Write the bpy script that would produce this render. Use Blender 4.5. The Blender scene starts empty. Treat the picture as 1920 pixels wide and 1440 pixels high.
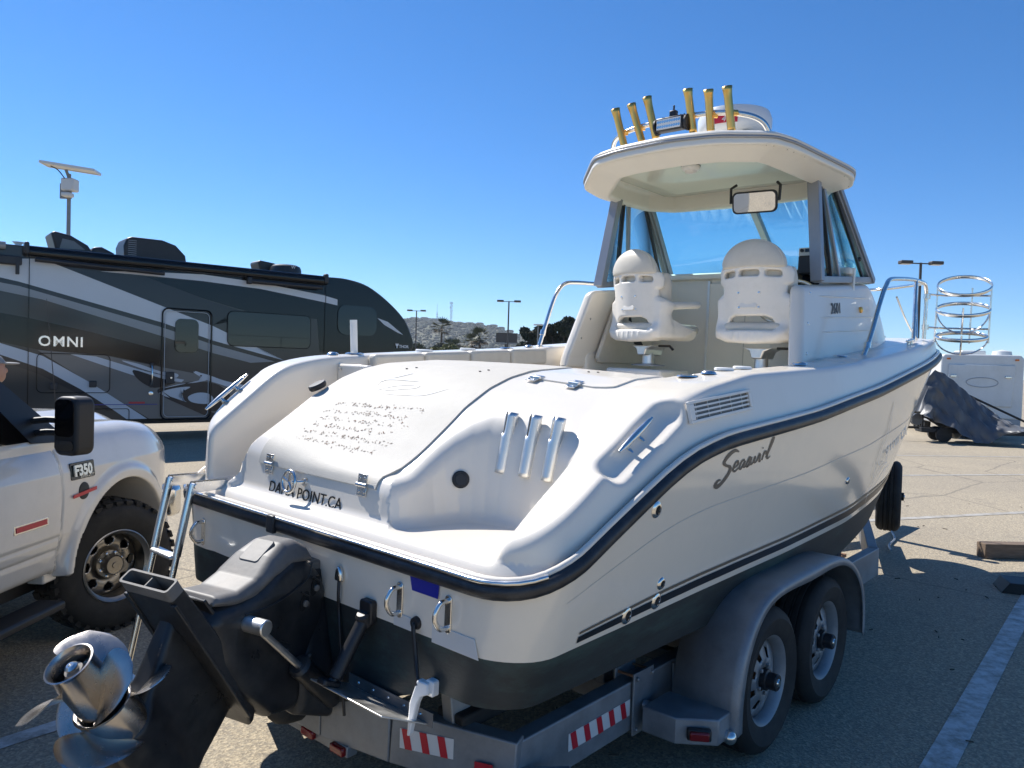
import bpy, bmesh, math
import numpy as np
from mathutils import Vector, Matrix

S = bpy.context.scene
C = S.collection
R = math.radians
rng = np.random.default_rng(7)

# ---------------------------------------------------------------- camera
EYE = np.array([0.0, 0.0, 1.8])
PITCH, ROLL = R(1.47), R(1.72)
cam_d = bpy.data.cameras.new('camera')
cam = bpy.data.objects.new('camera', cam_d); C.objects.link(cam)
cam_d.sensor_width = 36.0; cam_d.lens = 27.0
cam_d.clip_start = 0.05; cam_d.clip_end = 8000
_f = np.array([0, math.cos(PITCH), -math.sin(PITCH)]); _u = np.array([0, math.sin(PITCH), math.cos(PITCH)]); _r = np.array([1.0, 0, 0])
_cr = math.cos(ROLL) * _r + math.sin(ROLL) * _u
_cu = -math.sin(ROLL) * _r + math.cos(ROLL) * _u
cam.matrix_world = Matrix([[_cr[i], _cu[i], -_f[i], EYE[i]] for i in range(3)] + [[0, 0, 0, 1]])
S.camera = cam
S.render.resolution_x, S.render.resolution_y = 1024, 768

# ---------------------------------------------------------------- sky and sun
SUN_TO = Vector((-0.66, 0.61, 1.0)).normalized()       # direction towards the sun
sun_el = math.asin(SUN_TO.z); sun_az = math.atan2(SUN_TO.x, SUN_TO.y)
W = bpy.data.worlds.new('World'); S.world = W; W.use_nodes = True
nt = W.node_tree; nt.nodes.clear()
sky = nt.nodes.new('ShaderNodeTexSky'); sky.sky_type = 'NISHITA'; sky.sun_disc = False
sky.sun_elevation = sun_el; sky.sun_rotation = sun_az
sky.air_density = 0.8; sky.dust_density = 0.0; sky.ozone_density = 8.0; sky.altitude = 0
bg = nt.nodes.new('ShaderNodeBackground'); bg.inputs[1].default_value = 0.080
wo = nt.nodes.new('ShaderNodeOutputWorld')
hs = nt.nodes.new('ShaderNodeHueSaturation'); hs.inputs['Saturation'].default_value = 1.18
nt.links.new(sky.outputs[0], hs.inputs['Color']); nt.links.new(hs.outputs[0], bg.inputs[0]); nt.links.new(bg.outputs[0], wo.inputs[0])
sl = bpy.data.lights.new('sun', 'SUN'); sl.energy = 3.6; sl.angle = R(0.53); sl.color = (1.0, 0.965, 0.91)
so = bpy.data.objects.new('sun', sl); C.objects.link(so)
so.rotation_euler = (-SUN_TO).to_track_quat('-Z', 'Y').to_euler()
S.view_settings.view_transform = 'Standard'; S.view_settings.look = 'None'
S.view_settings.exposure = 1.0; S.view_settings.gamma = 1.0
S.view_settings.use_curve_mapping = False
S.render.engine = 'CYCLES'

# ---------------------------------------------------------------- materials
MT = {}
def mat(name, col, rough=0.5, metal=0.0, coat=0.0, noise=0.0, nscale=8.0, bump=0.0, bscale=60.0, stretch=None,
        dirt=None, dirt_amt=0.0, dscale=3.0, dlo=0.45, dhi=0.7, spec=None, rvar=0.0, ior=None, trans=0.0, emis=None, sheen=0.0):
    m = bpy.data.materials.new(name); m.use_nodes = True
    n = m.node_tree.nodes; l = m.node_tree.links
    b = n['Principled BSDF']
    b.inputs['Base Color'].default_value = (*col, 1); b.inputs['Roughness'].default_value = rough
    b.inputs['Metallic'].default_value = metal; b.inputs['Coat Weight'].default_value = coat
    b.inputs['Coat Roughness'].default_value = 0.06
    if spec is not None: b.inputs['Specular IOR Level'].default_value = spec
    if ior: b.inputs['IOR'].default_value = ior
    if trans: b.inputs['Transmission Weight'].default_value = trans
    if sheen: b.inputs['Sheen Weight'].default_value = sheen
    if emis: b.inputs['Emission Color'].default_value = (*emis, 1); b.inputs['Emission Strength'].default_value = 1
    tc = n.new('ShaderNodeTexCoord'); src = tc.outputs['Object']
    if stretch:
        mp = n.new('ShaderNodeMapping'); mp.inputs['Scale'].default_value = stretch
        l.new(src, mp.inputs['Vector']); src = mp.outputs['Vector']
    cur = None
    if noise > 0:
        t = n.new('ShaderNodeTexNoise'); t.inputs['Scale'].default_value = nscale; t.inputs['Detail'].default_value = 6
        t.inputs['Roughness'].default_value = 0.65
        l.new(src, t.inputs['Vector'])
        rp = n.new('ShaderNodeMapRange'); rp.inputs[1].default_value = 0.3; rp.inputs[2].default_value = 0.7
        rp.inputs[3].default_value = 1 - noise; rp.inputs[4].default_value = 1 + noise
        l.new(t.outputs['Fac'], rp.inputs[0])
        mx = n.new('ShaderNodeMix'); mx.data_type = 'RGBA'; mx.blend_type = 'MULTIPLY'; mx.inputs[0].default_value = 1
        mx.inputs[6].default_value = (*col, 1); l.new(rp.outputs[0], mx.inputs[7]); cur = mx.outputs[2]
        if rvar:
            r2 = n.new('ShaderNodeMapRange'); r2.inputs[1].default_value = 0.3; r2.inputs[2].default_value = 0.7
            r2.inputs[3].default_value = max(rough - rvar, 0.02); r2.inputs[4].default_value = rough + rvar
            l.new(t.outputs['Fac'], r2.inputs[0]); l.new(r2.outputs[0], b.inputs['Roughness'])
    if dirt is not None:
        t2 = n.new('ShaderNodeTexNoise'); t2.inputs['Scale'].default_value = dscale; t2.inputs['Detail'].default_value = 8
        t2.inputs['Roughness'].default_value = 0.72
        l.new(src, t2.inputs['Vector'])
        r3 = n.new('ShaderNodeMapRange'); r3.inputs[1].default_value = dlo; r3.inputs[2].default_value = dhi
        r3.inputs[3].default_value = 0; r3.inputs[4].default_value = dirt_amt
        l.new(t2.outputs['Fac'], r3.inputs[0])
        m2 = n.new('ShaderNodeMix'); m2.data_type = 'RGBA'; l.new(r3.outputs[0], m2.inputs[0])
        if cur: l.new(cur, m2.inputs[6])
        else: m2.inputs[6].default_value = (*col, 1)
        m2.inputs[7].default_value = (*dirt, 1); cur = m2.outputs[2]
    if cur: l.new(cur, b.inputs['Base Color'])
    if bump > 0:
        t3 = n.new('ShaderNodeTexNoise'); t3.inputs['Scale'].default_value = bscale; t3.inputs['Detail'].default_value = 4
        l.new(src, t3.inputs['Vector'])
        bp = n.new('ShaderNodeBump'); bp.inputs['Strength'].default_value = bump; bp.inputs['Distance'].default_value = 0.01
        l.new(t3.outputs['Fac'], bp.inputs['Height']); l.new(bp.outputs[0], b.inputs['Normal'])
    MT[name] = m
    return m

mat('gelcoat', (0.79, 0.725, 0.625), 0.26, coat=0.25, noise=0.015, nscale=2, dirt=(0.60, 0.54, 0.44), dirt_amt=0.3, dscale=1.4, dlo=0.52, dhi=0.9)
mat('gelcoat_side', (0.87, 0.77, 0.625), 0.13, coat=0.5, noise=0.02, nscale=2, dirt=(0.58, 0.54, 0.47), dirt_amt=0.3, dscale=2, dlo=0.5, dhi=0.8)
mat('nonskid', (0.53, 0.495, 0.43), 0.62, noise=0.05, nscale=6, bump=0.25, bscale=260, dirt=(0.50, 0.46, 0.38), dirt_amt=0.5, dscale=5, dlo=0.5, dhi=0.75)
mat('liner', (0.82, 0.775, 0.68), 0.4, noise=0.03, nscale=3, bump=0.02, bscale=8)
mat('headliner', (0.80, 0.78, 0.66), 0.07, noise=0.02, nscale=2, bump=0.006, bscale=3)
mat('vinyl', (0.66, 0.60, 0.50), 0.45, noise=0.05, nscale=7, bump=0.06, bscale=25, dirt=(0.5, 0.44, 0.34), dirt_amt=0.3, dscale=6, dlo=0.5, dhi=0.75)
mat('shell_plastic', (0.82, 0.77, 0.69), 0.38, noise=0.03, nscale=5, dirt=(0.55, 0.5, 0.4), dirt_amt=0.3, dscale=8, dlo=0.5, dhi=0.8)
mat('bottom_paint', (0.022, 0.028, 0.028), 0.6, noise=0.25, nscale=5, bump=0.08, bscale=40, dirt=(0.05, 0.10, 0.085), dirt_amt=0.75, dscale=2.2, dlo=0.5, dhi=0.72, stretch=(0.5, 1, 2.2))
mat('rub_black', (0.018, 0.019, 0.022), 0.42, noise=0.3, nscale=12, bump=0.04, bscale=30, dirt=(0.10, 0.10, 0.10), dirt_amt=0.35, dscale=14)
mat('black_plastic', (0.016, 0.016, 0.018), 0.45, noise=0.2, nscale=14)
mat('black_gloss', (0.01, 0.01, 0.012), 0.12)
mat('stripe_black', (0.014, 0.014, 0.015), 0.3)
mat('stripe_brown', (0.17, 0.13, 0.085), 0.35)
mat('ghost', (0.64, 0.63, 0.60), 0.3)
mat('letter_grey', (0.10, 0.092, 0.08), 0.35)
mat('stainless', (0.74, 0.72, 0.68), 0.22, metal=1, noise=0.08, nscale=18, rvar=0.06)
mat('aluminium', (0.78, 0.77, 0.74), 0.42, metal=1, noise=0.12, nscale=14, rvar=0.1, stretch=(1, 1, 0.3))
mat('frame_grey', (0.30, 0.31, 0.33), 0.4, metal=0.5, noise=0.06, nscale=8)
mat('brass', (0.86, 0.50, 0.14), 0.34, metal=1, noise=0.15, nscale=20, rvar=0.08, stretch=(1, 1, 0.2))
mat('prop_steel', (0.46, 0.43, 0.40), 0.26, metal=1, noise=0.1, nscale=9, rvar=0.07, dirt=(0.30, 0.24, 0.17), dirt_amt=0.3, dscale=6)
mat('drive_black', (0.016, 0.017, 0.019), 0.36, noise=0.35, nscale=9, bump=0.03, bscale=30, dirt=(0.085, 0.078, 0.066), dirt_amt=0.6, dscale=4, dlo=0.48, dhi=0.75, rvar=0.12)
mat('drive_grey', (0.14, 0.132, 0.122), 0.55, noise=0.3, nscale=8, bump=0.04, bscale=60, dirt=(0.24, 0.20, 0.155), dirt_amt=0.5, dscale=5)
mat('galv', (0.25, 0.265, 0.28), 0.48, metal=0.45, noise=0.22, nscale=7, rvar=0.12, bump=0.03, bscale=40, dirt=(0.34, 0.35, 0.36), dirt_amt=0.5, dscale=5, dlo=0.5, dhi=0.7)
mat('rubber', (0.014, 0.014, 0.014), 0.75, noise=0.35, nscale=10, bump=0.05, bscale=50, dirt=(0.05, 0.046, 0.04), dirt_amt=0.5, dscale=6)
mat('refl_red', (0.55, 0.02, 0.035), 0.3)
mat('refl_white', (0.72, 0.70, 0.67), 0.35)
mat('lens_red', (0.20, 0.008, 0.01), 0.15, coat=0.4)
mat('lens_amber', (0.6, 0.16, 0.02), 0.2)
mat('sticker_blue', (0.012, 0.02, 0.30), 0.3)
mat('white_plastic', (0.78, 0.78, 0.76), 0.35, noise=0.04, nscale=9)
mat('radome', (0.62, 0.64, 0.66), 0.3)
mat('mirror', (0.86, 0.87, 0.88), 0.02, metal=1)
mat('hole_shade', (0.006, 0.006, 0.006), 0.8)  # near-black colour stands in for the shade inside openings
mat('rope', (0.6, 0.58, 0.52), 0.8)
mat('rust', (0.20, 0.10, 0.055), 0.8, noise=0.3, nscale=20)
mat('sand_grey', (0.5, 0.48, 0.44), 0.6, noise=0.1, nscale=30)

def glass(name, tint, alpha_w):
    # tinted pane: partly clear, partly glossy
    m = bpy.data.materials.new(name); m.use_nodes = True
    n = m.node_tree.nodes; l = m.node_tree.links; n.clear()
    o = n.new('ShaderNodeOutputMaterial'); tr = n.new('ShaderNodeBsdfTransparent'); gl = n.new('ShaderNodeBsdfGlossy')
    tr.inputs[0].default_value = (*tint, 1); gl.inputs['Roughness'].default_value = 0.02
    gl.inputs[0].default_value = (0.9, 0.95, 1.0, 1)
    mx = n.new('ShaderNodeMixShader'); lw = n.new('ShaderNodeLayerWeight'); lw.inputs[0].default_value = 0.5
    pw = n.new('ShaderNodeMath'); pw.operation = 'POWER'; pw.inputs[1].default_value = 4.0
    ma = n.new('ShaderNodeMath'); ma.operation = 'MULTIPLY_ADD'; ma.inputs[1].default_value = 0.85; ma.inputs[2].default_value = alpha_w
    l.new(lw.outputs['Facing'], pw.inputs[0]); l.new(pw.outputs[0], ma.inputs[0]); l.new(ma.outputs[0], mx.inputs[0])
    l.new(tr.outputs[0], mx.inputs[1]); l.new(gl.outputs[0], mx.inputs[2]); l.new(mx.outputs[0], o.inputs[0])
    MT[name] = m
glass('glass_aqua', (0.74, 0.92, 0.94), 0.02)
glass('glass_side', (0.74, 0.88, 0.89), 0.03)
glass('glass_dark', (0.10, 0.12, 0.12), 0.06)
mat('glass_black', (0.004, 0.004, 0.005), 0.03, spec=0.5, bump=0.006, bscale=2.2)

# ---------------------------------------------------------------- mesh helpers
def unit(v):
    v = np.asarray(v, float); return v / (np.linalg.norm(v) + 1e-12)
def basis(d, hint=(0, 0, 1)):
    d = unit(d); h = np.asarray(hint, float)
    if abs(d @ h) > 0.95: h = np.array([1.0, 0, 0]) if abs(d[0]) < 0.9 else np.array([0, 1.0, 0])
    a = unit(np.cross(h, d)); b = np.cross(d, a)
    return a, b, d
def spline(pts, n=8, closed=False):
    P = np.asarray(pts, float); out = []
    m = len(P); rngm = m if closed else m - 1
    for i in range(rngm):
        if closed: p0, p1, p2, p3 = P[(i - 1) % m], P[i], P[(i + 1) % m], P[(i + 2) % m]
        else: p0, p1, p2, p3 = P[max(i - 1, 0)], P[i], P[i + 1], P[min(i + 2, m - 1)]
        for k in range(n):
            t = k / n
            out.append(0.5 * ((2 * p1) + (-p0 + p2) * t + (2 * p0 - 5 * p1 + 4 * p2 - p3) * t * t + (-p0 + 3 * p1 - 3 * p2 + p3) * t ** 3))
    if not closed: out.append(P[-1])
    return np.array(out)
def rrect(w, h, r, n=5, cx=0.0, cy=0.0):
    out = []
    for sx, sy, a0 in ((1, 1, 0), (-1, 1, 90), (-1, -1, 180), (1, -1, 270)):
        for k in range(n + 1):
            a = R(a0 + 90 * k / n); out.append((cx + sx * (w / 2 - r) + r * math.cos(a), cy + sy * (h / 2 - r) + r * math.sin(a)))
    return out

class MB:
    def __init__(s): s.v = []; s.f = []
    def add(s, V, F):
        o = len(s.v); s.v.extend([tuple(map(float, p)) for p in V]); s.f.extend([tuple(int(i) + o for i in f) for f in F]); return s
    def box(s, c, d, M=None):
        c = np.asarray(c, float); h = np.asarray(d, float) / 2
        P = np.array([[x, y, z] for x in (-1, 1) for y in (-1, 1) for z in (-1, 1)]) * h
        if M is not None: P = P @ np.asarray(M, float)          # rows of M are the box axes
        return s.add(P + c, [(0, 1, 3, 2), (4, 6, 7, 5), (0, 4, 5, 1), (2, 3, 7, 6), (0, 2, 6, 4), (1, 5, 7, 3)])
    def bar(s, a, b, w, h, hint=(0, 0, 1)):
        a = np.asarray(a, float); b = np.asarray(b, float); x, y, d = basis(b - a, hint)
        return s.box((a + b) / 2, (w, h, np.linalg.norm(b - a)), np.array([x, y, d]))
    def cyl(s, a, b, r0, r1=None, n=16, caps=True):
        a = np.asarray(a, float); b = np.asarray(b, float); r1 = r0 if r1 is None else r1
        x, y, d = basis(b - a); V = []
        for p, r in ((a, r0), (b, r1)):
            for k in range(n):
                t = 2 * math.pi * k / n; V.append(p + r * (math.cos(t) * x + math.sin(t) * y))
        F = [(k, (k + 1) % n, n + (k + 1) % n, n + k) for k in range(n)]
        if caps: F += [tuple(range(n - 1, -1, -1)), tuple(range(n, 2 * n))]
        return s.add(V, F)
    def tube(s, path, r, n=10, closed=False, caps=True, flat=1.0):
        P = np.asarray(path, float); m = len(P); V = []; rr = np.broadcast_to(np.asarray(r, float), (m,))
        up = None
        for i in range(m):
            if closed: d = P[(i + 1) % m] - P[(i - 1) % m]
            else: d = P[min(i + 1, m - 1)] - P[max(i - 1, 0)]
            d = unit(d)
            if up is None: x, y, d = basis(d)
            else:
                x = unit(up - d * (up @ d)); y = np.cross(d, x)
            up = x
            for k in range(n):
                t = 2 * math.pi * k / n; V.append(P[i] + rr[i] * (math.cos(t) * x + flat * math.sin(t) * y))
        F = []
        for i in range(m if closed else m - 1):
            j = (i + 1) % m
            for k in range(n):
                F.append((i * n + k, i * n + (k + 1) % n, j * n + (k + 1) % n, j * n + k))
        if caps and not closed: F += [tuple(range(n - 1, -1, -1)), tuple(range((m - 1) * n, m * n))]
        return s.add(V, F)
    def lathe(s, prof, o=(0, 0, 0), axis=(0, 0, 1), n=24, caps=True):
        x, y, d = basis(axis); o = np.asarray(o, float); V = []
        for r, h in prof:
            for k in range(n):
                t = 2 * math.pi * k / n; V.append(o + d * h + r * (math.cos(t) * x + math.sin(t) * y))
        m = len(prof); F = []
        for i in range(m - 1):
            for k in range(n): F.append((i * n + k, i * n + (k + 1) % n, (i + 1) * n + (k + 1) % n, (i + 1) * n + k))
        if caps: F += [tuple(range(n - 1, -1, -1)), tuple(range((m - 1) * n, m * n))]
        return s.add(V, F)
    def prism(s, poly, o, ex, ey, ez, t0, t1):
        # polygon (a,b) in the ex,ey plane, extruded from t0 to t1 along ez
        o, ex, ey, ez = (np.asarray(q, float) for q in (o, ex, ey, ez)); n = len(poly)
        V = [o + a * ex + b * ey + t * ez for t in (t0, t1) for a, b in poly]
        F = [tuple(range(n - 1, -1, -1)), tuple(range(n, 2 * n))] + [(k, (k + 1) % n, n + (k + 1) % n, n + k) for k in range(n)]
        return s.add(V, F)
    def ball(s, c, r, n=12, sc=(1, 1, 1)):
        prof = [(max(r * math.sin(math.pi * k / n), 1e-4), -r * math.cos(math.pi * k / n)) for k in range(n + 1)]
        m = MB().lathe(prof, n=n * 2, caps=False); V = np.array(m.v) * np.asarray(sc) + np.asarray(c); return s.add(V, m.f)
    def grid(s, P, closed_u=False, closed_v=False):
        P = np.asarray(P, float); a, b = P.shape[:2]; F = []
        for i in range(a if closed_u else a - 1):
            for j in range(b if closed_v else b - 1):
                i2, j2 = (i + 1) % a, (j + 1) % b; F.append((i * b + j, i2 * b + j, i2 * b + j2, i * b + j2))
        return s.add(P.reshape(-1, 3), F)
    def xf(s, Rm=None, t=(0, 0, 0)):
        V = np.array(s.v)
        if Rm is not None: V = V @ np.asarray(Rm, float).T
        s.v = [tuple(p) for p in V + np.asarray(t, float)]; return s
    def build(s, name, m, parent=None, ang=38, bevel=0.0, seg=2, solid=0.0, fixn=True):
        me = bpy.data.meshes.new(name); me.from_pydata(s.v, [], s.f); me.update()
        if fixn:
            bm = bmesh.new(); bm.from_mesh(me); bmesh.ops.recalc_face_normals(bm, faces=bm.faces[:]); bm.to_mesh(me); bm.free()
        return fin(me, name, m, parent, ang, bevel, seg, solid)

def fin(me, name, m, parent=None, ang=38, bevel=0.0, seg=2, solid=0.0):
    me.polygons.foreach_set('use_smooth', [True] * len(me.polygons))
    if ang < 180: me.set_sharp_from_angle(angle=R(ang))
    me.materials.append(MT[m] if isinstance(m, str) else m)
    o = bpy.data.objects.new(name, me); C.objects.link(o)
    if parent is not None: o.parent = parent
    if solid:
        md = o.modifiers.new('s', 'SOLIDIFY'); md.thickness = solid; md.offset = 0
    if bevel:
        md = o.modifiers.new('b', 'BEVEL'); md.width = bevel; md.segments = seg; md.limit_method = 'ANGLE'; md.angle_limit = R(40)
        md.harden_normals = False
    return o

def thing(name, label, cat, loc=(0, 0, 0), rotz=0.0, group=None, M=None):
    o = bpy.data.objects.new(name, None); C.objects.link(o); o.empty_display_size = 0.2
    if M is not None: o.matrix_world = M
    else: o.location = loc; o.rotation_euler = (0, 0, rotz)
    return tag(o, label, cat, group)
def tag(o, label=None, cat=None, group=None, kind=None):
    if label: o['label'] = label
    if cat: o['category'] = cat
    if group: o['group'] = group
    if kind: o['kind'] = kind
    return o
def lab(o, label): o['label'] = label; return o
def dup(o, parent=None, M=None):
    c = o.copy(); C.objects.link(c); c.parent = parent
    for ch in list(o.children): dup(ch, c)
    if M is not None: c.matrix_local = M
    return c

def letters(name, txt, size, o, ex, ey, m, parent, extrude=0.001, shear=0.0, space=1.0, bold=0.0, align='LEFT', label=None):
    cu = bpy.data.curves.new(name, 'FONT'); cu.body = txt; cu.size = size; cu.extrude = extrude; cu.shear = shear
    cu.space_character = space; cu.offset = bold; cu.align_x = align; cu.resolution_u = 3
    t = bpy.data.objects.new(name + '_tmp', cu); C.objects.link(t)
    bpy.context.view_layer.update()
    me = bpy.data.meshes.new_from_object(t.evaluated_get(bpy.context.evaluated_depsgraph_get()))
    bpy.data.objects.remove(t)
    ex, ey = unit(ex), unit(ey); ez = np.cross(ex, ey); o = np.asarray(o, float)
    V = np.array([v.co[:] for v in me.vertices]); V = o + V[:, :1] * ex + V[:, 1:2] * ey + V[:, 2:] * ez
    me.vertices.foreach_set('co', V.ravel()); me.name = name; me.materials.clear(); me.update()
    ob = fin(me, name, m, parent, 30)
    if label: ob['label'] = label
    return ob

# ---------------------------------------------------------------- solid shapes by distance function
def smin(a, b, k):
    if k <= 0: return np.minimum(a, b)
    h = np.maximum(k - np.abs(a - b), 0) / k; return np.minimum(a, b) - h * h * k * 0.25
def smax(a, b, k): return -smin(-a, -b, k)
def sd_box(X, Y, Z, c, h, r=0.0):
    qx = np.abs(X - c[0]) - h[0] + r; qy = np.abs(Y - c[1]) - h[1] + r; qz = np.abs(Z - c[2]) - h[2] + r
    return np.sqrt(np.maximum(qx, 0) ** 2 + np.maximum(qy, 0) ** 2 + np.maximum(qz, 0) ** 2) + np.minimum(np.maximum(qx, np.maximum(qy, qz)), 0) - r
def sd_cap(X, Y, Z, a, b, r0, r1=None):
    a = np.asarray(a, float); b = np.asarray(b, float); r1 = r0 if r1 is None else r1
    d = b - a; t = np.clip(((X - a[0]) * d[0] + (Y - a[1]) * d[1] + (Z - a[2]) * d[2]) / (d @ d), 0, 1)
    return np.sqrt((X - a[0] - t * d[0]) ** 2 + (Y - a[1] - t * d[1]) ** 2 + (Z - a[2] - t * d[2]) ** 2) - (r0 + (r1 - r0) * t)
def sd_ell(X, Y, Z, c, r):
    k0 = np.sqrt(((X - c[0]) / r[0]) ** 2 + ((Y - c[1]) / r[1]) ** 2 + ((Z - c[2]) / r[2]) ** 2)
    k1 = np.sqrt(((X - c[0]) / r[0] ** 2) ** 2 + ((Y - c[1]) / r[1] ** 2) ** 2 + ((Z - c[2]) / r[2] ** 2) ** 2)
    return k0 * (k0 - 1) / np.maximum(k1, 1e-6)
def sd_poly(X, Y, poly):
    P = np.asarray(poly, float); n = len(P); d = np.full(X.shape, 1e9); sg = np.ones(X.shape)
    for i in range(n):
        a = P[i]; b = P[i - 1]; ex, ey = b - a; wx = X - a[0]; wy = Y - a[1]
        t = np.clip((wx * ex + wy * ey) / (ex * ex + ey * ey + 1e-12), 0, 1)
        d = np.minimum(d, (wx - ex * t) ** 2 + (wy - ey * t) ** 2)
        c1 = Y >= a[1]; c2 = Y < b[1]; c3 = ex * wy > ey * wx
        sg = np.where((c1 & c2 & c3) | (~c1 & ~c2 & ~c3), -sg, sg)
    return sg * np.sqrt(d)
def grad(f, P, e=0.0015):
    g = np.empty_like(P)
    for k in range(3):
        d = np.zeros(3); d[k] = e; A = P + d; B = P - d
        g[:, k] = (f(A[:, 0], A[:, 1], A[:, 2]) - f(B[:, 0], B[:, 1], B[:, 2])) / (2 * e)
    return g
def project(f, P, iso=0.0, it=5, lim=0.03):
    P = np.array(P, float)
    for _ in range(it):
        d = f(P[:, 0], P[:, 1], P[:, 2]) - iso; g = grad(f, P); s = d / np.maximum((g * g).sum(1), 0.05)
        P -= np.clip(s, -lim, lim)[:, None] * g
    return P
def sdf_obj(f, xs, ys, zs, name, m, parent=None, it=3):
    xs, ys, zs = (np.asarray(q, float) for q in (xs, ys, zs)); nx, ny, nz = len(xs), len(ys), len(zs)
    D = np.empty((nx, ny, nz), np.float32); st = max(1, 600000 // (ny * nz))
    for i in range(0, nx, st):
        X, Y, Z = np.meshgrid(xs[i:i + st], ys, zs, indexing='ij'); D[i:i + st] = f(X, Y, Z)
    D[np.abs(D) < 1e-6] = 1e-6
    ins = D < 0
    cs = np.zeros((nx - 1, ny - 1, nz - 1), np.int8)
    for a in (0, 1):
        for b in (0, 1):
            for c in (0, 1): cs += ins[a:nx - 1 + a, b:ny - 1 + b, c:nz - 1 + c]
    act = (cs > 0) & (cs < 8); idx = np.full(act.shape, -1, np.int64); ijk = np.argwhere(act); idx[act] = np.arange(len(ijk))
    acc = np.zeros((len(ijk), 3)); cnt = np.zeros(len(ijk)); ax = (xs, ys, zs)
    corners = [(a, b, c) for a in (0, 1) for b in (0, 1) for c in (0, 1)]
    for p in corners:
        for k in range(3):
            if p[k]: continue
            q = list(p); q[k] = 1
            I = ijk + np.array(p); J = ijk + np.array(q)
            d0 = D[I[:, 0], I[:, 1], I[:, 2]].astype(float); d1 = D[J[:, 0], J[:, 1], J[:, 2]].astype(float)
            cr = (d0 < 0) != (d1 < 0); t = np.where(cr, d0 / np.where(cr, d0 - d1, 1), 0)
            pt = np.stack([ax[w][I[:, w]] * (1 - t) + ax[w][J[:, w]] * t for w in range(3)], 1)
            acc[cr] += pt[cr]; cnt[cr] += 1
    V = acc / cnt[:, None]
    F = []
    for k in range(3):
        sl0 = [slice(None)] * 3; sl1 = [slice(None)] * 3; sl0[k] = slice(0, -1); sl1[k] = slice(1, None)
        a = ins[tuple(sl0)]; b = ins[tuple(sl1)]; e = np.argwhere(a != b)
        u, w = (k + 1) % 3, (k + 2) % 3
        lim = [nx, ny, nz]; ok = (e[:, u] > 0) & (e[:, u] < lim[u] - 1) & (e[:, w] > 0) & (e[:, w] < lim[w] - 1)
        e = e[ok]; du = np.zeros(3, int); dw = np.zeros(3, int); du[u] = 1; dw[w] = 1
        q = []
        for off in (-du - dw, -dw, 0 * du, -du):
            t = e + off; q.append(idx[t[:, 0], t[:, 1], t[:, 2]])
        q = np.stack(q, 1); flip = ~a[e[:, 0], e[:, 1], e[:, 2]]
        q[flip] = q[flip][:, ::-1]; F.append(q)
    F = np.concatenate(F); F = F[(F >= 0).all(1)]
    V = project(f, V, 0, it, 0.4 * min(np.diff(xs).min(), np.diff(ys).min(), np.diff(zs).min()))
    me = bpy.data.meshes.new(name); me.vertices.add(len(V)); me.vertices.foreach_set('co', V.ravel().astype(np.float32))
    me.loops.add(F.size); me.loops.foreach_set('vertex_index', F.ravel().astype(np.int32))
    me.polygons.add(len(F)); me.polygons.foreach_set('loop_start', np.arange(0, F.size, 4, dtype=np.int32))
    me.update(calc_edges=True); me.validate()
    o = fin(me, name, m, parent, 180)
    g = grad(f, V, 0.002); g /= (np.linalg.norm(g, axis=1)[:, None] + 1e-9)
    if len(me.vertices) == len(V): me.normals_split_custom_set_from_vertices([tuple(q) for q in g])
    return o
def ar(a, b, s): return np.arange(a, b + s * 0.5, s)
def ip(tab):
    t = np.asarray(tab, float); xs = np.linspace(t[0, 0], t[-1, 0], 400); ys = np.interp(xs, t[:, 0], t[:, 1])
    k = np.ones(9) / 9; yp = np.convolve(np.pad(ys, 4, 'edge'), k, 'valid')
    yp[:4] = ys[:4]; yp[-4:] = ys[-4:]
    return lambda x: np.interp(x, xs, yp)
# ================================================================ BOAT
YAW = R(41.1); BETA = R(1.0)
fw = np.array([math.sin(YAW), math.cos(YAW), 0]); _pt = np.array([-math.cos(YAW), math.sin(YAW), 0]); _up = np.array([0, 0, 1.0])
bpt = _pt * math.cos(BETA) + _up * math.sin(BETA); bup = _up * math.cos(BETA) - _pt * math.sin(BETA)
BO = np.array([-0.86, 3.131, 0])
def frame(o, a, b, c): return Matrix([[a[i], b[i], c[i], o[i]] for i in range(3)] + [[0, 0, 0, 1]])
boat = thing('motor_boat', 'white cabin fishing boat with raised outdrive resting on the tandem trailer', 'boat', M=frame(BO, fw, bpt, bup))

yc = -0.06; XB = 7.1
def HB(x):
    x = np.asarray(x, float)
    a = 1.17 + 0.09 * np.clip(x / 2.5, 0, 1) ** 0.8
    t = np.clip((x - 2.5) / (XB - 2.5), 0, 1)
    return np.where(x < 2.5, a, 1.26 * (1 - t ** 4))
ZR = ip([(-.1, 1.10), (.03, 1.105), (.12, 1.15), (.32, 1.25), (.58, 1.37), (.69, 1.42), (.8, 1.463), (.91, 1.497), (1.04, 1.522), (1.16, 1.543), (1.43, 1.565), (1.75, 1.59), (2.1, 1.62), (2.5, 1.67), (3.08, 1.735), (3.75, 1.83), (4.95, 1.985), (6, 2.06), (7.2, 2.11)])
ZG = ip([(-.2, 1.2), (.5, 1.7), (.9, 1.775), (1.5, 1.812), (2.43, 1.86), (3.27, 1.925), (4.11, 2.01), (4.94, 2.10), (6, 2.17), (7.2, 2.22)])
ZWS = ip([(-.1, 1.10), (.02, 1.18), (.1, 1.245), (.21, 1.325), (.33, 1.405), (.46, 1.478), (.82, 1.66), (.94, 1.705), (1.12, 1.753), (1.5, 1.812), (2.43, 1.86), (3.27, 1.925), (4.11, 2.01), (4.94, 2.10), (6, 2.17), (7.2, 2.22)])
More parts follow.
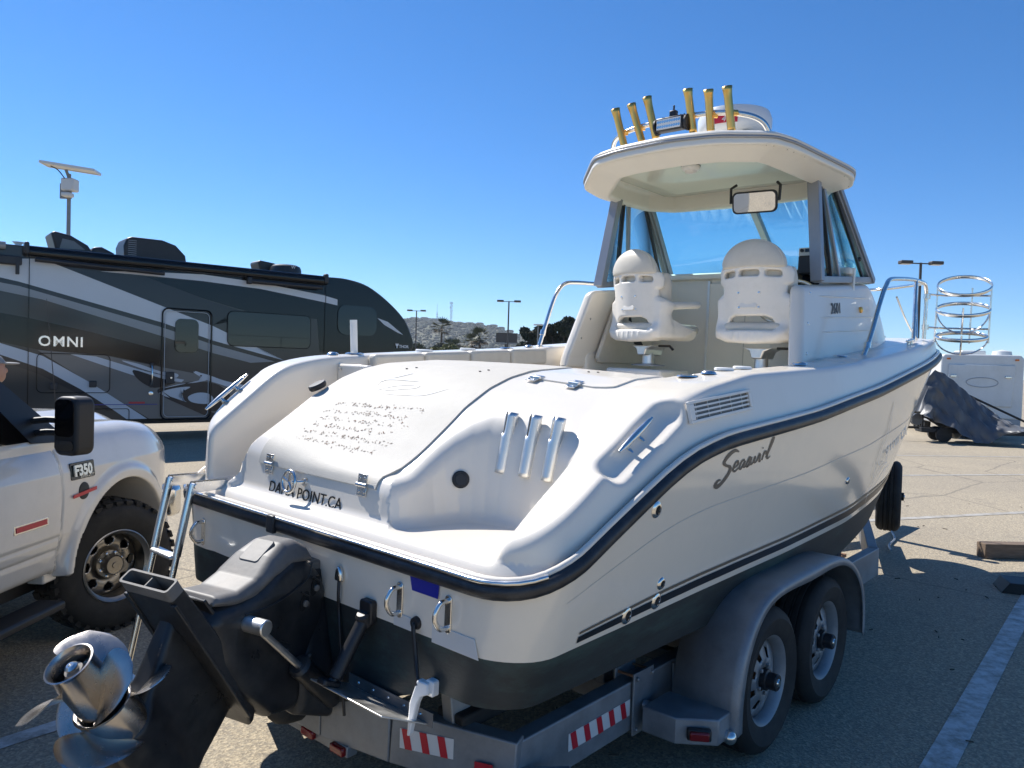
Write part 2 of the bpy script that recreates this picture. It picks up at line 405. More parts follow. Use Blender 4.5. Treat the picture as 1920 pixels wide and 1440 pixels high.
ZWP = ip([(-.1, 1.10), (-.03, 1.19), (.0, 1.33), (.03, 1.385), (.165, 1.495), (.305, 1.605), (.42, 1.70), (.49, 1.74), (.65, 1.78), (.8, 1.80), (1.44, 1.84), (2.4, 1.895), (3.1, 1.955), (4.1, 2.03), (5, 2.12), (6, 2.17), (7.2, 2.22)])
ZH = ip([(-.2, 1.30), (.10, 1.355), (.17, 1.40), (.34, 1.525), (.45, 1.61), (.60, 1.692), (.74, 1.742), (.89, 1.774), (1.22, 1.797), (1.8, 1.80)])
YIS = ip([(-.1, -1.02), (.4, -1.0), (.58, -.95), (.75, -.88), (1.3, -.90), (1.6, -.96), (4, -1.0), (7.2, -1.0)])

BLK = spline([(0.13, 0.70), (0.105, 0.66), (0.105, 0.2), (0.105, -0.36), (0.125, -0.415), (0.20, -0.44), (0.32, -0.455), (0.42, -0.49), (0.49, -0.56), (0.515, -0.66), (0.52, -0.80), (0.52, -1.25), (1.0, -1.28), (1.45, -1.28), (1.48, -1.25), (1.48, 0.66), (1.45, 0.70), (0.8, 0.70)], 2, closed=True)
def cap_sdf(X, Y, Z):
    ya = np.abs(Y - yc); zr = ZR(X)
    side = ya - HB(X) + 0.012 + np.where(Y > 0, 0.07, 0.24) * np.clip(Z - zr, 0, 1) + 0.9 * np.clip(zr - 0.015 - Z, 0, 1)
    aft = -X + 0.015 + 0.6 * np.clip(Z - 1.10, 0, 0.07)
    out = smax(side, aft, 0.28)
    xe = X - 0.13 * (0.55 - Y) / 0.85
    zh = ZH(xe) - 0.02 * np.clip(np.abs(Y - 0.1) - 0.3, 0, 1)
    blk = sd_poly(X, Y, BLK) + 0.18 * (Z - 1.165)
    u = smax(blk, (Z - zh) * 0.8, 0.05)
    wS = smax((Z - ZWS(X)) * 0.85, (Y - YIS(X)) + 0.05 * (Z - 1.165), 0.04)
    wP = smax((Z - ZWP(X)) * 0.75, 0.885 - Y + 0.03 * (Z - 1.165), 0.035)
    u = smin(u, wS, 0.035); u = smin(u, wP, 0.045)
    plat = Z - 1.165
    pad = smax(smax(plat - 0.022, np.abs(X - 0.20) - 0.13, 0.02), np.abs(Y - 0.77) - 0.09, 0.02)
    plat = smin(plat, pad, 0.01)
    u = smin(u, plat, 0.045)
    fore = smax(Z - ZG(X) + 0.004, 2.95 - X, 0.05); fore = smax(fore, -smax(np.abs(Y + 0.075) - 0.80, X - 3.9, 0.03), 0.03)
    u = smin(u, fore, 0.04)
    d = smax(u, out, 0.026)
    rec = sd_cap(X, Y, Z, (0.48, -1.205, 1.505), (0.83, -1.205, 1.685), 0.085)
    d = smax(d, -rec, 0.025)
    rp = sd_cap(X, Y, Z, (0.14, 1.145, 1.47), (0.40, 1.145, 1.67), 0.06)
    d = smax(d, -rp, 0.035)
    return np.maximum(d, 1.03 - Z)

xs = np.concatenate([ar(-0.04, 1.56, 0.0125), ar(1.59, 7.2, 0.035)])
deck = sdf_obj(cap_sdf, xs, ar(-1.36, 1.24, 0.0135), ar(1.0, 2.27, 0.0135), 'deck', 'gelcoat', boat)
lab(deck, 'white moulded deck and stern wings')

def plan(x0, hb, r, xb_shape):
    pass
HC = lambda x: 1.07 * (1 - np.clip((np.asarray(x, float) - 2.2) / (6.45 - 2.2), 0, 1) ** 2.7)
ZC = ip([(0, .70), (1.4, .675), (2.2, .68), (3.2, .70), (4.2, .80), (5.2, 1.06), (5.9, 1.34), (6.45, 1.62)])
ZK = ip([(0, .388), (3.5, .38), (4.6, .46), (5.4, .66), (6.0, .98), (6.3, 1.25), (6.5, 1.45)])
ZB = ip([(0, .865), (1.0, .872), (2.06, .89), (3.07, .92), (4.05, .985), (5.2, 1.20), (5.9, 1.42), (6.6, 1.70)])
# rings of the hull side: fraction s from rail (0) to chine (1)
def ring_pts(level, nS=70, nC=10, nT=24):
    # returns list of (x,y,z) from bow starboard round the stern to bow port
    r = 0.25 - 0.06 * level
    XBk = XB - 0.62 * level ** 1.1
    half = []
    us = np.concatenate([np.linspace(1, 0.55, nS // 2, endpoint=False), np.linspace(0.55, 0, nS // 2)])
    def hw(x):
        xr = x; t = np.clip((x - 2.4) / (XBk - 2.4), 0, 1)
        b0 = HB(np.minimum(x, 2.4)); b1 = HC(np.minimum(x, 2.2))
        bx = b0 + (b1 - b0) * (level ** 1.15)
        p = 4.0 - 1.3 * level
        return bx * (1 - t ** p)
    def zz(x, y):
        zr = ZR(x); zc = ZC(np.clip(x * XB / XBk * 0.91, 0, 6.45)) if x > 3 else ZC(x)
        return zr + (zc - zr) * level
    for u in us:
        x = r + (XBk - r) * u; half.append((x, hw(x)))
    h0 = hw(r)
    for k in range(1, nC + 1):
        a = R(90 * k / nC); half.append((r - r * math.sin(a), h0 - r + r * math.cos(a)))
    ys = np.linspace(h0 - r, 0, nT + 1)[1:]
    for y in ys: half.append((0.0, y))
    out = []
    for x, y in half:
        zr = float(ZR(x)); zc = float(ZC(min(x, 6.45)))
        zc2 = zc - max(0.78 - abs(y), 0) * 0.40 if x <= r + 1e-6 else zc
        out.append((x, y, zr + (zc2 - zr) * level))
    return out
LV = [0.0, 0.12, 0.28, 0.45, 0.6, 0.75, 1.0]
def zlev(x, y, ring0, ring1): pass
r0 = ring_pts(0.0); r1 = ring_pts(1.0); rm = {l: ring_pts(l) for l in LV}
def at_level(i, s):
    ls = LV; k = min(max(int(np.searchsorted(ls, s)) - 1, 0), len(ls) - 2); a, b = ls[k], ls[k + 1]; t = (s - a) / (b - a)
    return np.array(rm[a][i]) * (1 - t) + np.array(rm[b][i]) * t
NP = len(r0)
def s_boot(i):
    x, y, zr = r0[i]; zc = r1[i][2]; zb = float(ZB(min(r1[i][0] + 0.1, 6.6)))
    if zr - zc < 0.05: return 0.9
    return float(np.clip((zr - zb) / (zr - zc), 0.3, 0.97))
SB = [s_boot(i) for i in range(NP)]
def strip(fr_list, off=0.0, both=True, i0=0, i1=None):
    i1 = NP if i1 is None else i1
    P = np.array([[at_level(i, f(i)) for f in fr_list] for i in range(i0, i1)])
    if off:
        du = np.gradient(P, axis=0); dv = np.gradient(P, axis=1); n = np.cross(du, dv); n /= np.linalg.norm(n, axis=2)[..., None] + 1e-9
        c = P.mean((0, 1)); sg = np.sign((n * (P - np.array([3, 0, 1.2]))).sum(2)); P = P + off * n * sg[..., None]
    st = P * np.array([1, -1, 1]) + np.array([0, yc, 0]); po = P + np.array([0, yc, 0])
    return st, po
st, po = strip([(lambda i, k=k: SB[i] * k / 10) for k in range(11)])
full = np.concatenate([st, po[::-1][1:]])
hull = MB().grid(full).build('hull', 'gelcoat_side', boat, 50); lab(hull, 'glossy white hull side and transom')
st, po = strip([(lambda i, k=k: SB[i] + (1 - SB[i]) * k / 4) for k in range(5)])
full = np.concatenate([st, po[::-1][1:]]); bm_ = MB().grid(full)
# bottom V
XS = np.concatenate([np.linspace(0.0, 0.19, 8), np.linspace(0.3, 6.45, 60)]); BP = []
for x in XS:
    if x <= 0.19: h = 1.07 - .19 + math.sqrt(max(.19 ** 2 - (.19 - x) ** 2, 0)); zc = .70
    else:
        t = max((x - 2.4) / (XB - .62 - 2.4), 0); h = float(HC(min(x, 2.2))) * (1 - t ** 2.7); zc = float(ZC(x))
    zk = float(ZK(x)); row = []
    for k in range(-8, 9):
        q = k / 8; fl = 0.73 + 0.27 * min(max((x - 1.0) / 3.5, 0), 1); row.append((x, yc + q * h, zk + (zc - zk) * min(abs(q) / fl, 1)))
    BP.append(row)
bm_.grid(np.array(BP)); lab(bm_.build('hull_bottom', 'bottom_paint', boat, 40), 'dark antifouled bottom with greenish weathering')
iA = next(i for i in range(NP) if r0[i][0] < 4.6); iB = next(i for i in range(NP) if r0[i][0] < 0.28)
for nm, d0, d1, m in (('boot_stripe', -0.035, -0.075, 'stripe_black'), ('pin_stripe', -0.09, -0.105, 'stripe_brown')):
    st, po = strip([(lambda i, q=q: SB[i] + q) for q in (d0, (d0 + d1) / 2, d1)], 0.003, i0=iA, i1=iB)
    for P in (st, po): MB().grid(P).build(nm, m, boat)
# knuckle line of the side
st, po = strip([(lambda i, q=q: 0.42 * SB[i] + q) for q in (0.0, 0.004)], 0.002, i0=iA - 6, i1=iB + 2)
for P in (st, po): MB().grid(P).build('spray_line', 'ghost', boat)

# rub rail: black profile with a polished insert, following the rail line
rail = np.array([(x, -y + yc, z) for x, y, z in r0] + [(x, y + yc, z) for x, y, z in r0[::-1][1:]])
def railoff(P, o, dz):
    t = np.gradient(P, axis=0); t /= np.linalg.norm(t, axis=1)[:, None] + 1e-9
    n = np.cross(t, np.array([0, 0, 1.0])); n /= np.linalg.norm(n, axis=1)[:, None] + 1e-9
    c = np.array([3.0, yc, 1.5]); sg = np.sign((n[:, :2] * (P - c)[:, :2]).sum(1)); return P + n * sg[:, None] * o + np.array([0, 0, dz])
MB().tube(railoff(rail, 0.008, -0.012), 0.030, 10).build('rub_rail', 'rub_black', boat, 60)
MB().tube(railoff(rail, 0.006, 0.022), 0.012, 8).build('rail_insert', 'gelcoat', boat, 60)
iS = next(i for i in range(NP) if r0[i][0] < 0.13)
seg_t = railoff(rail, 0.030, 0.020)[iS:2 * NP - 1 - iS]
MB().tube(seg_t, 0.009, 8).build('rail_trim', 'stainless', boat, 60)
MB().box((-0.035, 0.16, 1.10), (0.022, 0.055, 0.075)).build('rail_joint', 'rub_black', boat, bevel=0.006)

# engine hatch and bait lid as thin panels following the deck shape
def patch(outline_fn, nu, nv, name, m, off=0.007, parent=boat, skirt=True):
    P = np.array([[outline_fn(i / (nu - 1), j / (nv - 1)) for j in range(nv)] for i in range(nu)])
    Q = project(cap_sdf, P.reshape(-1, 3), off, 6).reshape(P.shape)
    mb = MB().grid(Q)
    if skirt:
        rim = [(i, 0) for i in range(nu)] + [(nu - 1, j) for j in range(1, nv)] + [(i, nv - 1) for i in range(nu - 2, -1, -1)] + [(0, j) for j in range(nv - 2, 0, -1)]
        E1 = np.array([Q[a, b] for a, b in rim]); g = grad(cap_sdf, E1); g /= np.linalg.norm(g, axis=1)[:, None]
        E0 = E1 - g * (off + 0.004); mb.grid(np.stack([E1, E0], 1), closed_u=True)
    return mb.build(name, m, parent, 45)
def hatch_fn(u, v):
    s = -0.075 + u * 1.22                       # along the profile
    yl, yr = 0.565, -0.335
    if s < 0: x, z = 0.12, 1.375 + s
    else: x, z = 0.14 + s, 0
    if u < 0.10: yl -= 0.030; yr += 0.022
    if u > 0.10:
        e = max(0.0, 1 - (u - 0.10) / 0.08); yl -= 0.03 * e * e; yr += 0.02 * e * e
    y = yr + (yl - yr) * v
    xx = x + 0.13 * (0.55 - y) / 0.85 * min(max(s, 0) / 0.25, 1)
    if s >= 0: z = float(ZH(x))
    return (xx, y, z)
hatch = patch(hatch_fn, 46, 34, 'engine_hatch', 'nonskid'); lab(hatch, 'weathered engine hatch with ghost lettering')
def lid_fn(u, v):
    a = 2 * math.pi * v; 
    w, h = 0.20, 0.21
    x = 0.92 + 0.40 * u; y0, y1 = -0.38, -0.86
    if u < 0.12: e = 1 - u / 0.12; y0 -= 0.07 * e * e; y1 += 0.09 * e * e
    y = y0 + (y1 - y0) * v; return (x, y, 1.72)
lidp = patch(lid_fn, 24, 24, 'bait_well_lid', 'gelcoat', 0.006)

def hinge(parent, p, n, d, sc=1.0):
    # strap hinge: two leaves and a knuckle; d points across the knuckle, n is the surface normal
    p = np.asarray(p, float); n = unit(n); d = unit(np.asarray(d) - n * (np.asarray(d) @ n)); e = np.cross(n, d); mb = MB()
    for s in (-1, 1):
        mb.box(p + s * d * 0.020 * sc + n * 0.003, (0.046 * sc, 0.030 * sc, 0.005), np.array([e, d, n]))
        for q in (-1, 1): mb.cyl(p + s * d * 0.022 * sc + q * e * 0.013 * sc + n * 0.005, p + s * d * 0.022 * sc + q * e * 0.013 * sc + n * 0.009, 0.005 * sc, n=8)
    mb.cyl(p - e * 0.024 * sc + n * 0.007, p + e * 0.024 * sc + n * 0.007, 0.0075 * sc, n=10)
    return mb.build('hinge', 'stainless', parent, 40, bevel=0.001)
for y in (0.44, -0.235):
    q = project(cap_sdf, [(0.10, y, 1.31)], 0.006)[0]; hinge(hatch, q, (-1, 0, 0.1), (0, 0, 1), 1.25)
for y in (-0.46, -0.68):
    q = project(cap_sdf, [(0.915, y, 1.7)], 0.006)[0]; g = grad(cap_sdf, q[None])[0]; hinge(lidp, q, g, (1, 0, 0.1), 1.15)
# small latch holes on the panels
for pts, par in (([(0.80, 0.30), (0.84, 0.27)], hatch), ([(0.90, -0.12), (0.94, -0.14)], hatch), ([(1.18, -0.56), (1.2, -0.60)], lidp)):
    for x, y in pts:
        q = project(cap_sdf, [(x, y, 1.75)], 0.007)[0]; MB().cyl(q, q + np.array([0, 0, 0.004]), 0.006, n=8).build('screw', 'black_plastic', par)
# flaked decal on the hatch: pale sheet remains and rusty flecks
def on_hatch(y, s):
    xx = 0.14 + s + 0.13 * (0.55 - y) / 0.85 * min(s / 0.25, 1)
    return (xx, y, float(ZH(0.14 + s)))
mb = MB(); mb2 = MB()
L = []
for k in range(520):
    row = rng.integers(0, 6); y = rng.uniform(-0.16, 0.40); s = 0.075 + row * 0.038 + rng.normal(0, 0.006) + 0.05 * (0.4 - y) * 0.3
    wgt = math.exp(-((y - 0.13) / 0.23) ** 2)
    if rng.random() > 0.25 + 0.75 * wgt: continue
    L.append((y, s))
Q = project(cap_sdf, [on_hatch(y, s) for y, s in L], 0.0085); G = grad(cap_sdf, Q); G /= np.linalg.norm(G, axis=1)[:, None]
for q, g in zip(Q, G):
    a, b, c = basis(g, (0, 1, 0)); t = rng.uniform(0, math.pi); a2 = a * math.cos(t) + b * math.sin(t); b2 = np.cross(c, a2)
    l, w = rng.uniform(0.003, 0.011), rng.uniform(0.0012, 0.0035)
    (mb if rng.random() < 0.72 else mb2).add([q + a2 * l, q + b2 * w, q - a2 * l * rng.uniform(.5, 1), q - b2 * w], [(0, 1, 2, 3)])
mat('fleck', (0.30, 0.245, 0.19), 0.8); tag(mb.build('decal_fleck', 'fleck', hatch), kind='stuff'); tag(mb2.build('decal_fleck', 'rust', hatch), kind='stuff')
def stroke(path, w):
    P = spline(path, 6); d = np.gradient(P, axis=0); d /= np.linalg.norm(d, axis=1)[:, None] + 1e-9; n = np.stack([-d[:, 1], d[:, 0]], 1)
    ww = np.asarray(w, float); ww = np.interp(np.linspace(0, 1, len(P)), np.linspace(0, 1, len(ww)), ww) if ww.ndim else np.full(len(P), ww)
    return P + n * ww[:, None] / 2, P - n * ww[:, None] / 2
# ghost swirl of the removed name on the hatch (a = towards starboard, b = up the slope)
mb = MB()
mat('ghost_hatch', (0.76, 0.75, 0.71), 0.45)
for path, w in (([(0.02, 0.02), (0.0, .06), (0.05, .075), (0.12, .08), (.22, .07)], [.006, .02, .014, .02, .004]), ([(.0, 0.04), (.05, .10), (.09, .15), (.10, .16)], [.02, .014, .004]),
                ([(.06, -.02), (.14, .03), (.24, .04), (.26, .02), (.18, .0), (.10, -.02), (.14, -.04), (.24, -.04), (.36, -.03), (.44, .03)], [.012, .018, .014, .012, .016, .012, .014, .01, .003])):
    A, B = stroke(path, w); QA = project(cap_sdf, [on_hatch(0.30 - a, 0.40 + b) for a, b in A], 0.0085); QB = project(cap_sdf, [on_hatch(0.30 - a, 0.40 + b) for a, b in B], 0.0085)
    mb.grid(np.stack([QA, QB], 1))
lab(mb.build('ghost_lettering', 'ghost_hatch', hatch), 'pale trace of a removed script name')

# transom lettering, tow ring, filler cap, power socket
lt_ = letters('transom_lettering', 'DANA POINT,', 0.070, (0.1045, 0.42, 1.186), (0, -1, 0), (0.18, 0, 1), 'stripe_black', boat, space=1.02, label='black hailing port lettering DANA POINT')
letters('transom_lettering', 'CA', 0.070, (0.1045, 0.42 - 0.447, 1.186), (0, -1, 0), (0.18, 0, 1), 'stripe_black', boat, space=1.02, label='black lettering CA after the hailing port')
ring = MB(); rc = np.array([0.072, 0.205, 1.262])
th = np.linspace(0, 2 * math.pi, 29)[:-1]
ring.tube([rc + 0.046 * np.array([0.15 * math.sin(t), math.cos(t), math.sin(t)]) for t in th], 0.0072, 8, closed=True)
ring.tube([rc + np.array([0, .04, .012]), rc, rc + np.array([0, -.022, -.036])], 0.006, 8); ring.tube([rc, rc + np.array([0, -.01, .042])], 0.006, 8)
tow = ring.build('tow_ring', 'stainless', boat, 60)
MB().tube([rc + np.array([.002, -.02, .0]), (0.10, .165, 1.262), (0.128, .155, 1.262)], 0.008, 8).cyl((0.110, .155, 1.262), (0.13, .155, 1.262), 0.016, 0.02, 14).build('ring_stalk', 'stainless', tow, 50)
q = project(cap_sdf, [(0.47, 0.60, 1.66)], 0.004)[0]; g = unit((-0.45, 0.12, 0.9)); q = q + g * 0.012
fc = MB().lathe([(0.042, 0.0), (0.046, 0.008), (0.046, 0.022), (0.042, 0.027), (0.001, 0.028)], q, g, 30).build('filler_cap', 'black_plastic', boat, 30)
q = project(cap_sdf, [(0.44, -0.47, 1.33)], 0.002)[0]; g = grad(cap_sdf, q[None])[0]
MB().lathe([(0.036, 0), (0.036, 0.010), (0.030, 0.016), (0.026, 0.016), (0.024, 0.019), (0.001, 0.019)], q, g, 24).build('power_socket', 'black_plastic', boat, 30)

# rod rack in the stern alcove
rack = MB()
P0 = np.array([0.597, -0.585, 1.49]); P1 = np.array([0.597, -0.90, 1.49])
rack.bar(P0, P1, 0.012, 0.036, (0, 0, 1)); rack = rack.build('rod_rack', 'aluminium', boat, bevel=0.003)
for k, (y, x) in enumerate(((-0.60, 0.585), (-0.727, 0.585), (-0.845, 0.585))):
    a = np.array([x - 0.03, y + 0.012, 1.362]); b = np.array([x + 0.012, y, 1.612]); d = unit(b - a); ex, ey, _ = basis(d, (1, 0, 0)); r = 0.026
    mb = MB(); n = 20; rows = 14; V = []; F = []
    for i in range(rows + 1):
        p = a + (b - a) * i / rows
        for j in range(n):
            t = 2 * math.pi * j / n; V.append(p + r * (math.cos(t) * ex + math.sin(t) * ey))
    # slot: faces facing the stern near the top are left open
    for i in range(rows):
        for j in range(n):
            mid = (np.array(V[i * n + j]) + np.array(V[(i + 1) * n + (j + 1) % n])) / 2; o = mid - (a + (b - a) * (i + .5) / rows); o = unit(o)
            if i >= rows - 5 and o @ unit((-0.75, 0.66, 0.0)) > 0.80: continue
            F.append((i * n + j, i * n + (j + 1) % n, (i + 1) * n + (j + 1) % n, (i + 1) * n + j))
    mb.add(V, F); ro = mb.build('rod_holder', 'aluminium', rack, 50, solid=0.003, fixn=False)
    if k < 2: MB().cyl(a + d * 0.16, b - d * 0.002, 0.0225, n=16, caps=False).build('rubber_liner', 'rubber', ro, 50)
MB().lathe([(0.020, 0), (0.020, 0.006), (0.012, 0.009), (0.001, 0.009)], (0.588, -0.915, 1.487), (-1, -0.2, 0), 16).build('end_plug', 'rubber', rack)

# mooring cleats
def cleat(p0, p1, n, name='mooring_cleat', r=0.011):
    p0, p1 = np.asarray(p0, float), np.asarray(p1, float); n = unit(n); d = unit(p1 - p0); m = (p0 + p1) / 2; e = np.cross(n, d); L_ = np.linalg.norm(p1 - p0)
    mb = MB(); rr = [r * .55, r * .9, r * 1.15, r * 1.2, r * 1.15, r * .9, r * .55]; mb.tube([p0 + (p1 - p0) * t for t in (0, .12, .3, .5, .7, .88, 1)], rr, 10)
    for s in (-1, 1):
        c = m + d * s * L_ * 0.17; mb.cyl(c, c - n * 0.045, r * 0.8, r * 1.0, 10)
        f = c - n * 0.042; mb.tube([f - e * 0.034, f - e * 0.018, f, f + e * 0.018, f + e * 0.034], [0.010, 0.016, 0.015, 0.016, 0.010], 10, flat=0.5)
    return mb.build(name, 'stainless', boat, 60)
q0 = np.array([0.555, -1.155, 1.515]); q1 = np.array([0.765, -1.16, 1.632]); cleat(q0, q1, unit((-0.35, -0.62, 0.70)))
cleat((0.13, 1.065, 1.505), (0.36, 1.075, 1.685), unit((-0.5, 0.5, 0.7)))

# hull fittings on the starboard side
def fitting(x, z, r, m='stainless', hole=True, sq=1.0):
    i = min(range(NP), key=lambda k: abs(r0[k][0] - x)); s = (r0[i][2] - z) / (r0[i][2] - r1[i][2]); p = at_level(i, min(max(s, 0), 1)); p = np.array([p[0], -p[1] + yc, z])
    o = MB().lathe([(r, 0), (r, 0.004), (r * .75, 0.010), (r * .55, 0.011), (r * .5, 0.004), (r * .2, 0.004)], p, (-0.02, -1, -0.1), 22).build('through_hull', m, boat, 50)
    if hole: MB().cyl(p + np.array([0, -.003, 0]), p + np.array([0, -.0065, 0]), r * .5, n=16).build('outlet', 'hole_shade', o)
    return p
for x, z, r in ((0.72, 1.305, 0.032), (0.87, 0.985, 0.026), (3.05, 1.2, 0.022)): fitting(x, z, r)
for x, z in ((0.74, 0.905), (0.86, 0.915)): fitting(x, z, 0.034)
fitting(2.6, 0.80, 0.03, 'bottom_paint')
# engine room vent grille
def side_pt(x, z):
    y = -float(HB(x)) + yc + 0.012 + 0.24 * max(z - float(ZR(x)), 0); return np.array([x, y, z])
vA, vB = side_pt(0.92, 1.607), side_pt(1.43, 1.655); vU = side_pt(0.92, 1.69) - vA; vx = unit(vB - vA); vu = unit(vU); vn = np.cross(vx, vu); vl = np.linalg.norm(vB - vA); vh = 0.088
vent = MB()
if vn[1] > 0: vn = -vn
o = vA + vn * 0.004
for a0, a1, b0, b1 in ((0, vl, 0, .012), (0, vl, vh - .012, vh), (0, .035, 0.012, vh - .012), (vl - .02, vl, .012, vh - .012)):
    c = o + vx * (a0 + a1) / 2 + vu * (b0 + b1) / 2 + vn * 0.006; vent.box(c, (a1 - a0, b1 - b0, 0.016), np.array([vx, vu, vn]))
vent = vent.build('vent_grille', 'shell_plastic', boat, bevel=0.002)
for k in range(3):
    c = o + vx * (vl / 2) + vu * (0.026 + k * 0.018) + vn * 0.007; MB().box(c, (vl - .055, 0.0075, 0.011), np.array([vx, vu, vn])).build('louvre', 'shell_plastic', vent)
MB().box(o + vx * vl / 2 + vu * vh / 2 + vn * 0.0005, (vl - .04, vh - .02, 0.002), np.array([vx, vu, vn])).build('grille_back', 'stripe_brown', vent)
for k in range(5): MB().box(o + vx * (.06 + k * .095) + vu * vh / 2 + vn * 0.002, (.006, vh - .02, 0.004), np.array([vx, vu, vn])).build('baffle', 'sand_grey', vent)

# script name on the starboard topside, drawn as brush strokes projected to the side
def hull_pt(x, z, off=0.003):
    i = min(range(NP), key=lambda k: abs(r0[k][0] - x)); j = i + 1 if r0[i][0] > x else i - 1
    t = (x - r0[i][0]) / (r0[j][0] - r0[i][0] + 1e-9)
    def pz(k):
        s = np.clip((r0[k][2] - z) / (r0[k][2] - r1[k][2] + 1e-6), 0, 1); return at_level(k, s)
    p = pz(i) * (1 - t) + pz(j) * t; return np.array([x, -p[1] + yc - off, z])
def hull_strokes(strokes, x0, z0, sc, name, m, slope=0.0, off=0.003, label=None, wsc=1.0, zs=1.0):
    mb = MB()
    for path, w in strokes:
        A, B = stroke(path, np.asarray(w) * wsc)
        mb.grid(np.array([[hull_pt(x0 + a * sc, z0 + b * sc * zs + slope * a * sc, off), hull_pt(x0 + c * sc, z0 + d * sc * zs + slope * c * sc, off)] for (a, b), (c, d) in zip(A, B)]))
    o = mb.build(name, m, boat)
    if label: lab(o, label)
    return o
T = .05
name_str = [([(0.62, .92), (.45, .99), (.26, .90), (.14, .74), (.22, .64), (.38, .56), (.40, .42), (.26, .22), (.08, .10), (-.02, .16), (.04, .26), (.14, .26)], [.02, .09, .11, .08, .06, .07, .10, .10, .11, .10, .07, .03]),
            ([(.52, .48), (.66, .55), (.64, .66), (.56, .62), (.52, .46), (.60, .38), (.72, .46)], [T] * 7),
            ([(.90, .64), (.80, .62), (.75, .46), (.82, .40), (.92, .60), (.90, .44), (.97, .42)], [T] * 7),
            ([(.97, .42), (1.08, .68), (1.10, .50), (1.04, .40), (1.14, .44)], [T] * 5),
            ([(1.16, .66), (1.16, .46), (1.24, .46), (1.30, .64), (1.30, .48), (1.38, .48), (1.46, .70), (1.44, .62)], [T] * 8),
            ([(1.50, .66), (1.50, .46), (1.56, .46)], [T] * 3), ([(1.54, .82), (1.555, .85)], [.05, .05]),
            ([(1.60, .46), (1.66, .70), (1.74, .66), (1.72, .6)], [T] * 4),
            ([(1.76, .50), (1.92, .92), (1.95, 1.06), (1.88, 1.0), (1.80, .60), (1.84, .46), (1.94, .52)], [T, T, .04, T, T, T, .02])]
hull_strokes(name_str, 1.14, 1.325, 0.252, 'script_name', 'letter_grey', 0.07, zs=0.62, wsc=1.15, label='dark grey script reading Seaswirl')
# faded model name and fish outline further forward
letters_pos = hull_pt(3.62, 1.30, 0.004); lp2 = hull_pt(4.3, 1.42, 0.004)
letters('faded_lettering', 'STRIPER', 0.17, letters_pos, lp2 - letters_pos, (0, 0.05, 1), 'ghost', boat, shear=0.25, label='faded silver lettering STRIPER')
W1 = [.012, .02, .012]
fish = [([(.16, .98), (.12, .76), (.18, .62), (.10, .54), (.02, .36), (.0, .10), (.06, .0), (.12, .06)], W1), ([(.16, .98), (.20, .74), (.30, .56)], W1), ([(.18, .62), (.24, .50), (.14, .40), (.10, .22), (.20, .14), (.34, .16)], W1),
        ([(-.04, -.30), (.0, -.12), (.06, .0)], W1), ([(.10, -.10), (.26, .04), (.44, .12), (.60, .10)], W1), ([(.12, -.16), (.34, -.06), (.56, .02), (.80, .04)], W1), ([(.36, .16), (.44, .30), (.50, .16), (.60, .26)], W1)]
hull_strokes(fish, 3.43, 1.16, 0.50, 'fish_outline', 'ghost', 0.1, label='faint pinstripe fish outline')
# ---------------------------------------------------------------- cabin house
hx0 = 2.74
def house_sdf(X, Y, Z):
    q = Y + 0.075
    ztop = 2.375 + 0.105 * (X - 3.1)
    hw_ = 0.90 - 0.16 * np.clip(Z - 1.85, 0, 1) - 0.30 * np.clip((X - 4.2) / 1.4, 0, 1) ** 1.6
    side = np.abs(q) - hw_
    rear = (hx0 + 0.33 * (Z - 1.85)) - X
    front = (X - 4.42) * 0.42 + (Z - 2.50) * 0.9
    front2 = (X - 5.45)
    d = smax(side, rear, 0.05); d = smax(d, Z - ztop, 0.05); d = smax(d, front, 0.12); d = smax(d, front2, 0.2)
    d = np.maximum(d, 1.78 - Z)
    cav = smax(smax(np.abs(q) - hw_ + 0.085, X - 3.92, 0.04), 1.2 - Z, 0.02)
    return smax(d, -cav, 0.025)
house = sdf_obj(house_sdf, ar(2.6, 5.6, 0.018), ar(-1.02, 0.88, 0.016), ar(1.75, 2.62, 0.0125), 'cabin_house', 'gelcoat', boat)
lab(house, 'white cabin sides with fluted panels')
for zf in (1.99, 2.09, 2.185, 2.325):
    xs_ = np.linspace(3.16, 4.4 - (zf - 2) * 0.5, 14); Q = project(house_sdf, [(x, -0.9, zf + 0.07 * (x - 3.4)) for x in xs_], 0.0); MB().tube(Q, [0.001] + [0.0055] * 12 + [0.001], 6).build('side_rib', 'gelcoat', house, 60)
q_ = project(house_sdf, [(3.36, -0.9, 2.205)], 0.005)[0]
letters('model_number', '2601', 0.105, tuple(q_), (1, 0.03, 0.09), (0, 0.16, 1), 'letter_grey', boat, extrude=0.002, shear=0.2, label='grey raised model number 2601')
# screws on the aft edges of the cheeks
for y, pts in ((-0.93, [(2.86, 1.93), (2.93, 2.12), (3.02, 2.32)]), (0.72, [(2.86, 2.0), (2.93, 2.15), (3.0, 2.32)])):
    for x, z in pts:
        q = project(house_sdf, [(x, y, z)], 0.0)[0]; g = grad(house_sdf, q[None])[0]; MB().lathe([(0.009, 0), (0.007, 0.003), (0.001, 0.004)], q, g, 10).build('screw', 'stainless', house)
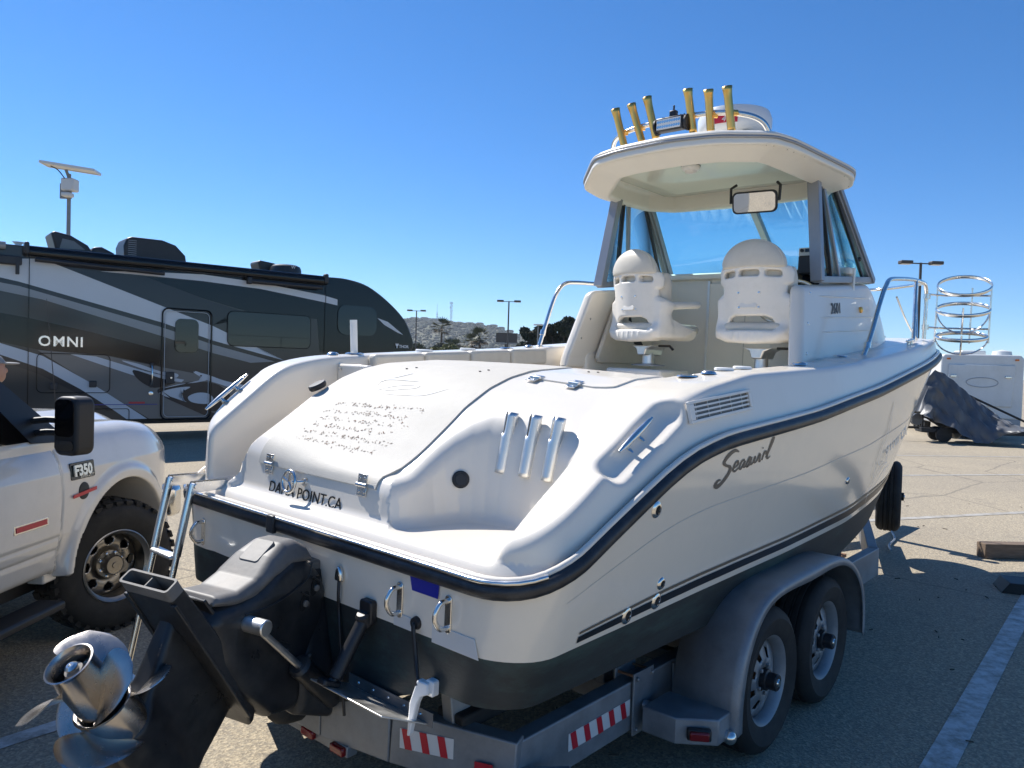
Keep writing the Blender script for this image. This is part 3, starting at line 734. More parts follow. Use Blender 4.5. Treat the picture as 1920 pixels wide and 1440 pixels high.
# upholstered side panel inside the port cheek
mb = MB(); pan = [(3.02, 1.86), (3.06, 1.82), (3.75, 1.82), (3.80, 1.86), (3.70, 2.30), (3.64, 2.345), (3.24, 2.345), (3.19, 2.31)]
mb.prism(pan, (0, 0.700, 0), (1, 0, 0), (0, -0.10, 1), (0, -1, 0), -0.19, -0.155)
sp = mb.build('side_panel', 'vinyl', house, bevel=0.012)
mb = MB(); mb.prism([(3.36, 2.26), (3.38, 2.10), (3.50, 1.98), (3.66, 1.95), (3.60, 2.0), (3.50, 2.06), (3.42, 2.14)], (0, 0.700, 0), (1, 0, 0), (0, -0.10, 1), (0, -1, 0), -0.154, -0.150); mb.build('panel_pocket', 'black_plastic', sp)
# cockpit sole, bulkhead with companionway door
MB().box((2.65, -0.07, 1.13), (2.4, 1.75, 0.04)).build('cockpit_sole', 'nonskid', boat)
bulk = MB(); bulk.box((3.90, -0.075, 1.86), (0.03, 1.62, 1.42)); bulk = bulk.build('bulkhead', 'liner', boat)
door = MB().box((3.878, -0.10, 1.84), (0.022, 0.62, 1.30)).build('companionway_door', 'liner', boat, bevel=0.006)
MB().box((3.865, -0.10, 1.84), (0.004, 0.004, 1.28)).build('door_seam', 'sand_grey', door)
for y in (-0.415, 0.215): MB().box((3.874, y, 1.84), (0.03, 0.022, 1.34)).build('door_track', 'aluminium', door, bevel=0.003)
MB().cyl((3.868, 0.06, 2.42), (3.86, 0.06, 2.42), 0.014, n=14).build('lock', 'black_plastic', door)
MB().cyl((3.868, -0.12, 1.55), (3.86, -0.12, 1.55), 0.010, n=14).build('lock', 'black_plastic', door)
MB().box((3.88, -0.075, 2.545), (0.10, 1.60, 0.05)).build('dash_ledge', 'liner', boat, bevel=0.012)
# step ladder frame beside the starboard seat
MB().tube([(3.80, -0.52, 1.4), (3.80, -0.52, 1.93)], 0.012).build('step_post', 'aluminium', boat)
for z in (1.79, 1.87): MB().tube([(3.80, -0.52, z), (3.80, -0.70, z)], 0.010).build('step_rung', 'aluminium', boat)
# helm console, wheel and instruments
hc = MB(); hc.prism([(3.52, 1.3), (3.90, 1.3), (3.90, 2.52), (3.74, 2.52), (3.56, 2.40)], (0, -0.60, 0), (1, 0, 0), (0, 0, 1), (0, 1, 0), -0.20, 0.17)
helm = hc.build('helm_console', 'liner', boat, bevel=0.03)
MB().box((3.64, -0.615, 2.475), (0.02, 0.26, 0.16), np.array([[0.85, 0, -0.5], [0, 1, 0], [0.5, 0, 0.85]])).build('instrument_panel', 'black_gloss', helm, bevel=0.01)
MB().box((3.62, -0.665, 2.565), (0.10, 0.13, 0.13)).build('depth_sounder', 'black_plastic', helm, bevel=0.012)
vh_ = MB().box((3.70, -0.655, 2.665), (0.11, 0.165, 0.062)).build('vhf_radio', 'shell_plastic', boat, bevel=0.008); lab(vh_, 'pale marine radio with keypad and dial')
MB().box((3.642, -0.645, 2.675), (0.004, 0.05, 0.024)).build('display', 'black_gloss', vh_)
for k in range(4): MB().cyl((3.645, -0.695 - 0.004 * k, 2.655 + 0.007 * k), (3.638, -0.695 - 0.004 * k, 2.655 + 0.007 * k), 0.005, n=8).build('radio_button', 'sand_grey', vh_)
MB().cyl((3.645, -0.60, 2.675), (3.63, -0.60, 2.675), 0.012, n=12).build('dial', 'black_plastic', vh_)
MB().tube(spline([(3.63, -0.70, 2.60), (3.58, -0.74, 2.56), (3.6, -0.70, 2.52), (3.62, -0.66, 2.56)], 6), 0.007, 6).build('handset_cord', 'black_plastic', vh_)
wc = np.array([3.42, -0.60, 2.30]); wa = unit((-0.8, 0, 0.6)); ex, ey, _ = basis(wa)
wheel = MB().tube([wc + 0.19 * (math.cos(t) * ex + math.sin(t) * ey) for t in np.linspace(0, 2 * math.pi, 33)[:-1]], 0.013, 8, closed=True).build('steering_wheel', 'stainless', boat, 60)
for t in (0.5, 2.6, 4.7): MB().tube([wc - wa * 0.03, wc + 0.18 * (math.cos(t) * ex + math.sin(t) * ey)], 0.010, 8).build('spoke', 'stainless', wheel)
MB().tube([wc - wa * 0.02, wc - wa * 0.2], 0.03, 10).build('column', 'black_plastic', wheel)

# ---------------------------------------------------------------- window frames and glass
fr = MB()
def fbar(a, b, w=0.05, t=0.035, hint=(0, 1, 0), name='window_frame', m='frame_grey'):
    return MB().bar(a, b, w, t, hint).build(name, m, boat, bevel=0.004)
WS = {  # corner points of the side windows: rear base, rear top, front top, front base
    's': [(3.24, -0.865, 2.41), (3.26, -0.795, 3.10), (3.68, -0.775, 3.13), (4.36, -0.845, 2.52)],
    'p': [(3.06, 0.715, 2.40), (3.17, 0.665, 3.08), (3.58, 0.660, 3.12), (4.08, 0.705, 2.53)]}
for k, sg in (('s', -1), ('p', 1)):
    rb, rt, ft, fb = [np.array(p) for p in WS[k]]
    fbar(rb, rt, 0.075, 0.06, (1, 0, 0)); fbar(ft, fb, 0.045, 0.05, (1, 0, 0)); fbar(rb + np.array([0, 0, .012]), fb + np.array([0, 0, .012]), 0.05, 0.045, (0, 0, 1)); fbar(rt, ft, 0.04, 0.045, (0, 0, 1))
    a = rb * 0.62 + fb * 0.38; b = rt * 0.62 + ft * 0.38
    fbar(a, b, 0.028, 0.03, (1, 0, 0)); fbar(rb * 0.78 + fb * 0.22, rt * 0.78 + ft * 0.22, 0.035, 0.02, (1, 0, 0), 'window_seal', 'black_plastic')
    a2 = ft * 0.93 + rt * 0.07; b2 = fb * 0.88 + rb * 0.12
    fbar(a2, b2, 0.02, 0.028, (1, 0, 0), 'window_seal', 'black_plastic')
    g = MB().add([rb, rt, ft, fb], [(0, 1, 2, 3)]).build('side_window', 'glass_side', boat, solid=0.006); lab(g, 'tinted sliding side window')
# windscreen: two panes meeting in the middle, slightly raked
cb = np.array([4.62, -0.075, 2.58]); ct = np.array([3.86, -0.075, 3.15])
for k in ('p', 's'):
    ft, fb = np.array(WS[k][2]), np.array(WS[k][3]); sg = 1 if k == 'p' else -1
    A, B = fb, ft; mb = MB()
    # curved pane: quadratic bow forward
    n = 10; rows = []
    for i in range(n + 1):
        t = i / n; bow = np.array([0.22 * (1 - t) * t * 2, 0.10 * sg * t * (1 - t) * 2, 0]); rows.append([A * (1 - t) + cb * t + bow, B * (1 - t) + ct * t + bow * 0.8])
    rows = np.array(rows); g = MB().grid(rows).build('windscreen', 'glass_aqua', boat, 60, solid=0.006); lab(g, 'aqua tinted windscreen pane')
    MB().tube(rows[:, 0], 0.02, 8).build('windscreen_frame', 'frame_grey', boat, 60); MB().tube(rows[:, 1], 0.028, 8).build('windscreen_frame', 'frame_grey', boat, 60)
    MB().tube(rows[:, 1] + np.array([0.0, 0, 0.03]), 0.012, 8).build('windscreen_seal', 'black_plastic', boat, 60)
    fbar(ft + np.array([.03, 0, 0]), fb + np.array([.03, 0, 0]), 0.075, 0.05, (1, 0, 0), 'windscreen_post')
fbar(ct, cb, 0.05, 0.05, (1, 0, 0), 'windscreen_post'); 
# wiper
MB().tube([(4.5, 0.2, 2.63), (4.42, -0.02, 2.78)], 0.006, 6).build('wiper', 'black_plastic', boat)
for k, p in (('s', (4.12, -0.838, 2.66)),): MB().ball(p, 0.018, 8).build('window_latch', 'black_plastic', boat)

# ---------------------------------------------------------------- hard top
HTC = [(2.30, 0.10), (2.37, 0.32), (2.86, 0.76), (3.2, 0.84), (3.62, 0.80), (3.88, 0.55), (3.97, -0.06), (3.90, -0.62), (3.74, -0.88), (3.45, -0.985), (2.62, -0.915), (2.45, -0.86), (2.30, -0.58), (2.265, -0.30)]
def soften(P, k=0.22, n=4):
    P = np.array(P); out = []; m = len(P)
    for i in range(m):
        a, b, c = P[i - 1], P[i], P[(i + 1) % m]; p0 = b + (a - b) * min(k, 0.10 / np.linalg.norm(a - b) + .08); p1 = b + (c - b) * min(k, 0.10 / np.linalg.norm(c - b) + .08)
        for j in range(n + 1): t = j / n; out.append((1 - t) ** 2 * p0 + 2 * t * (1 - t) * b + t * t * p1)
    return np.array(out)
HT = soften(HTC)
def top_sdf(X, Y, Z):
    d2 = sd_poly(X, Y, HT); q = Y + 0.075; crown = 0.03 * (1 - np.clip(np.abs(q) / 0.95, 0, 1) ** 2) - 0.02 * np.clip((X - 3.4) / 0.9, 0, 1) ** 2
    zt = 3.172 + crown + 0.008 * np.clip(-d2 / 0.06, 0, 1) + 0.016 * np.clip((-d2 - 0.16) / 0.05, 0, 1)
    zb = 3.098 + 0.5 * crown - 0.40 * np.clip(-d2 - 0.02, 0, 0.15)
    d = smax(d2 + 0.16 * np.clip(Z - 3.15, -0.2, 0.2) , Z - zt, 0.02); d = smax(d, zb - Z, 0.015)
    cav = smax(smax(d2 + 0.20, X - 3.72, 0.05), Z - 3.175 - 0.5 * crown, 0.03)
    return smax(d, -cav, 0.035)
top = sdf_obj(top_sdf, ar(2.2, 4.4, 0.016), ar(-1.1, 0.95, 0.016), ar(2.98, 3.32, 0.0095), 'hard_top', 'liner', boat)
lab(top, 'off-white moulded hard top with glossy headliner')
def ht_edge(off, z):
    P = HT; t = np.roll(P, -1, 0) - np.roll(P, 1, 0); t /= np.linalg.norm(t, axis=1)[:, None]; n = np.stack([t[:, 1], -t[:, 0]], 1)
    c = P.mean(0); sg = np.sign((n * (P - c)).sum(1)); Q = P + n * sg[:, None] * off; cr = 0.03 * (1 - np.clip(np.abs(Q[:, 1] + 0.075) / 0.95, 0, 1) ** 2) - 0.02 * np.clip((Q[:, 0] - 3.4) / 0.9, 0, 1) ** 2
    return np.column_stack([Q, z + cr * 0.8])
MB().tube(ht_edge(0.006, 3.138), 0.009, 8, closed=True).build('edge_gasket', 'frame_grey', top, 60)
MB().tube(ht_edge(0.004, 3.153), 0.010, 8, closed=True).build('edge_moulding', 'gelcoat', top, 60)
e = ht_edge(-0.022, 3.098); 
for k in range(0, len(e), 2):
    MB().ball(e[k], 0.0065, 4).build('rivet', 'stainless', top)
hl = MB(); hl.grid(np.array([[(x, y, 3.158 + 0.015 * (1 - ((y + 0.075) / 0.95) ** 2) - 0.01 * max((x - 3.4) / 0.9, 0) ** 2) for y in np.linspace(-0.70, 0.52, 10)] for x in np.linspace(2.60, 3.70, 12)]))
lab(hl.build('headliner', 'headliner', top, 60, solid=0.004), 'glossy pale headliner')
dome = MB().lathe([(0.062, 0), (0.062, 0.016), (0.054, 0.026), (0.044, 0.030)], (2.86, -0.12, 3.160), (0, 0, -1), 26).build('dome_light', 'white_plastic', top, 40)
MB().lathe([(0.044, 0.0), (0.034, 0.014), (0.001, 0.024)], (2.86, -0.12, 3.132), (0, 0, -1), 22).build('lens', 'refl_white', dome, 60)
MB().lathe([(0.064, 0), (0.064, 0.004)], (2.86, -0.12, 3.163), (0, 0, -1), 26).build('gasket_ring', 'black_plastic', dome)
# rear-view mirror
mc = np.array([3.10, -0.472, 2.932]); mx_ = unit((0.25, -1.0, 0.03)); mz_ = unit((-0.25, -0.05, 1.0)); mn = unit(np.cross(mx_, mz_)); mn = mn if mn[0] < 0 else -mn
mir = MB().prism(rrect(0.29, 0.145, 0.035), mc, mx_, mz_, mn, -0.02, 0.012).build('tow_mirror', 'black_plastic', boat, bevel=0.006); lab(mir, 'black framed rear-view mirror under the hard top')
MB().prism(rrect(0.265, 0.122, 0.028), mc, mx_, mz_, mn, 0.0125, 0.0145).build('mirror_glass', 'mirror', mir)
for s in (-1, 1): MB().tube([mc + mx_ * s * 0.155, mc + mx_ * s * 0.158 + np.array([0, 0, .10]), mc + mx_ * s * 0.13 + np.array([0.02, 0, .125])], 0.010, 6).build('mirror_bracket', 'black_plastic', mir)

# rod holders across the top ("rocket launcher"), their rail, lamp and radar
rp = spline([(2.66, 0.37, 3.22), (2.62, 0.35, 3.28), (2.55, 0.27, 3.335), (2.51, 0.1, 3.36), (2.50, -0.17, 3.37), (2.51, -0.45, 3.365), (2.55, -0.63, 3.335), (2.60, -0.72, 3.29), (2.64, -0.75, 3.22)], 6)
rrail = MB().tube(rp, 0.017, 12).build('launcher_rail', 'stainless', boat, 60)
for p in (rp[0], rp[-1]): MB().lathe([(0.04, 0), (0.038, 0.008), (0.02, 0.012)], p - np.array([0, 0, 0.012]), (0, 0, 1), 20).build('rail_foot', 'stainless', rrail)
RODP = [(0.172, 0.236, 3.236, 3.493), (0.038, 0.113, 3.247, 3.503), (-0.064, -0.002, 3.256, 3.527), (-0.322, -0.290, 3.260, 3.522), (-0.441, -0.430, 3.238, 3.492), (-0.575, -0.550, 3.230, 3.488)]
for k, (y0, y1, z0, z1) in enumerate(RODP):
    a = np.array([2.50, y0, z0]); b = np.array([2.46, y1, z1]); d = unit(b - a); c = a + d * 0.115
    mb = MB(); pts = [a + (b - a) * t for t in np.linspace(0, 1, 12)]; rr = [0.023] * 9 + [0.0235, 0.026, 0.030]
    mb.tube(pts, rr, 18, caps=False); ro = mb.build('rocket_rod_holder', 'brass', boat, 60, solid=0.0025, fixn=False)
    MB().cyl(a, a + d * 0.004, 0.024, n=14).build('end_cap', 'brass', ro); MB().tube([c + np.array([0.01, 0, 0]), c + np.array([0.04, -0.03, 0.0])], 0.018, 10).build('weld_stub', 'brass', ro)
lp = MB().box((2.455, -0.19, 3.325), (0.06, 0.19, 0.085)); lamp = lp.build('flood_lamp', 'black_plastic', boat, bevel=0.008); lab(lamp, 'black LED work lamp on the launcher rail')
MB().box((2.423, -0.19, 3.323), (0.006, 0.165, 0.062)).build('lamp_face', 'refl_white', lamp)
mb = MB()
for i in range(10):
    for j in range(2): mb.lathe([(0.009, 0), (0.0065, -0.004), (0.002, -0.006)], (2.4195, -0.263 + i * 0.0162, 3.308 + j * 0.030), (-1, 0, 0), 8)
tag(mb.build('led_lens', 'stainless', lamp), kind='stuff')
for s in (-1, 1): MB().lathe([(0.05, 0), (0.05, 0.012), (0.02, 0.014)], (2.47, -0.19 + s * 0.1, 3.325), (0, s, 0), 18).build('lamp_end', 'black_plastic', lamp)
MB().box((2.48, -0.19, 3.39), (0.035, 0.045, 0.05)).tube([(2.48, -0.19, 3.41), (2.48, -0.19, 3.45)], 0.006).build('lamp_clamp', 'black_plastic', lamp, bevel=0.005)
for k in range(7): MB().box((2.49, -0.265 + k * 0.025, 3.375), (0.03, 0.005, 0.02)).build('cooling_fin', 'black_plastic', lamp)
RC = np.array([3.12, -0.29, 3.375])
rad = MB().lathe([(0.16, 0.0), (0.22, 0.02), (0.242, 0.06), (0.244, 0.12), (0.226, 0.165), (0.16, 0.185), (0.001, 0.192)], RC, (0, 0, 1), 44).build('radar_dome', 'radome', boat, 45); lab(rad, 'pale grey radar dome on the hard top')
MB().prism([(-.19, -.16), (.22, -.16), (.2, .2), (-.16, .2)], (RC[0], RC[1], 0), (0, 1, 0), (1, 0, 0), (0, 0, 1), 3.23, 3.38).build('radar_mount', 'gelcoat', rad, bevel=0.02)
V = []
for zz in (0.045, 0.10):
    for k in range(7): a = R(210 - k * 6); V.append(RC + np.array([0.2465 * math.cos(a), 0.2465 * math.sin(a), zz]))
lg = MB().add(V, [(k, k + 1, 8 + k, 7 + k) for k in range(6)]).build('radar_badge', 'refl_red', rad); lab(lg, 'red badge reading 4G')
a = R(186); letters('badge_lettering', '4G', 0.055, RC + np.array([0.250 * math.cos(a), 0.250 * math.sin(a), 0.052]), (0.17 + 0.12, -1, 0), (0, 0, 1), 'refl_white', rad, extrude=0.0005, shear=0.2)
MB().prism(rrect(0.55, 0.36, 0.05), (3.55, -0.55, 0), (1, 0, 0), (0, 1, 0), (0, 0, 1), 3.215, 3.262).build('roof_hatch', 'glass_black', top, bevel=0.01)
# ---------------------------------------------------------------- helm seats
def shell_sdf(X, Y, Z):
    # local: x forward, y port, z up from the seat bottom; back of the chair at x = 0
    lean = -0.10 * np.clip(Z - 0.12, 0, 1); xx = X - lean
    bow = 0.10 * (Y / 0.25) ** 2
    back = smax(np.abs(xx - bow - 0.02) - 0.026, sd_poly(Y, Z, [(-.235, .08), (-.252, .20), (-.250, .335), (-.238, .36), (-.205, .38), (-.208, .43), (-.235, .455), (-.240, .53), (-.225, .575), (0, .60), (.225, .575), (.240, .53), (.235, .455), (.208, .43), (.205, .38), (.238, .36), (.250, .335), (.252, .20), (.235, .08), (.17, .02), (0, .0), (-.17, .02)]), 0.03)
    pan = smax(smax(np.abs(Z - 0.065 - 0.12 * np.clip(np.abs(Y) - 0.17, 0, 1) * 3) - 0.045, np.abs(Y) - 0.235, 0.05), smax(-X + 0.0, X - 0.46, 0.05), 0.05)
    arms = sd_cap(X, np.abs(Y), Z, (0.12, 0.222, 0.30), (0.40, 0.25, 0.33), 0.032, 0.028)
    side = smax(smax(np.abs(np.abs(Y) - 0.222) - 0.018, sd_poly(X, Z, [(.05, .04), (.30, .05), (.40, .11), (.30, .15), (.18, .20), (.15, .32), (.05, .33)]), 0.02), np.abs(Y) * 0 - 1, 0)
    d = smin(back, pan, 0.06); d = smin(d, arms, 0.05); d = smin(d, side, 0.04)
    hole = smax(np.abs(xx - bow) - 0.2, sd_poly(Y, Z, [(-.15, .10), (-.155, .14), (-.135, .185), (-.10, .205), (.10, .205), (.135, .185), (.155, .14), (.15, .10)]), 0.02)
    d = smax(d, -np.maximum(hole, X - 0.12), 0.02)
    for (y0, y1) in ((-.185, -.095), (-.065, .065), (.095, .185)):
        sl_ = smax(np.abs((Y - (y0 + y1) / 2)) - (y1 - y0) / 2, np.abs(Z - 0.515 - 0.010 * (1 - (Y / .2) ** 2)) - 0.024, 0.02)
        d = smax(d, -np.maximum(sl_, np.abs(xx - bow) - 0.2), 0.012)
    for k in range(-2, 3): d = d - 0.004 * np.exp(-((Y - k * 0.05) / 0.008) ** 2) * np.exp(-((Z - 0.055) / 0.035) ** 2) * (X < 0.1)
    return d
def cush_sdf(X, Y, Z):
    xx = X + 0.10 * np.clip(Z - 0.12, 0, 1); bow = 0.10 * (Y / 0.25) ** 2
    bk = smax(np.abs(xx - bow - 0.10) - 0.060, sd_poly(Y, Z, [(-.19, .22), (-.222, .36), (-.225, .5), (-.215, .58), (.215, .58), (.225, .5), (.222, .36), (.19, .22)]), 0.06)
    hd = sd_ell(xx, Y, Z, (0.075, 0, 0.575), (0.085, 0.208, 0.205))
    bk = smin(bk, smax(hd, 0.56 - Z, 0.02), 0.02)
    st = sd_box(X, Y, Z, (0.27, 0, 0.120), (0.25, 0.195, 0.045), 0.04)
    d = smin(bk, st, 0.03)
    return d
def seat(name_, x, y, z, rz, label):
    s = thing_part(name_, (x, y, z), rz); lab(s, label)
    return s
def thing_part(name_, loc, rz):
    o = bpy.data.objects.new(name_, None); C.objects.link(o); o.parent = boat; o.location = loc; o.rotation_euler = (0, 0, rz); return o
def sub_from(o, parent):
    c = o.copy(); C.objects.link(c); c.parent = parent; return c
seat1 = thing_part('helm_seat', (2.86, 0.30, 1.985), R(-14)); seat1.scale = (1, 1.02, 0.83); lab(seat1, 'white bucket helm seat on the port side turned slightly')
sdf_obj(shell_sdf, ar(-0.2, 0.52, 0.0125), ar(-0.34, 0.34, 0.0125), ar(-0.04, 0.68, 0.0125), 'seat_shell', 'shell_plastic', seat1)
sdf_obj(cush_sdf, ar(-0.12, 0.56, 0.015), ar(-0.26, 0.26, 0.015), ar(0.06, 0.80, 0.015), 'cushion', 'vinyl', seat1)
Q = project(cush_sdf, [(0.02 - .02, .20 * math.cos(t), .59 + .18 * math.sin(t)) for t in np.linspace(0.02, math.pi - .02, 26)], 0.0); MB().tube(Q, 0.004, 6).build('piping', 'vinyl', seat1, 60)
Q = project(cush_sdf, [(0.10, .20 * math.cos(t), .59 + .18 * math.sin(t)) for t in np.linspace(0.02, math.pi - .02, 26)], 0.0); MB().tube(Q, 0.004, 6).build('piping', 'vinyl', seat1, 60)
MB().prism([(-.10, -.03), (.10, -.03), (.05, -.06), (.035, -.115), (-.035, -.115), (-.05, -.06)], (0.22, 0, 0), (0, 1, 0), (0, 0, 1), (1, 0, 0), -.10, .08).build('seat_mount', 'aluminium', seat1, bevel=0.01)
MB().lathe([(0.045, -.20), (0.04, -.06)], (0.20, 0, 0), (0, 0, 1), 18).build('pedestal', 'aluminium', seat1)
MB().lathe([(0.12, -.205), (0.12, -.195), (0.05, -.185)], (0.20, 0, 0), (0, 0, 1), 24).build('pedestal_plate', 'frame_grey', seat1)
MB().tube([(.2, -.1, -.03), (.2, -.2, -.03), (.19, -.24, -.06)], 0.010, 8).build('adjust_lever', 'black_plastic', seat1)
for y in (-.08, .08):
    for z in (.26, .37): q = project(shell_sdf, [(-0.08, y, z)], 0)[0]; MB().lathe([(0.009, 0), (0.008, 0.003), (0.001, 0.004)], q, (-1, 0, 0), 10).build('screw', 'stainless', seat1)
q = project(shell_sdf, [(-0.08, 0, .275)], 0)[0]; MB().prism(rrect(.11, .036, .016), q + np.array([0, 0, 0]), (0, 1, 0), (0.1, 0, 1), (-1, 0, 0), -0.004, 0.002).build('maker_plate', 'shell_plastic', seat1, bevel=0.002)
seat2 = thing_part('helm_seat', (2.86, -0.585, 1.99), R(-3)); seat2.scale = (1, 1.04, 0.84); lab(seat2, 'white bucket helm seat at the wheel')
for ch in list(seat1.children): sub_from(ch, seat2)
for nm, y, rz in (('seat_box', 0.28, -5), ('seat_box', -0.60, 0)):
    sb = MB().box((3.10, y, 1.48), (0.42, 0.46, 0.62)).build(nm, 'liner', boat, bevel=0.02)
    MB().prism(rrect(0.20, 0.20, 0.07), (2.888, y - 0.08, 1.62), (0, 1, 0), (0, 0, 1), (-1, 0, 0), 0, 0.008).build('locker_door', 'liner', sb, bevel=0.004)
MB().tube([(2.87, 0.42, 1.74), (2.84, 0.42, 1.74), (2.83, 0.43, 1.70), (2.83, 0.435, 1.62)], 0.009, 8).build('grab_handle', 'stainless', boat)

# ---------------------------------------------------------------- rails, bolsters, small deck fittings
def prail(path, r, name, par=boat, m='stainless', n=6): return MB().tube(spline(path, n), r, 10).build(name, m, par, 60)
br = prail([(3.40, -1.12, 1.93), (3.56, -1.11, 2.06), (3.86, -1.08, 2.34), (4.00, -1.07, 2.45), (4.12, -1.06, 2.505), (4.4, -1.05, 2.54), (4.9, -1.02, 2.585), (5.3, -1.0, 2.60), (5.42, -0.99, 2.58), (5.46, -0.99, 2.50), (5.46, -0.99, 2.3), (5.46, -0.99, 2.14)], 0.016, 'bow_rail')
prail([(5.3, -1.0, 2.60), (6.2, -0.72, 2.68), (6.9, -0.28, 2.72), (7.0, -0.06, 2.72), (6.9, 0.16, 2.72), (6.2, 0.60, 2.70), (5.2, 0.90, 2.63), (4.2, 0.97, 2.54), (3.5, 0.985, 2.47), (3.12, 0.985, 2.445), (2.98, 0.99, 2.42), (2.90, 1.0, 2.34), (2.84, 1.01, 2.20), (2.74, 1.02, 1.93)], 0.016, 'bow_rail')
for a, b in (((4.78, -1.075, 2.06), (4.98, -1.02, 2.585)), ((6.1, -0.78, 2.17), (6.2, -0.72, 2.68)), ((6.1, 0.62, 2.17), (6.2, 0.6, 2.70)), ((5.1, 0.92, 2.12), (5.2, 0.90, 2.63)), ((4.1, 0.98, 2.03), (4.2, 0.97, 2.54))): prail([a, b], 0.014, 'rail_stanchion', br)
prail([(4.35, -1.05, 2.40), (4.9, -1.0, 2.23), (5.45, -0.985, 2.06)], 0.007, 'rail_brace', br)
for p in ((3.415, -1.12, 1.92), (2.745, 1.02, 1.92), (4.78, -1.075, 2.05)): MB().lathe([(0.034, 0), (0.03, 0.008), (0.02, 0.014)], p, (0, 0, 1), 18).build('rail_foot', 'stainless', br)
for p in ((3.50, -1.115, 2.01), (2.775, 1.018, 2.03)): MB().lathe([(0.022, -.02), (0.022, .02)], p, (0.3, 0.02, 0.9), 14).build('rail_clamp', 'stainless', br)
# fender baskets on the starboard bow rail
fbk = MB(); 
def hoop(c, r, tilt, sq=1.0):
    c = np.array(c); a = unit((1, 0.0, 0)); b = unit((0, math.cos(tilt), math.sin(tilt)))
    return [c + r * (math.cos(t) * a * sq + math.sin(t) * b) for t in np.linspace(0, 2 * math.pi, 33)[:-1]]
bk = None
for kx in range(1):
    bc = np.array([5.62, -1.24, 0])
    va = np.array([-0.2, 0.98, 0]); vv = np.array([0.98, 0.2, 0])
    def ringp(z, r, tau, t0=0, t1=2 * math.pi, n=33, drop=0.0):
        return [np.array([bc[0], bc[1], z]) + r * (math.cos(t) * va + math.sin(t) * (vv * math.cos(tau) + np.array([0, 0, math.sin(tau)]))) for t in np.linspace(t0, t1, n)]
    for z, r, tau in ((2.60, 0.20, 0.50), (2.40, 0.20, 0.34), (2.17, 0.19, 0.22)):
        o = MB().tube(ringp(z, r, tau)[:-1], 0.0075, 8, closed=True, flat=2.2).build('fender_basket' if bk is None else 'basket_hoop', 'stainless', boat if bk is None else bk, 60)
        if bk is None: bk = lab(o, 'stainless fender basket on the bow rail')
    for z0, zb in ((2.40, 2.20), (2.17, 2.02)):
        for ph in (0.0, 1.57):
            dr = math.cos(ph) * va + math.sin(ph) * vv; P_ = [np.array([bc[0], bc[1], z0 - (z0 - zb) * math.sin(t)]) + 0.195 * math.cos(t) * dr for t in np.linspace(0, math.pi, 21)]; MB().tube(P_, 0.0065, 8, flat=2.0).build('basket_strap', 'stainless', bk, 60)
    for t in (0.0, 1.9, 3.14):
        p = bc + 0.198 * (math.cos(t) * va + math.sin(t) * vv); MB().tube([p + np.array([0, 0, 2.12]), p + np.array([0, 0, 2.60])], 0.008, 8).build('basket_upright', 'stainless', bk)
    for z in (2.52, 2.24): MB().tube([(5.46, -1.0, z), (5.62, -1.10, z), (5.70, -1.42, z)], 0.008, 8).build('basket_arm', 'stainless', bk)
for z in (2.50, 2.24): MB().lathe([(0.028, -.02), (0.028, .02)], (5.46, -0.995, z), (0, 0, 1), 12).build('rail_clamp', 'stainless', br)
cleat((4.35, -1.135, 2.075), (4.62, -1.12, 2.10), (0, -0.1, 1), r=0.012)
# anchor roller and pulpit plank at the bow
MB().prism([(6.6, -.20), (7.15, -.13), (7.40, -.10), (7.43, 0), (7.40, .10), (7.15, .13), (6.6, .20)], (0, yc, 0), (1, 0, 0), (0, 1, 0), (0, 0, 1), 2.19, 2.245).build('bow_pulpit', 'gelcoat', boat, bevel=0.015)
MB().tube([(6.9, yc, 2.28), (7.35, yc, 2.28), (7.46, yc, 2.22), (7.44, yc - 0.1, 2.12)], 0.02, 8).build('anchor', 'galv', boat, 60)
MB().lathe([(0.025, -.04), (0.018, 0), (0.025, .04)], (7.4, yc, 2.255), (0, 1, 0), 12).build('bow_roller', 'rubber', boat)
# search light box, horn and cable at the cabin side
MB().box((3.98, -0.865, 2.33), (0.10, 0.05, 0.055)).build('horn', 'white_plastic', boat, bevel=0.008)
MB().lathe([(0.022, 0), (0.022, .03), (0.012, .035)], (3.99, -0.89, 2.28), (0, -1, 0), 14).build('shore_socket', 'brass', boat)
MB().tube(spline([(3.94, -0.89, 2.27), (3.93, -0.90, 2.18), (3.98, -0.905, 2.12), (4.03, -0.90, 2.2), (4.02, -0.89, 2.28)], 6), 0.0045, 6).build('cable', 'white_plastic', boat)
# gunwale fittings
def gfit(x, y, prof, name, m='stainless', sc=(1, 1)):
    q = project(cap_sdf, [(x, y, 1.85)], 0.001)[0]; mb = MB().lathe(prof, (0, 0, 0), (0, 0, 1), 24); V = np.array(mb.v) * np.array([sc[0], sc[1], 1]) + q; mb.v = [tuple(p) for p in V]
    return mb.build(name, m, boat, 40), q
FR = [(0.042, 0), (0.040, 0.006), (0.028, 0.010), (0.024, 0.004), (0.001, 0.003)]
for x, y in ((1.28, -1.02), (2.5, -1.06), (3.2, -1.06), (1.0, 1.0), (2.35, 1.0)):
    o, q = gfit(x, y, FR, 'flush_rod_holder', sc=(1.5, 1.0)); MB().lathe([(0.022, 0.0), (0.001, 0.0005)], q + np.array([0, 0, 0.008]), (0, 0, 1), 16).build('bore', 'hole_shade', o)
for x, y in ((1.42, -1.05), (2.45, -1.08), (0.86, 1.02), (2.6, 1.0)): gfit(x, y, [(0.035, 0), (0.033, 0.008), (0.022, 0.016), (0.001, 0.018)], 'deck_filler')
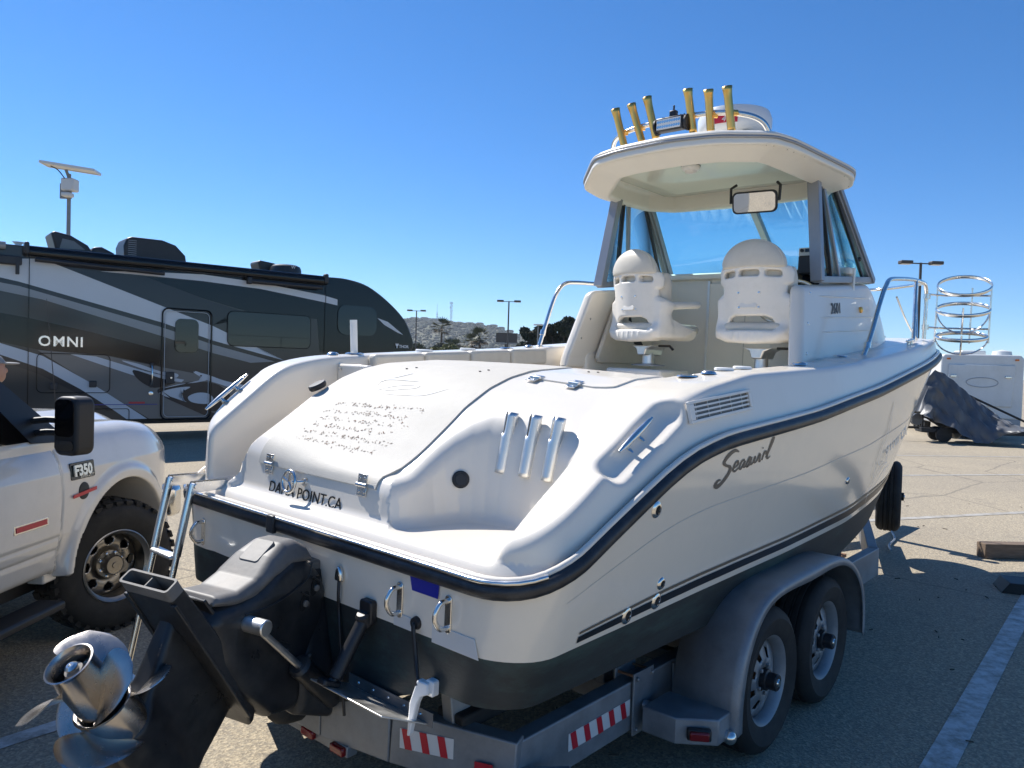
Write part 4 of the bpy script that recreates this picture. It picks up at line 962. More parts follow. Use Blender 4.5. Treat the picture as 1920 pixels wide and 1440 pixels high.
for x, y in ((1.62, -1.03), (1.82, -1.03), (2.7, -1.04), (1.55, 1.0), (1.95, 1.0)): gfit(x, y, [(0.05, 0), (0.05, 0.010), (0.044, 0.014), (0.001, 0.015)], 'deck_plate', 'white_plastic', (1.3, 0.8))
gfit(1.30, -0.75, [(0.026, 0), (0.024, 0.005), (0.001, 0.006)], 'drain_ring')
# white tube standing in the port rod holder
MB().cyl((1.0, 1.0, 1.80), (0.985, 1.0, 2.015), 0.021, n=18).build('flag_tube', 'white_plastic', boat, 40)
# transom door between hump and port wing
td = MB().box((0.83, 0.765, 1.46), (0.04, 0.27, 0.60)).build('transom_door', 'gelcoat', boat, bevel=0.012); MB().cyl((0.805, 0.86, 1.73), (0.80, 0.86, 1.73), 0.008, n=8).build('latch', 'stainless', td)
# padded bolsters along the port gunwale
for k in range(4):
    x0 = 1.02 + k * 0.40; z0 = float(ZWP(x0 + .2))
    MB().box((x0 + 0.197, 0.868, z0 - 0.055), (0.388, 0.075, 0.115), np.array([[1, 0, 0.05], [0, 1, 0], [-0.05, 0, 1]])).build('gunwale_bolster', 'vinyl', boat, bevel=0.022, seg=3)
# ---------------------------------------------------------------- raised stern drive
DY = -0.06
drive = bpy.data.objects.new('stern_drive', None); C.objects.link(drive); drive.parent = boat; lab(drive, 'black stern drive tilted up with twin steel propellers')
_pv = Matrix.Translation((0.0, DY, 0.72)); drive.matrix_local = _pv @ Matrix.Rotation(R(14), 4, 'Z') @ Matrix.Rotation(R(4), 4, 'Y') @ Matrix.Scale(1.10, 4) @ _pv.inverted()
# in the drive's mid plane (u = x, v = z of the boat); polygons traced in boat space
def plane_prism(poly, y0, y1, name, m, par=drive, bevel=0.01, seg=3):
    return MB().prism(poly, (0, 0, 0), (1, 0, 0), (0, 0, 1), (0, 1, 0), y0, y1).build(name, m, par, bevel=bevel, seg=seg)
def drive_sdf(X, Y, Z):
    q = Y - DY
    body = sd_poly(X, Z, [(-.06, .95), (-.13, 1.005), (-.20, 1.015), (-.27, .99), (-.34, .94), (-.42, .905), (-.52, .90), (-.56, .86), (-.50, .72), (-.40, .60), (-.28, .50), (-.16, .49), (-.08, .58), (-.02, .70), (-.02, .88)])
    w = 0.118 - 0.02 * np.clip((Z - 0.90) / 0.12, 0, 1) - 0.03 * np.clip((-X - 0.45) / 0.3, 0, 1) + 0.02 * np.clip((0.8 - Z) / 0.3, 0, 1)
    d = smax(body, np.abs(q) - w, 0.06)
    # recess at the flank
    return d
sdf_obj(drive_sdf, ar(-.80, .02, 0.0125), ar(DY - .2, DY + .2, 0.0125), ar(.44, 1.10, 0.0125), 'drive_body', 'drive_black', drive)
# weathered top cowl, sculpted
def cowl_sdf(X, Y, Z):
    q = Y - DY
    body = sd_poly(X, Z, [(-.085, .985), (-.115, 1.04), (-.165, 1.066), (-.225, 1.062), (-.29, 1.025), (-.36, .965), (-.43, .935), (-.51, .935), (-.53, .905), (-.44, .89), (-.36, .90), (-.28, .955), (-.2, .985)])
    return smax(body, np.abs(q) - 0.108 + 0.035 * np.clip((Z - 0.97) / 0.10, 0, 1) + 0.012 * np.clip((-X - .3) / .15, 0, 1), 0.035)
cowl = sdf_obj(cowl_sdf, ar(-.57, -.04, 0.009), ar(DY - .15, DY + .15, 0.009), ar(.86, 1.12, 0.009), 'top_cowl', 'drive_grey', drive)
MB().prism(rrect(0.10, 0.085, 0.012), (-0.275, DY, 1.032), unit((-0.80, 0, -0.60)), (0, 1, 0), unit((-0.60, 0, 0.80)), -0.004, 0.0045).build('cowl_plate', 'drive_grey', cowl, bevel=0.003)
# exhaust tail: flat rectangular outlet at the after end of the plate
tailn = unit((-0.62, 0, 0.79)); tl = unit((0.79, 0, 0.62)); yv = np.array([0, 1.0, 0])
mb = MB(); oc = np.array([-0.665, DY, 1.0])
outer = rrect(0.205, 0.052, 0.012, 4, 0, -.02); inner = rrect(0.192, 0.039, 0.008, 4, 0, -.02); n = len(outer)
P = lambda a, b, t: oc + yv * a + tl * b + tailn * t
V = [P(a, b, 0.02) for a, b in outer] + [P(a, b, 0.02) for a, b in inner] + [P(a, b, -0.08) for a, b in inner] + [P(a * 1.0, b, -0.12) for a, b in outer]
F = [(k, (k + 1) % n, n + (k + 1) % n, n + k) for k in range(n)] + [(n + k, n + (k + 1) % n, 2 * n + (k + 1) % n, 2 * n + k) for k in range(n)] + [(3 * n + k, 3 * n + (k + 1) % n, (k + 1) % n, k) for k in range(n)] + [tuple(range(2 * n, 3 * n))]
tail = mb.add(V, F).build('exhaust_outlet', 'drive_grey', drive, 30)
MB().prism(inner, oc, yv, tl, tailn, -0.075, -0.070).build('outlet_back', 'hole_shade', tail)
MB().box(oc + tailn * -0.015 - tl * .02, (0.004, 0.037, 0.06), np.array([yv, tl, tailn])).build('outlet_divider', 'drive_grey', tail)
# flat exhaust housing that ends in the outlet; the leg hangs from its underside
ax = tailn; dn = -tl
sl_ = []
for t_, w_, h0, h1 in ((-0.02, .205, -.046, .006), (-0.15, .21, -.048, .012), (-0.40, .225, -.05, .02), (-0.56, .20, -.048, .0), (-0.64, .12, -.044, -.02)):
    sl_.append([P(-w_ / 2, h0, t_), P(w_ / 2, h0, t_), P(w_ / 2, h1, t_), P(-w_ / 2, h1, t_)])
mb = MB().grid(np.array(sl_), closed_v=True); mb.f.append((16, 17, 18, 19)); mb.build('exhaust_housing', 'drive_black', drive, bevel=0.008)
for s in (-1, 1): MB().bar(P(s * .100, -.046, -.03), P(s * .112, -.052, -.55), .022, .010, tl).build('plate_lip', 'drive_black', drive, bevel=.003)
MB().prism([(-.12, -.085), (-.12, .085), (-.40, .10), (-.46, .06), (-.46, -.06), (-.40, -.10)], P(0, .045, 0), tailn, yv, tl, -.006, .006).build('splash_plate', 'drive_black', drive, bevel=.004)
pc = P(0, -.045, -.32)
def leg_sdf(X, Y, Z):
    q = Y - DY; rx = X - pc[0]; rz = Z - pc[2]
    a = rx * ax[0] + rz * ax[2]; b = rx * dn[0] + rz * dn[2]
    strut = smax(sd_poly(a, b, [(-.24, -.01), (.20, -.01), (.10, .16), (.05, .32), (-.24, .32), (-.30, .16)]), np.abs(q) - 0.045 * np.clip(1 - (a / 0.34) ** 2, 0.08, 1), 0.02)
    r = np.sqrt(q * q + (b - 0.26) ** 2)
    bul = smax(r - 0.082 * np.sqrt(np.clip(1 - np.clip((-a - .05) / .36, 0, 1) ** 2, 0, 1)), smax(a - .06, -a - .40, 0.02), 0.02)
    skeg = smax(sd_poly(a, b, [(-.26, .30), (.08, .30), (.06, .46), (-.02, .56), (-.10, .57), (-.18, .46)]), np.abs(q) - 0.014, 0.01)
    d = smin(strut, bul, 0.06); return smin(d, skeg, 0.04)
sdf_obj(leg_sdf, ar(-1.1, .1, 0.0125), ar(DY - .13, DY + .13, 0.0105), ar(-.05, .95, 0.0125), 'lower_leg', 'drive_black', drive)
hubc = pc + dn * 0.26
# propellers
def propeller(c, r_hub0, r_hub1, L_, rad, nb, ph, pitch, name, hand=1):
    x, y, d = basis(ax, (0, 1, 0)); o = MB()
    o.lathe([(r_hub0, 0), (r_hub0 * .99, L_ * .5), (r_hub1, L_ * .92), (r_hub1 * 1.10, L_), (r_hub1 * 1.02, L_ * 1.005), (r_hub1 * .90, L_ * .93), (r_hub1 * .84, L_ * .6)], c, ax, 40, caps=False)
    p = o.build(name, 'prop_steel', drive, 50)
    for k in range(nb):
        th0 = ph + 2 * math.pi * k / nb; ns, nr = 15, 13; F3 = []
        for sgn in (1, -1):
            rows = []
            for i in range(nr):
                t = i / (nr - 1); r = r_hub0 * .9 + (rad - r_hub0 * .9) * t
                chord = (0.085 + 0.150 * math.sin(math.pi * min(t * 0.78 + 0.05, 1)) ) * math.sqrt(max(1 - (max(t - 0.35, 0) / 0.65) ** 2.4, 0.0)) * rad / 0.19
                skew = 0.18 * t * t * hand; row = []
                for j in range(ns):
                    s = j / (ns - 1) - 0.5; cs = chord * s
                    pa = math.atan2(pitch, r) ; 
                    ang = th0 + hand * (cs * math.cos(pa) / r) + skew; h = L_ * 0.45 + cs * math.sin(pa) + 0.035 * t
                    thick = 0.0055 * (1 - 0.75 * t) * math.sqrt(max(1 - (2 * s) ** 2, 0.0)) * sgn
                    row.append(c + ax * (h + thick) + r * (math.cos(ang) * x + math.sin(ang) * y))
                rows.append(row)
            F3.append(np.array(rows))
        mb = MB().grid(F3[0]); mb.grid(F3[1][:, ::-1]); V = np.array(mb.v)
        bl = mb.build('blade', 'prop_steel', p, 70)
    return p
p1 = propeller(hubc + ax * 0.06, 0.082, 0.072, 0.10, 0.190, 3, R(100), 0.075, 'front_propeller', -1)
p2 = propeller(hubc + ax * 0.165, 0.062, 0.058, 0.17, 0.172, 3, R(32), 0.075, 'rear_propeller', 1)
MB().lathe([(0.034, 0), (0.034, .12), (0.026, .13), (0.024, .14), (0.001, .141)], hubc + ax * 0.17, ax, 24).build('hub_core', 'drive_grey', p2, 30)
MB().lathe([(0.016, 0), (0.017, .010), (0.010, .016), (0.005, .016), (0.003, .010)], hubc + ax * 0.312, ax, 20).build('prop_cone', 'stainless', p2, 40)
for k in range(3):
    t = 2 * math.pi * k / 3; x_, y_, _d = basis(ax); MB().bar(hubc + ax * .25 + 0.03 * (math.cos(t) * x_ + math.sin(t) * y_), hubc + ax * .25 + 0.05 * (math.cos(t) * x_ + math.sin(t) * y_), 0.012, 0.06, ax).build('hub_web', 'prop_steel', p2)
# trim rams, one each side
for s in (-1, 1):
    a = np.array([-0.02, DY + s * 0.17, 0.50]); b = np.array([-0.21, DY + s * 0.165, 0.665]); c_ = np.array([-0.40, DY + s * 0.15, 0.83])
    ram = MB().cyl(a, b, 0.036, n=20).build('trim_ram', 'drive_black', drive, 30, bevel=0.006)
    MB().cyl(b, c_, 0.012, n=12).build('ram_rod', 'aluminium', ram)
    MB().cyl(c_ + np.array([-.01, -s * .06, .01]), c_ + np.array([-.01, s * .05, .01]), 0.026, n=18).build('ram_end', 'aluminium', ram, bevel=0.004)
    MB().lathe([(0.04, 0), (0.04, .02), (0.03, .03)], b + np.array([.02, 0, -.015]), unit(b - a), 20).build('ram_gland', 'drive_black', ram)
# gimbal housing on the transom
def gim_sdf(X, Y, Z):
    q = Y - DY
    a = smax(sd_poly(X, Z, [(.02, .98), (-.08, .99), (-.11, .93), (-.10, .80), (-.16, .62), (-.16, .46), (.0, .40), (.02, .42)]), np.abs(q) - 0.10 - 0.10 * np.clip((0.95 - Z) / 0.35, 0, 1), 0.05)
    return a
gim = sdf_obj(gim_sdf, ar(-.22, .06, 0.0125), ar(DY - .28, DY + .28, 0.0125), ar(.36, 1.03, 0.0125), 'gimbal_housing', 'drive_black', boat)
MB().prism([(-.09, .90), (.02, .92), (.02, 1.005), (-.06, 1.005), (-.085, .985)], (0, DY, 0), (1, 0, 0), (0, 0, 1), (0, 1, 0), -.085, .085).build('steering_cover', 'drive_grey', gim, bevel=0.01)
for y in (-.06, .06): MB().lathe([(.010, 0), (.010, .008), (.006, .01)], (-0.055, DY + y, 1.003), (0, 0, 1), 10).build('bolt', 'stainless', gim)
for x, z, sx, sz in ((-.155, .86, .020, .034), (-.105, .905, .020, .034), (-.235, .715, .026, .038)):
    pk = MB().prism([(x + sx * math.cos(t) + .25 * sz * math.sin(t), z + sz * math.sin(t)) for t in np.linspace(0, 6.283, 19)[:-1]], (0, DY - 0.1165, 0), (1, 0, 0), (0, 0, 1), (0, -1, 0), 0, .003).build('pocket_shade', 'hole_shade', drive)  # flat black ellipse painted for the shade of a bolt recess
    MB().lathe([(.012, 0), (.012, .006), (.007, .008), (.001, .008)], (x + .004, DY - 0.1195, z - .008), (-.1, -1, 0), 8).build('bolt', 'drive_grey', pk, 40)
    MB().tube([(x - sx, DY - .120, z + sz), (x + sx * .9, DY - .121, z + sz * .4), (x + sx * 1.3, DY - .120, z - sz * .6)], .0035, 6).build('casting_rib', 'drive_black', pk)
MB().tube(spline([(-.13, DY - .118, .99), (-.16, DY - .12, .93), (-.30, DY - .12, .88), (-.42, DY - .116, .87)], 6), .003, 6).build('casting_seam', 'drive_black', drive)
MB().tube(spline([(-.21, DY - .12, .69), (-.18, DY - .15, .66), (-.14, DY - .15, .68), (-.13, DY - .12, .64)], 6), 0.005, 6).build('wire', 'aluminium', drive)
MB().tube(spline([(0.0, DY, .52), (-.08, DY, .44), (-.10, DY, .41), (-.02, DY, .40)], 6), 0.06, 12).build('exhaust_bellows', 'rubber', boat, 60)
# ---------------------------------------------------------------- transom fittings
lad = bpy.data.objects.new('boarding_ladder', None); C.objects.link(lad); lad.parent = boat; lab(lad, 'stainless telescopic boarding ladder hanging at the port stern')
for y in (0.98, 0.755):
    MB().cyl((-0.085, y, 1.185), (-0.155, y - .01, 0.86), 0.0185, n=16).build('outer_tube', 'stainless', lad, 40); MB().cyl((-0.152, y - .01, 0.87), (-0.285, y - .03, 0.27), 0.0145, n=14).build('inner_tube', 'stainless', lad, 40)
    MB().prism([(-.10, -.028), (.09, -.02), (.11, .0), (.10, .02), (-.08, .022)], (0.0, y + 0.022, 1.175), (1, 0, 0), (0, 0, 1), (0, 1, 0), -.045, -.040).prism([(-.10, -.028), (.09, -.02), (.11, .0), (.10, .02), (-.08, .022)], (0.0, y + 0.022, 1.175), (1, 0, 0), (0, 0, 1), (0, 1, 0), .0, .005).build('hinge_bracket', 'stainless', lad)
    MB().lathe([(.012, -.03), (.012, .03)], (-.075, y, 1.178), (0, 1, 0), 12).build('hinge_pin', 'stainless', lad)
for x, z, y0, y1 in ((-0.158, .855, .97, .745), (-.285, .285, .95, .725)):
    MB().box((x, (y0 + y1) / 2, z), (0.052, abs(y0 - y1) - .02, 0.020)).build('rung', 'aluminium', lad, bevel=0.008)
def ubolt(y, z, sc=1.0):
    p = spline([(0.0, y, z + .045 * sc), (-.035 * sc, y + .002, z + .045 * sc), (-.055 * sc, y + .004, z + .02 * sc), (-.06 * sc, y + .005, z), (-.055 * sc, y + .004, z - .02 * sc), (-.035 * sc, y + .002, z - .045 * sc), (0, y, z - .045 * sc)], 5)
    o = MB().tube(p, 0.0085 * sc, 10).build('stern_eye', 'stainless', boat, 60)
    MB().prism(rrect(.03, .13 * sc, .014), (0, y, z), (0, 1, 0), (0, 0, 1), (-1, 0, 0), 0, .006).build('eye_plate', 'stainless', o, bevel=0.002)
ubolt(-0.63, 0.965); ubolt(-0.875, 0.975); ubolt(0.80, 0.945)
st_ = MB().prism([(-.075, .025), (.075, .025), (.07, -.03), (-.06, -.03)], (-.004, -.755, 1.045), (0, -1, 0), (0, 0, 1), (-1, 0, 0), 0, .002).build('registration_sticker', 'sticker_blue', boat); lab(st_, 'small blue sticker under the rub rail')
for k, (t, s_) in enumerate((('VESSEL', .012), ('REGISTRY', .009), ('PERMIT TO MOOR', .006))): pass
for y, z, zb in ((0.325, 0.965, .80), (-0.285, 0.985, .55)):
    o = MB().prism([(-.022, -.03), (.022, -.03), (.016, .012), (0, .032), (-.016, .012)], (0, y, z), (0, 1, 0), (0, 0, 1), (-1, 0, 0), 0, .022).build('scupper_clam', 'stainless', boat, bevel=0.008)
    MB().tube(spline([(-.012, y, z - .02), (-.02, y - .01, z - .08), (-.012, y - .005, z - .14), (-.02, y - .03, z - .25), (-.01, y - .06, zb - .1)], 6), 0.006, 6).build('cable', 'black_plastic', o)
# trim tab with its ram on the starboard transom, transducer and cable
tab = MB().prism([(-.21, -.38), (-.21, -.78), (-.0, -.81), (-.0, -.35)], (0, 0, .575), unit((1, 0, -.42)), (0, 1, 0), unit((.42, 0, 1)), -.003, .003).build('trim_tab', 'aluminium', boat, bevel=0.002); lab(tab, 'bare metal trim tab on the lower transom')
MB().box((-.012, -.60, .60), (.004, .46, .05)).build('tab_hinge', 'drive_grey', tab)
for k in range(5): MB().lathe([(.006, 0), (.004, .004), (.001, .004)], (-.014, -.43 - k * .085, .605), (-1, 0, 0), 8).build('screw', 'stainless', tab)
tr = MB().cyl((-.03, -.47, .86), (-.145, -.46, .67), 0.026, n=18).build('tab_ram', 'black_plastic', boat, 40, bevel=0.004)
MB().cyl((-.145, -.46, .67), (-.18, -.455, .65), 0.016, n=12).build('ram_rod', 'black_plastic', tr); MB().lathe([(.03, 0), (.03, .04), (.022, .05)], (-.02, -.47, .84), unit((-.4, 0, .9)), 18).build('ram_cap', 'black_plastic', tr)
MB().prism(rrect(.07, .09, .015), (0, -.47, .885), (0, 1, 0), (0, 0, 1), (-1, 0, 0), 0, .03).build('ram_bracket', 'black_plastic', tr, bevel=0.006)
MB().prism(rrect(.08, .05, .012), (-.17, -.455, .650), unit((1, 0, -.42)), (0, 1, 0), unit((.42, 0, 1)), 0, .02).build('ram_foot', 'black_plastic', tr, bevel=0.004)
td_ = MB().prism([(-.014, .065), (.03, .06), (.036, .026), (.006, .012), (-.004, -.015), (-.02, -.125), (-.03, -.125), (-.034, -.015)], (-.045, -.80, .675), (.25, -1, 0), (.1, 0, 1), (-1, -.25, 0), -.016, .012).build('transducer', 'white_plastic', boat, bevel=0.006); lab(td_, 'white transducer paddle on the transom')
MB().prism(rrect(.04, .055, .01), (0, -.825, .715), (0, 1, 0), (0, 0, 1), (-1, 0, 0), 0, .03).build('transducer_bracket', 'white_plastic', td_, bevel=0.004)
MB().tube(spline([(-.05, -.79, .72), (-.03, -.755, .79), (-.025, -.74, .84), (-.02, -.725, .90), (0, -.72, .905)], 6), 0.008, 6).build('transducer_cable', 'black_plastic', td_)
MB().lathe([(.024, 0), (.02, .014), (.008, .016)], (0, -.72, .905), (-1, 0, 0), 14).build('cable_gland', 'black_plastic', td_)
for y0, y1, z0, z1 in ((-.60, -.71, .868, .915), (-.80, -1.02, .860, .925)):
    MB().prism([(0, 0), (abs(y1 - y0), 0), (abs(y1 - y0) - .02, z1 - z0), (.0, z1 - z0)], (0, y0, z0), (0, -1, 0), (0, 0, 1), (-1, 0, 0), 0, .0035).build('transducer_block', 'ghost', boat, bevel=0.0015)
# ================================================================ TRAILER
TM = Matrix.Translation(Vector(BO)) @ Matrix.Rotation(math.pi / 2 - YAW, 4, 'Z')
trailer = thing('boat_trailer', 'galvanised tandem-axle boat trailer carrying the white boat', 'trailer', M=TM)
TY = -0.05
def beam(a, b, w, h, name='frame_rail', m='galv', par=trailer, bevel=0.006): return MB().bar(a, b, w, h, (0, 0, 1)).build(name, m, par, bevel=bevel)
for s in (-1, 1):
    y = TY + s * 0.875
    beam((0.30, y, 0.335), (4.66, y, 0.335), 0.075, 0.215); beam((4.62, y, 0.335), (7.0, TY + s * 0.06, 0.335), 0.075, 0.215, 'tongue_rail')
beam((6.7, TY, 0.31), (8.3, TY, 0.31), 0.10, 0.12, 'tongue')
# drop cross member at the stern: bowed aft and carrying lights and tape
pts = [(0.30, TY - 0.915), (0.12, TY - 0.45), (0.06, TY - 0.10), (0.06, TY + 0.10), (0.12, TY + 0.45), (0.30, TY + 0.915)]
for (xa, ya), (xb, yb) in zip(pts[:-1], pts[1:]): beam((xa, ya, 0.385 - .03 * (abs(ya) > .9)), (xb, yb, 0.385 - .03 * (abs(yb) > .9)), 0.075, 0.205, 'stern_cross_member')
for x in (1.25, 2.1, 3.3, 4.5): beam((x, TY - 0.84, 0.27), (x, TY + 0.84, 0.27), 0.075, 0.10, 'cross_member')
# heavy end gusset near the starboard rail end
MB().prism([(0.17, 0), (0.36, 0.0), (0.46, 0.06), (0.30, 0.20), (0.13, 0.16)], (0, TY - 1.09, 0), (1, 0, 0), (0, 1, 0), (0, 0, 1), 0.235, 0.345).build('end_gusset', 'galv', trailer, bevel=0.006)
# reflective tape
def tape(o, ex, ey, n, L_, h, k, par=trailer):
    t = MB().prism([(0, 0), (L_, 0), (L_, h), (0, h)], o, ex, ey, n, 0.0, 0.0015).build('reflective_tape', 'refl_white', par)
    for i in range(k):
        w = L_ / k; a = i * w + w * 0.10
        MB().prism([(a + w * .22, 0), (a + w * .62, 0), (a + w * .40, h), (a, h)], o, ex, ey, n, 0.0025, 0.0035).build('red_stripe', 'refl_red', t)
d = unit((0.0, -0.465, 0)); 
def seg_tape(i, t0, L_, k, z0=0.352, h=0.075, sg=1):
    a = np.array([pts[i][0], pts[i][1], 0]); b = np.array([pts[i + 1][0], pts[i + 1][1], 0]); e_ = unit(a - b); nrm = np.array([-abs(e_[1]), -e_[0] * np.sign(e_[1]) * -1, 0]); nrm = unit(np.cross(e_, (0, 0, 1))); nrm = nrm if nrm[0] < 0 else -nrm
    o = b + e_ * t0 + nrm * 0.0385 + np.array([0, 0, z0]); tape(o, e_, np.array([0, 0, 1.0]), nrm, L_, h, k)
seg_tape(0, 0.04, 0.22, 3); seg_tape(3, 0.12, 0.19, 3)
tape(np.array([0.60, TY - 0.9135, 0.30]), np.array([1.0, 0, 0]), np.array([0, 0, 1.0]), np.array([0, -1.0, 0]), 0.44, 0.07, 5)
MB().prism([(0, 0), (0.07, 0), (0.07, 0.06), (0, 0.06)], (0.235, TY - 0.78, 0.31), unit((0.18, -0.465, 0)), (0, 0, 1), unit((-0.465, -0.18, 0)), 0.039, 0.042).build('red_reflector', 'refl_red', trailer)
# three-lamp identification bar
lb = MB().bar((0.065, TY + 0.24, 0.265), (0.065, TY - 0.26, 0.265), 0.05, 0.045, (0, 0, 1)).build('light_bar', 'galv', trailer, bevel=0.004)
for y in (0.19, -0.01, -0.21): MB().box((0.035, TY + y, 0.265), (0.03, 0.085, 0.036)).build('red_lamp', 'lens_red', lb, bevel=0.008)
MB().box((-0.02, TY + 0.1, 0.33), (0.10, 0.10, 0.02)).build('tab_step', 'rubber', trailer, bevel=0.004)
# keel and bunk supports
for y in (-0.72, 0.62):
    beam((0.24, y, 0.41), (0.24, y + 0.03, 0.60), 0.055, 0.10, 'bunk_post')
for s in (-1, 1): MB().bar((0.2, TY + s * 0.66, 0.475), (4.7, TY + s * 0.60, 0.52), 0.14, 0.06, (0, 0, 1)).build('bunk', 'rubber', trailer, bevel=0.01)
for x in (1.25, 2.1, 3.3, 4.5):
    for s in (-1, 1): beam((x, TY + s * 0.64, 0.31), (x, TY + s * 0.64, 0.47), 0.05, 0.08, 'bunk_bracket')
# side guide bracket with arm
gp = np.array([1.12, TY - 0.92, 0.345])
plate = MB().prism([(-.075, -.135), (.085, -.135), (.085, .135), (-.075, .135)], gp, (1, 0, 0), (0, 0, 1), (0, -1, 0), 0.0, 0.010).build('guide_plate', 'galv', trailer, bevel=0.002)
MB().prism([(-.075, -.10), (.085, -.10), (.085, .135), (-.075, .135)], gp, (1, 0, 0), (0, 0, 1), (0, 1, 0), 0.085, 0.095).build('clamp_plate', 'galv', plate, bevel=0.002)
for dx in (-.055, .065):
    for dz in (-.11, .11): MB().lathe([(.010, 0), (.010, .010), (.006, .014)], gp + np.array([dx, -.010, dz]), (0, -1, 0), 8).build('bolt', 'galv', plate)
for dx in (-.055, .065): MB().cyl(gp + np.array([dx, -.01, .118]), gp + np.array([dx, .09, .118]), 0.007, n=8).build('clamp_bolt', 'rust', plate)
arm = MB().cyl(gp + np.array([0, -.01, -.015]), (1.20, TY - 1.14, 0.285), 0.022, n=16).build('guide_arm', 'galv', plate, 40)
MB().cyl((1.195, TY - 1.12, 0.288), (1.24, TY - 1.27, 0.262), 0.027, n=16).build('arm_sleeve', 'galv', arm, 40); MB().ball((1.245, TY - 1.28, 0.258), 0.030, 8).build('arm_end', 'stainless', arm)
MB().tube([(1.40, TY - 0.83, 0.43), (1.40, TY - 0.92, 0.43), (1.40, TY - 0.925, 0.20)], 0.007, 6).build('u_bolt', 'galv', trailer)
# fenders
def fender(s):
    prof = spline([(1.27, .25), (1.275, .40), (1.33, .58), (1.46, .73), (1.66, .80), (2.05, .815), (2.48, .81), (2.74, .74), (2.92, .60), (2.99, .44), (3.0, .27)], 5)
    yo, yi = TY + s * 1.30, TY + s * 0.99; c = np.array([2.13, 0.35]); rows = []
    for x, z in prof:
        d_ = unit(np.array([x, z]) - c)
        rows.append([(x, yi, z), (x, yo - s * .04, z), (x, yo - s * .012, z - d_[1] * 0.004), (x - d_[0] * .012, yo, z - d_[1] * .014), (x - d_[0] * .05, yo, z - d_[1] * .05)])
    o = MB().grid(np.array(rows)).build('fender', 'galv', trailer, 60, solid=0.004); return o
f1 = fender(-1); lab(f1, 'starboard galvanised fender over both wheels'); f2 = fender(1)
for s in (-1, 1):
    stp = MB().prism([(1.05, 0), (1.275, 0), (1.275, .30), (1.16, .30), (1.05, .16)], (0, TY + s * 0.97, 0), (1, 0, 0), (0, s, 0), (0, 0, 1), 0.245, 0.355).build('fender_step', 'galv', trailer, bevel=0.006)
    l_ = MB().box((1.095, TY + s * 1.215, 0.30), (0.03, 0.10, 0.05), np.array([[.82, s * -.57, 0], [s * .57, .82, 0], [0, 0, 1]])).build('tail_lamp', 'black_plastic', trailer, bevel=0.008)
    MB().box((1.082, TY + s * 1.223, 0.30), (0.03, 0.08, 0.036), np.array([[.82, s * -.57, 0], [s * .57, .82, 0], [0, 0, 1]])).build('lens', 'lens_red', l_, bevel=0.006)
for x in (1.74, 2.50): beam((x, TY - 1.1, 0.32), (x, TY + 1.1, 0.32), 0.07, 0.07, 'axle')
# wheels
def make_wheel(par, name='wheel'):
    w = bpy.data.objects.new(name, None); C.objects.link(w); w.parent = par
    # axis along local +y outward
    r, hw_ = 0.345, 0.105
    prof = [(0.205, -hw_ * .80), (0.24, -hw_), (0.30, -hw_ * 1.03), (0.330, -hw_ * .86), (0.343, -hw_ * .62)]
    tp = [(0.343, -.065), (0.343, -.045), (0.337, -.043), (0.337, -.037), (0.346, -.035), (0.346, -.012), (0.339, -.010), (0.339, -.004), (0.347, -.002), (0.347, .002), (0.339, .004), (0.339, .010), (0.346, .012), (0.346, .035), (0.337, .037), (0.337, .043), (0.343, .045), (0.343, .065)]
    p2 = [(a, -b) for a, b in prof[::-1]]
    side = [(0.300, hw_ * 1.03), (0.292, hw_ * 1.06), (0.285, hw_ * 1.03), (0.24, hw_), (0.205, hw_ * .80)]
    MB().lathe(prof + tp + [(0.343, hw_ * .62), (0.330, hw_ * .86)] + side, (0, 0, 0), (0, 1, 0), 48, caps=False).build('tyre', 'rubber', w, 35)
    rim = MB().lathe([(0.196, -hw_ * .8), (0.196, -.02), (0.186, .03), (0.188, hw_ * .62), (0.205, hw_ * .80), (0.211, hw_ * .84), (0.211, hw_ * .78), (0.200, hw_ * .70)], (0, 0, 0), (0, 1, 0), 48, caps=False).build('rim', 'galv', w, 40)
    # disc with triangular openings
    V = []; F = []; n = 40
    rad = [0.055, 0.10, 0.145, 0.190]; dep = [0.060, 0.062, 0.042, 0.030]
    for rr, dd in zip(rad, dep):
        for k in range(n): t = 2 * math.pi * k / n; V.append((rr * math.cos(t), dd, rr * math.sin(t)))
    for i in range(3):
        for k in range(n):
            if i == 1 and k % 5 in (1, 2): continue
            F.append((i * n + k, i * n + (k + 1) % n, (i + 1) * n + (k + 1) % n, (i + 1) * n + k))
    MB().add(V, F).build('wheel_disc', 'galv', w, 50, solid=0.006)
    MB().lathe([(0.19, -.03), (0.001, -.03)], (0, 0, 0), (0, 1, 0), 24).build('brake_drum', 'rust', w)
    MB().lathe([(0.050, .05), (0.050, .085), (0.040, .09), (0.040, .13), (0.036, .135), (0.001, .136)], (0, 0, 0), (0, 1, 0), 20).build('hub_cap', 'black_plastic', w, 30)
    MB().lathe([(0.020, .136), (0.016, .142), (0.001, .142)], (0, 0, 0), (0, 1, 0), 14).build('grease_cap', 'stainless', w)
    for k in range(5): t = 2 * math.pi * k / 5 + .3; MB().lathe([(0.010, .055), (0.010, .075), (0.005, .078)], (0.068 * math.cos(t), 0, 0.068 * math.sin(t)), (0, 1, 0), 6).build('lug_nut', 'galv', w)
    return w
wh = make_wheel(trailer); first = True
for s in (-1, 1):
    for x in (1.74, 2.50):
        M_ = Matrix.Translation((x, TY + s * 1.15, 0.343)) @ Matrix.Rotation(math.pi if s < 0 else 0, 4, 'Z') @ Matrix.Rotation(0.4 * x, 4, 'Y')
        if first: wh.matrix_local = M_; first = False
        else: dup(wh, trailer, M_)
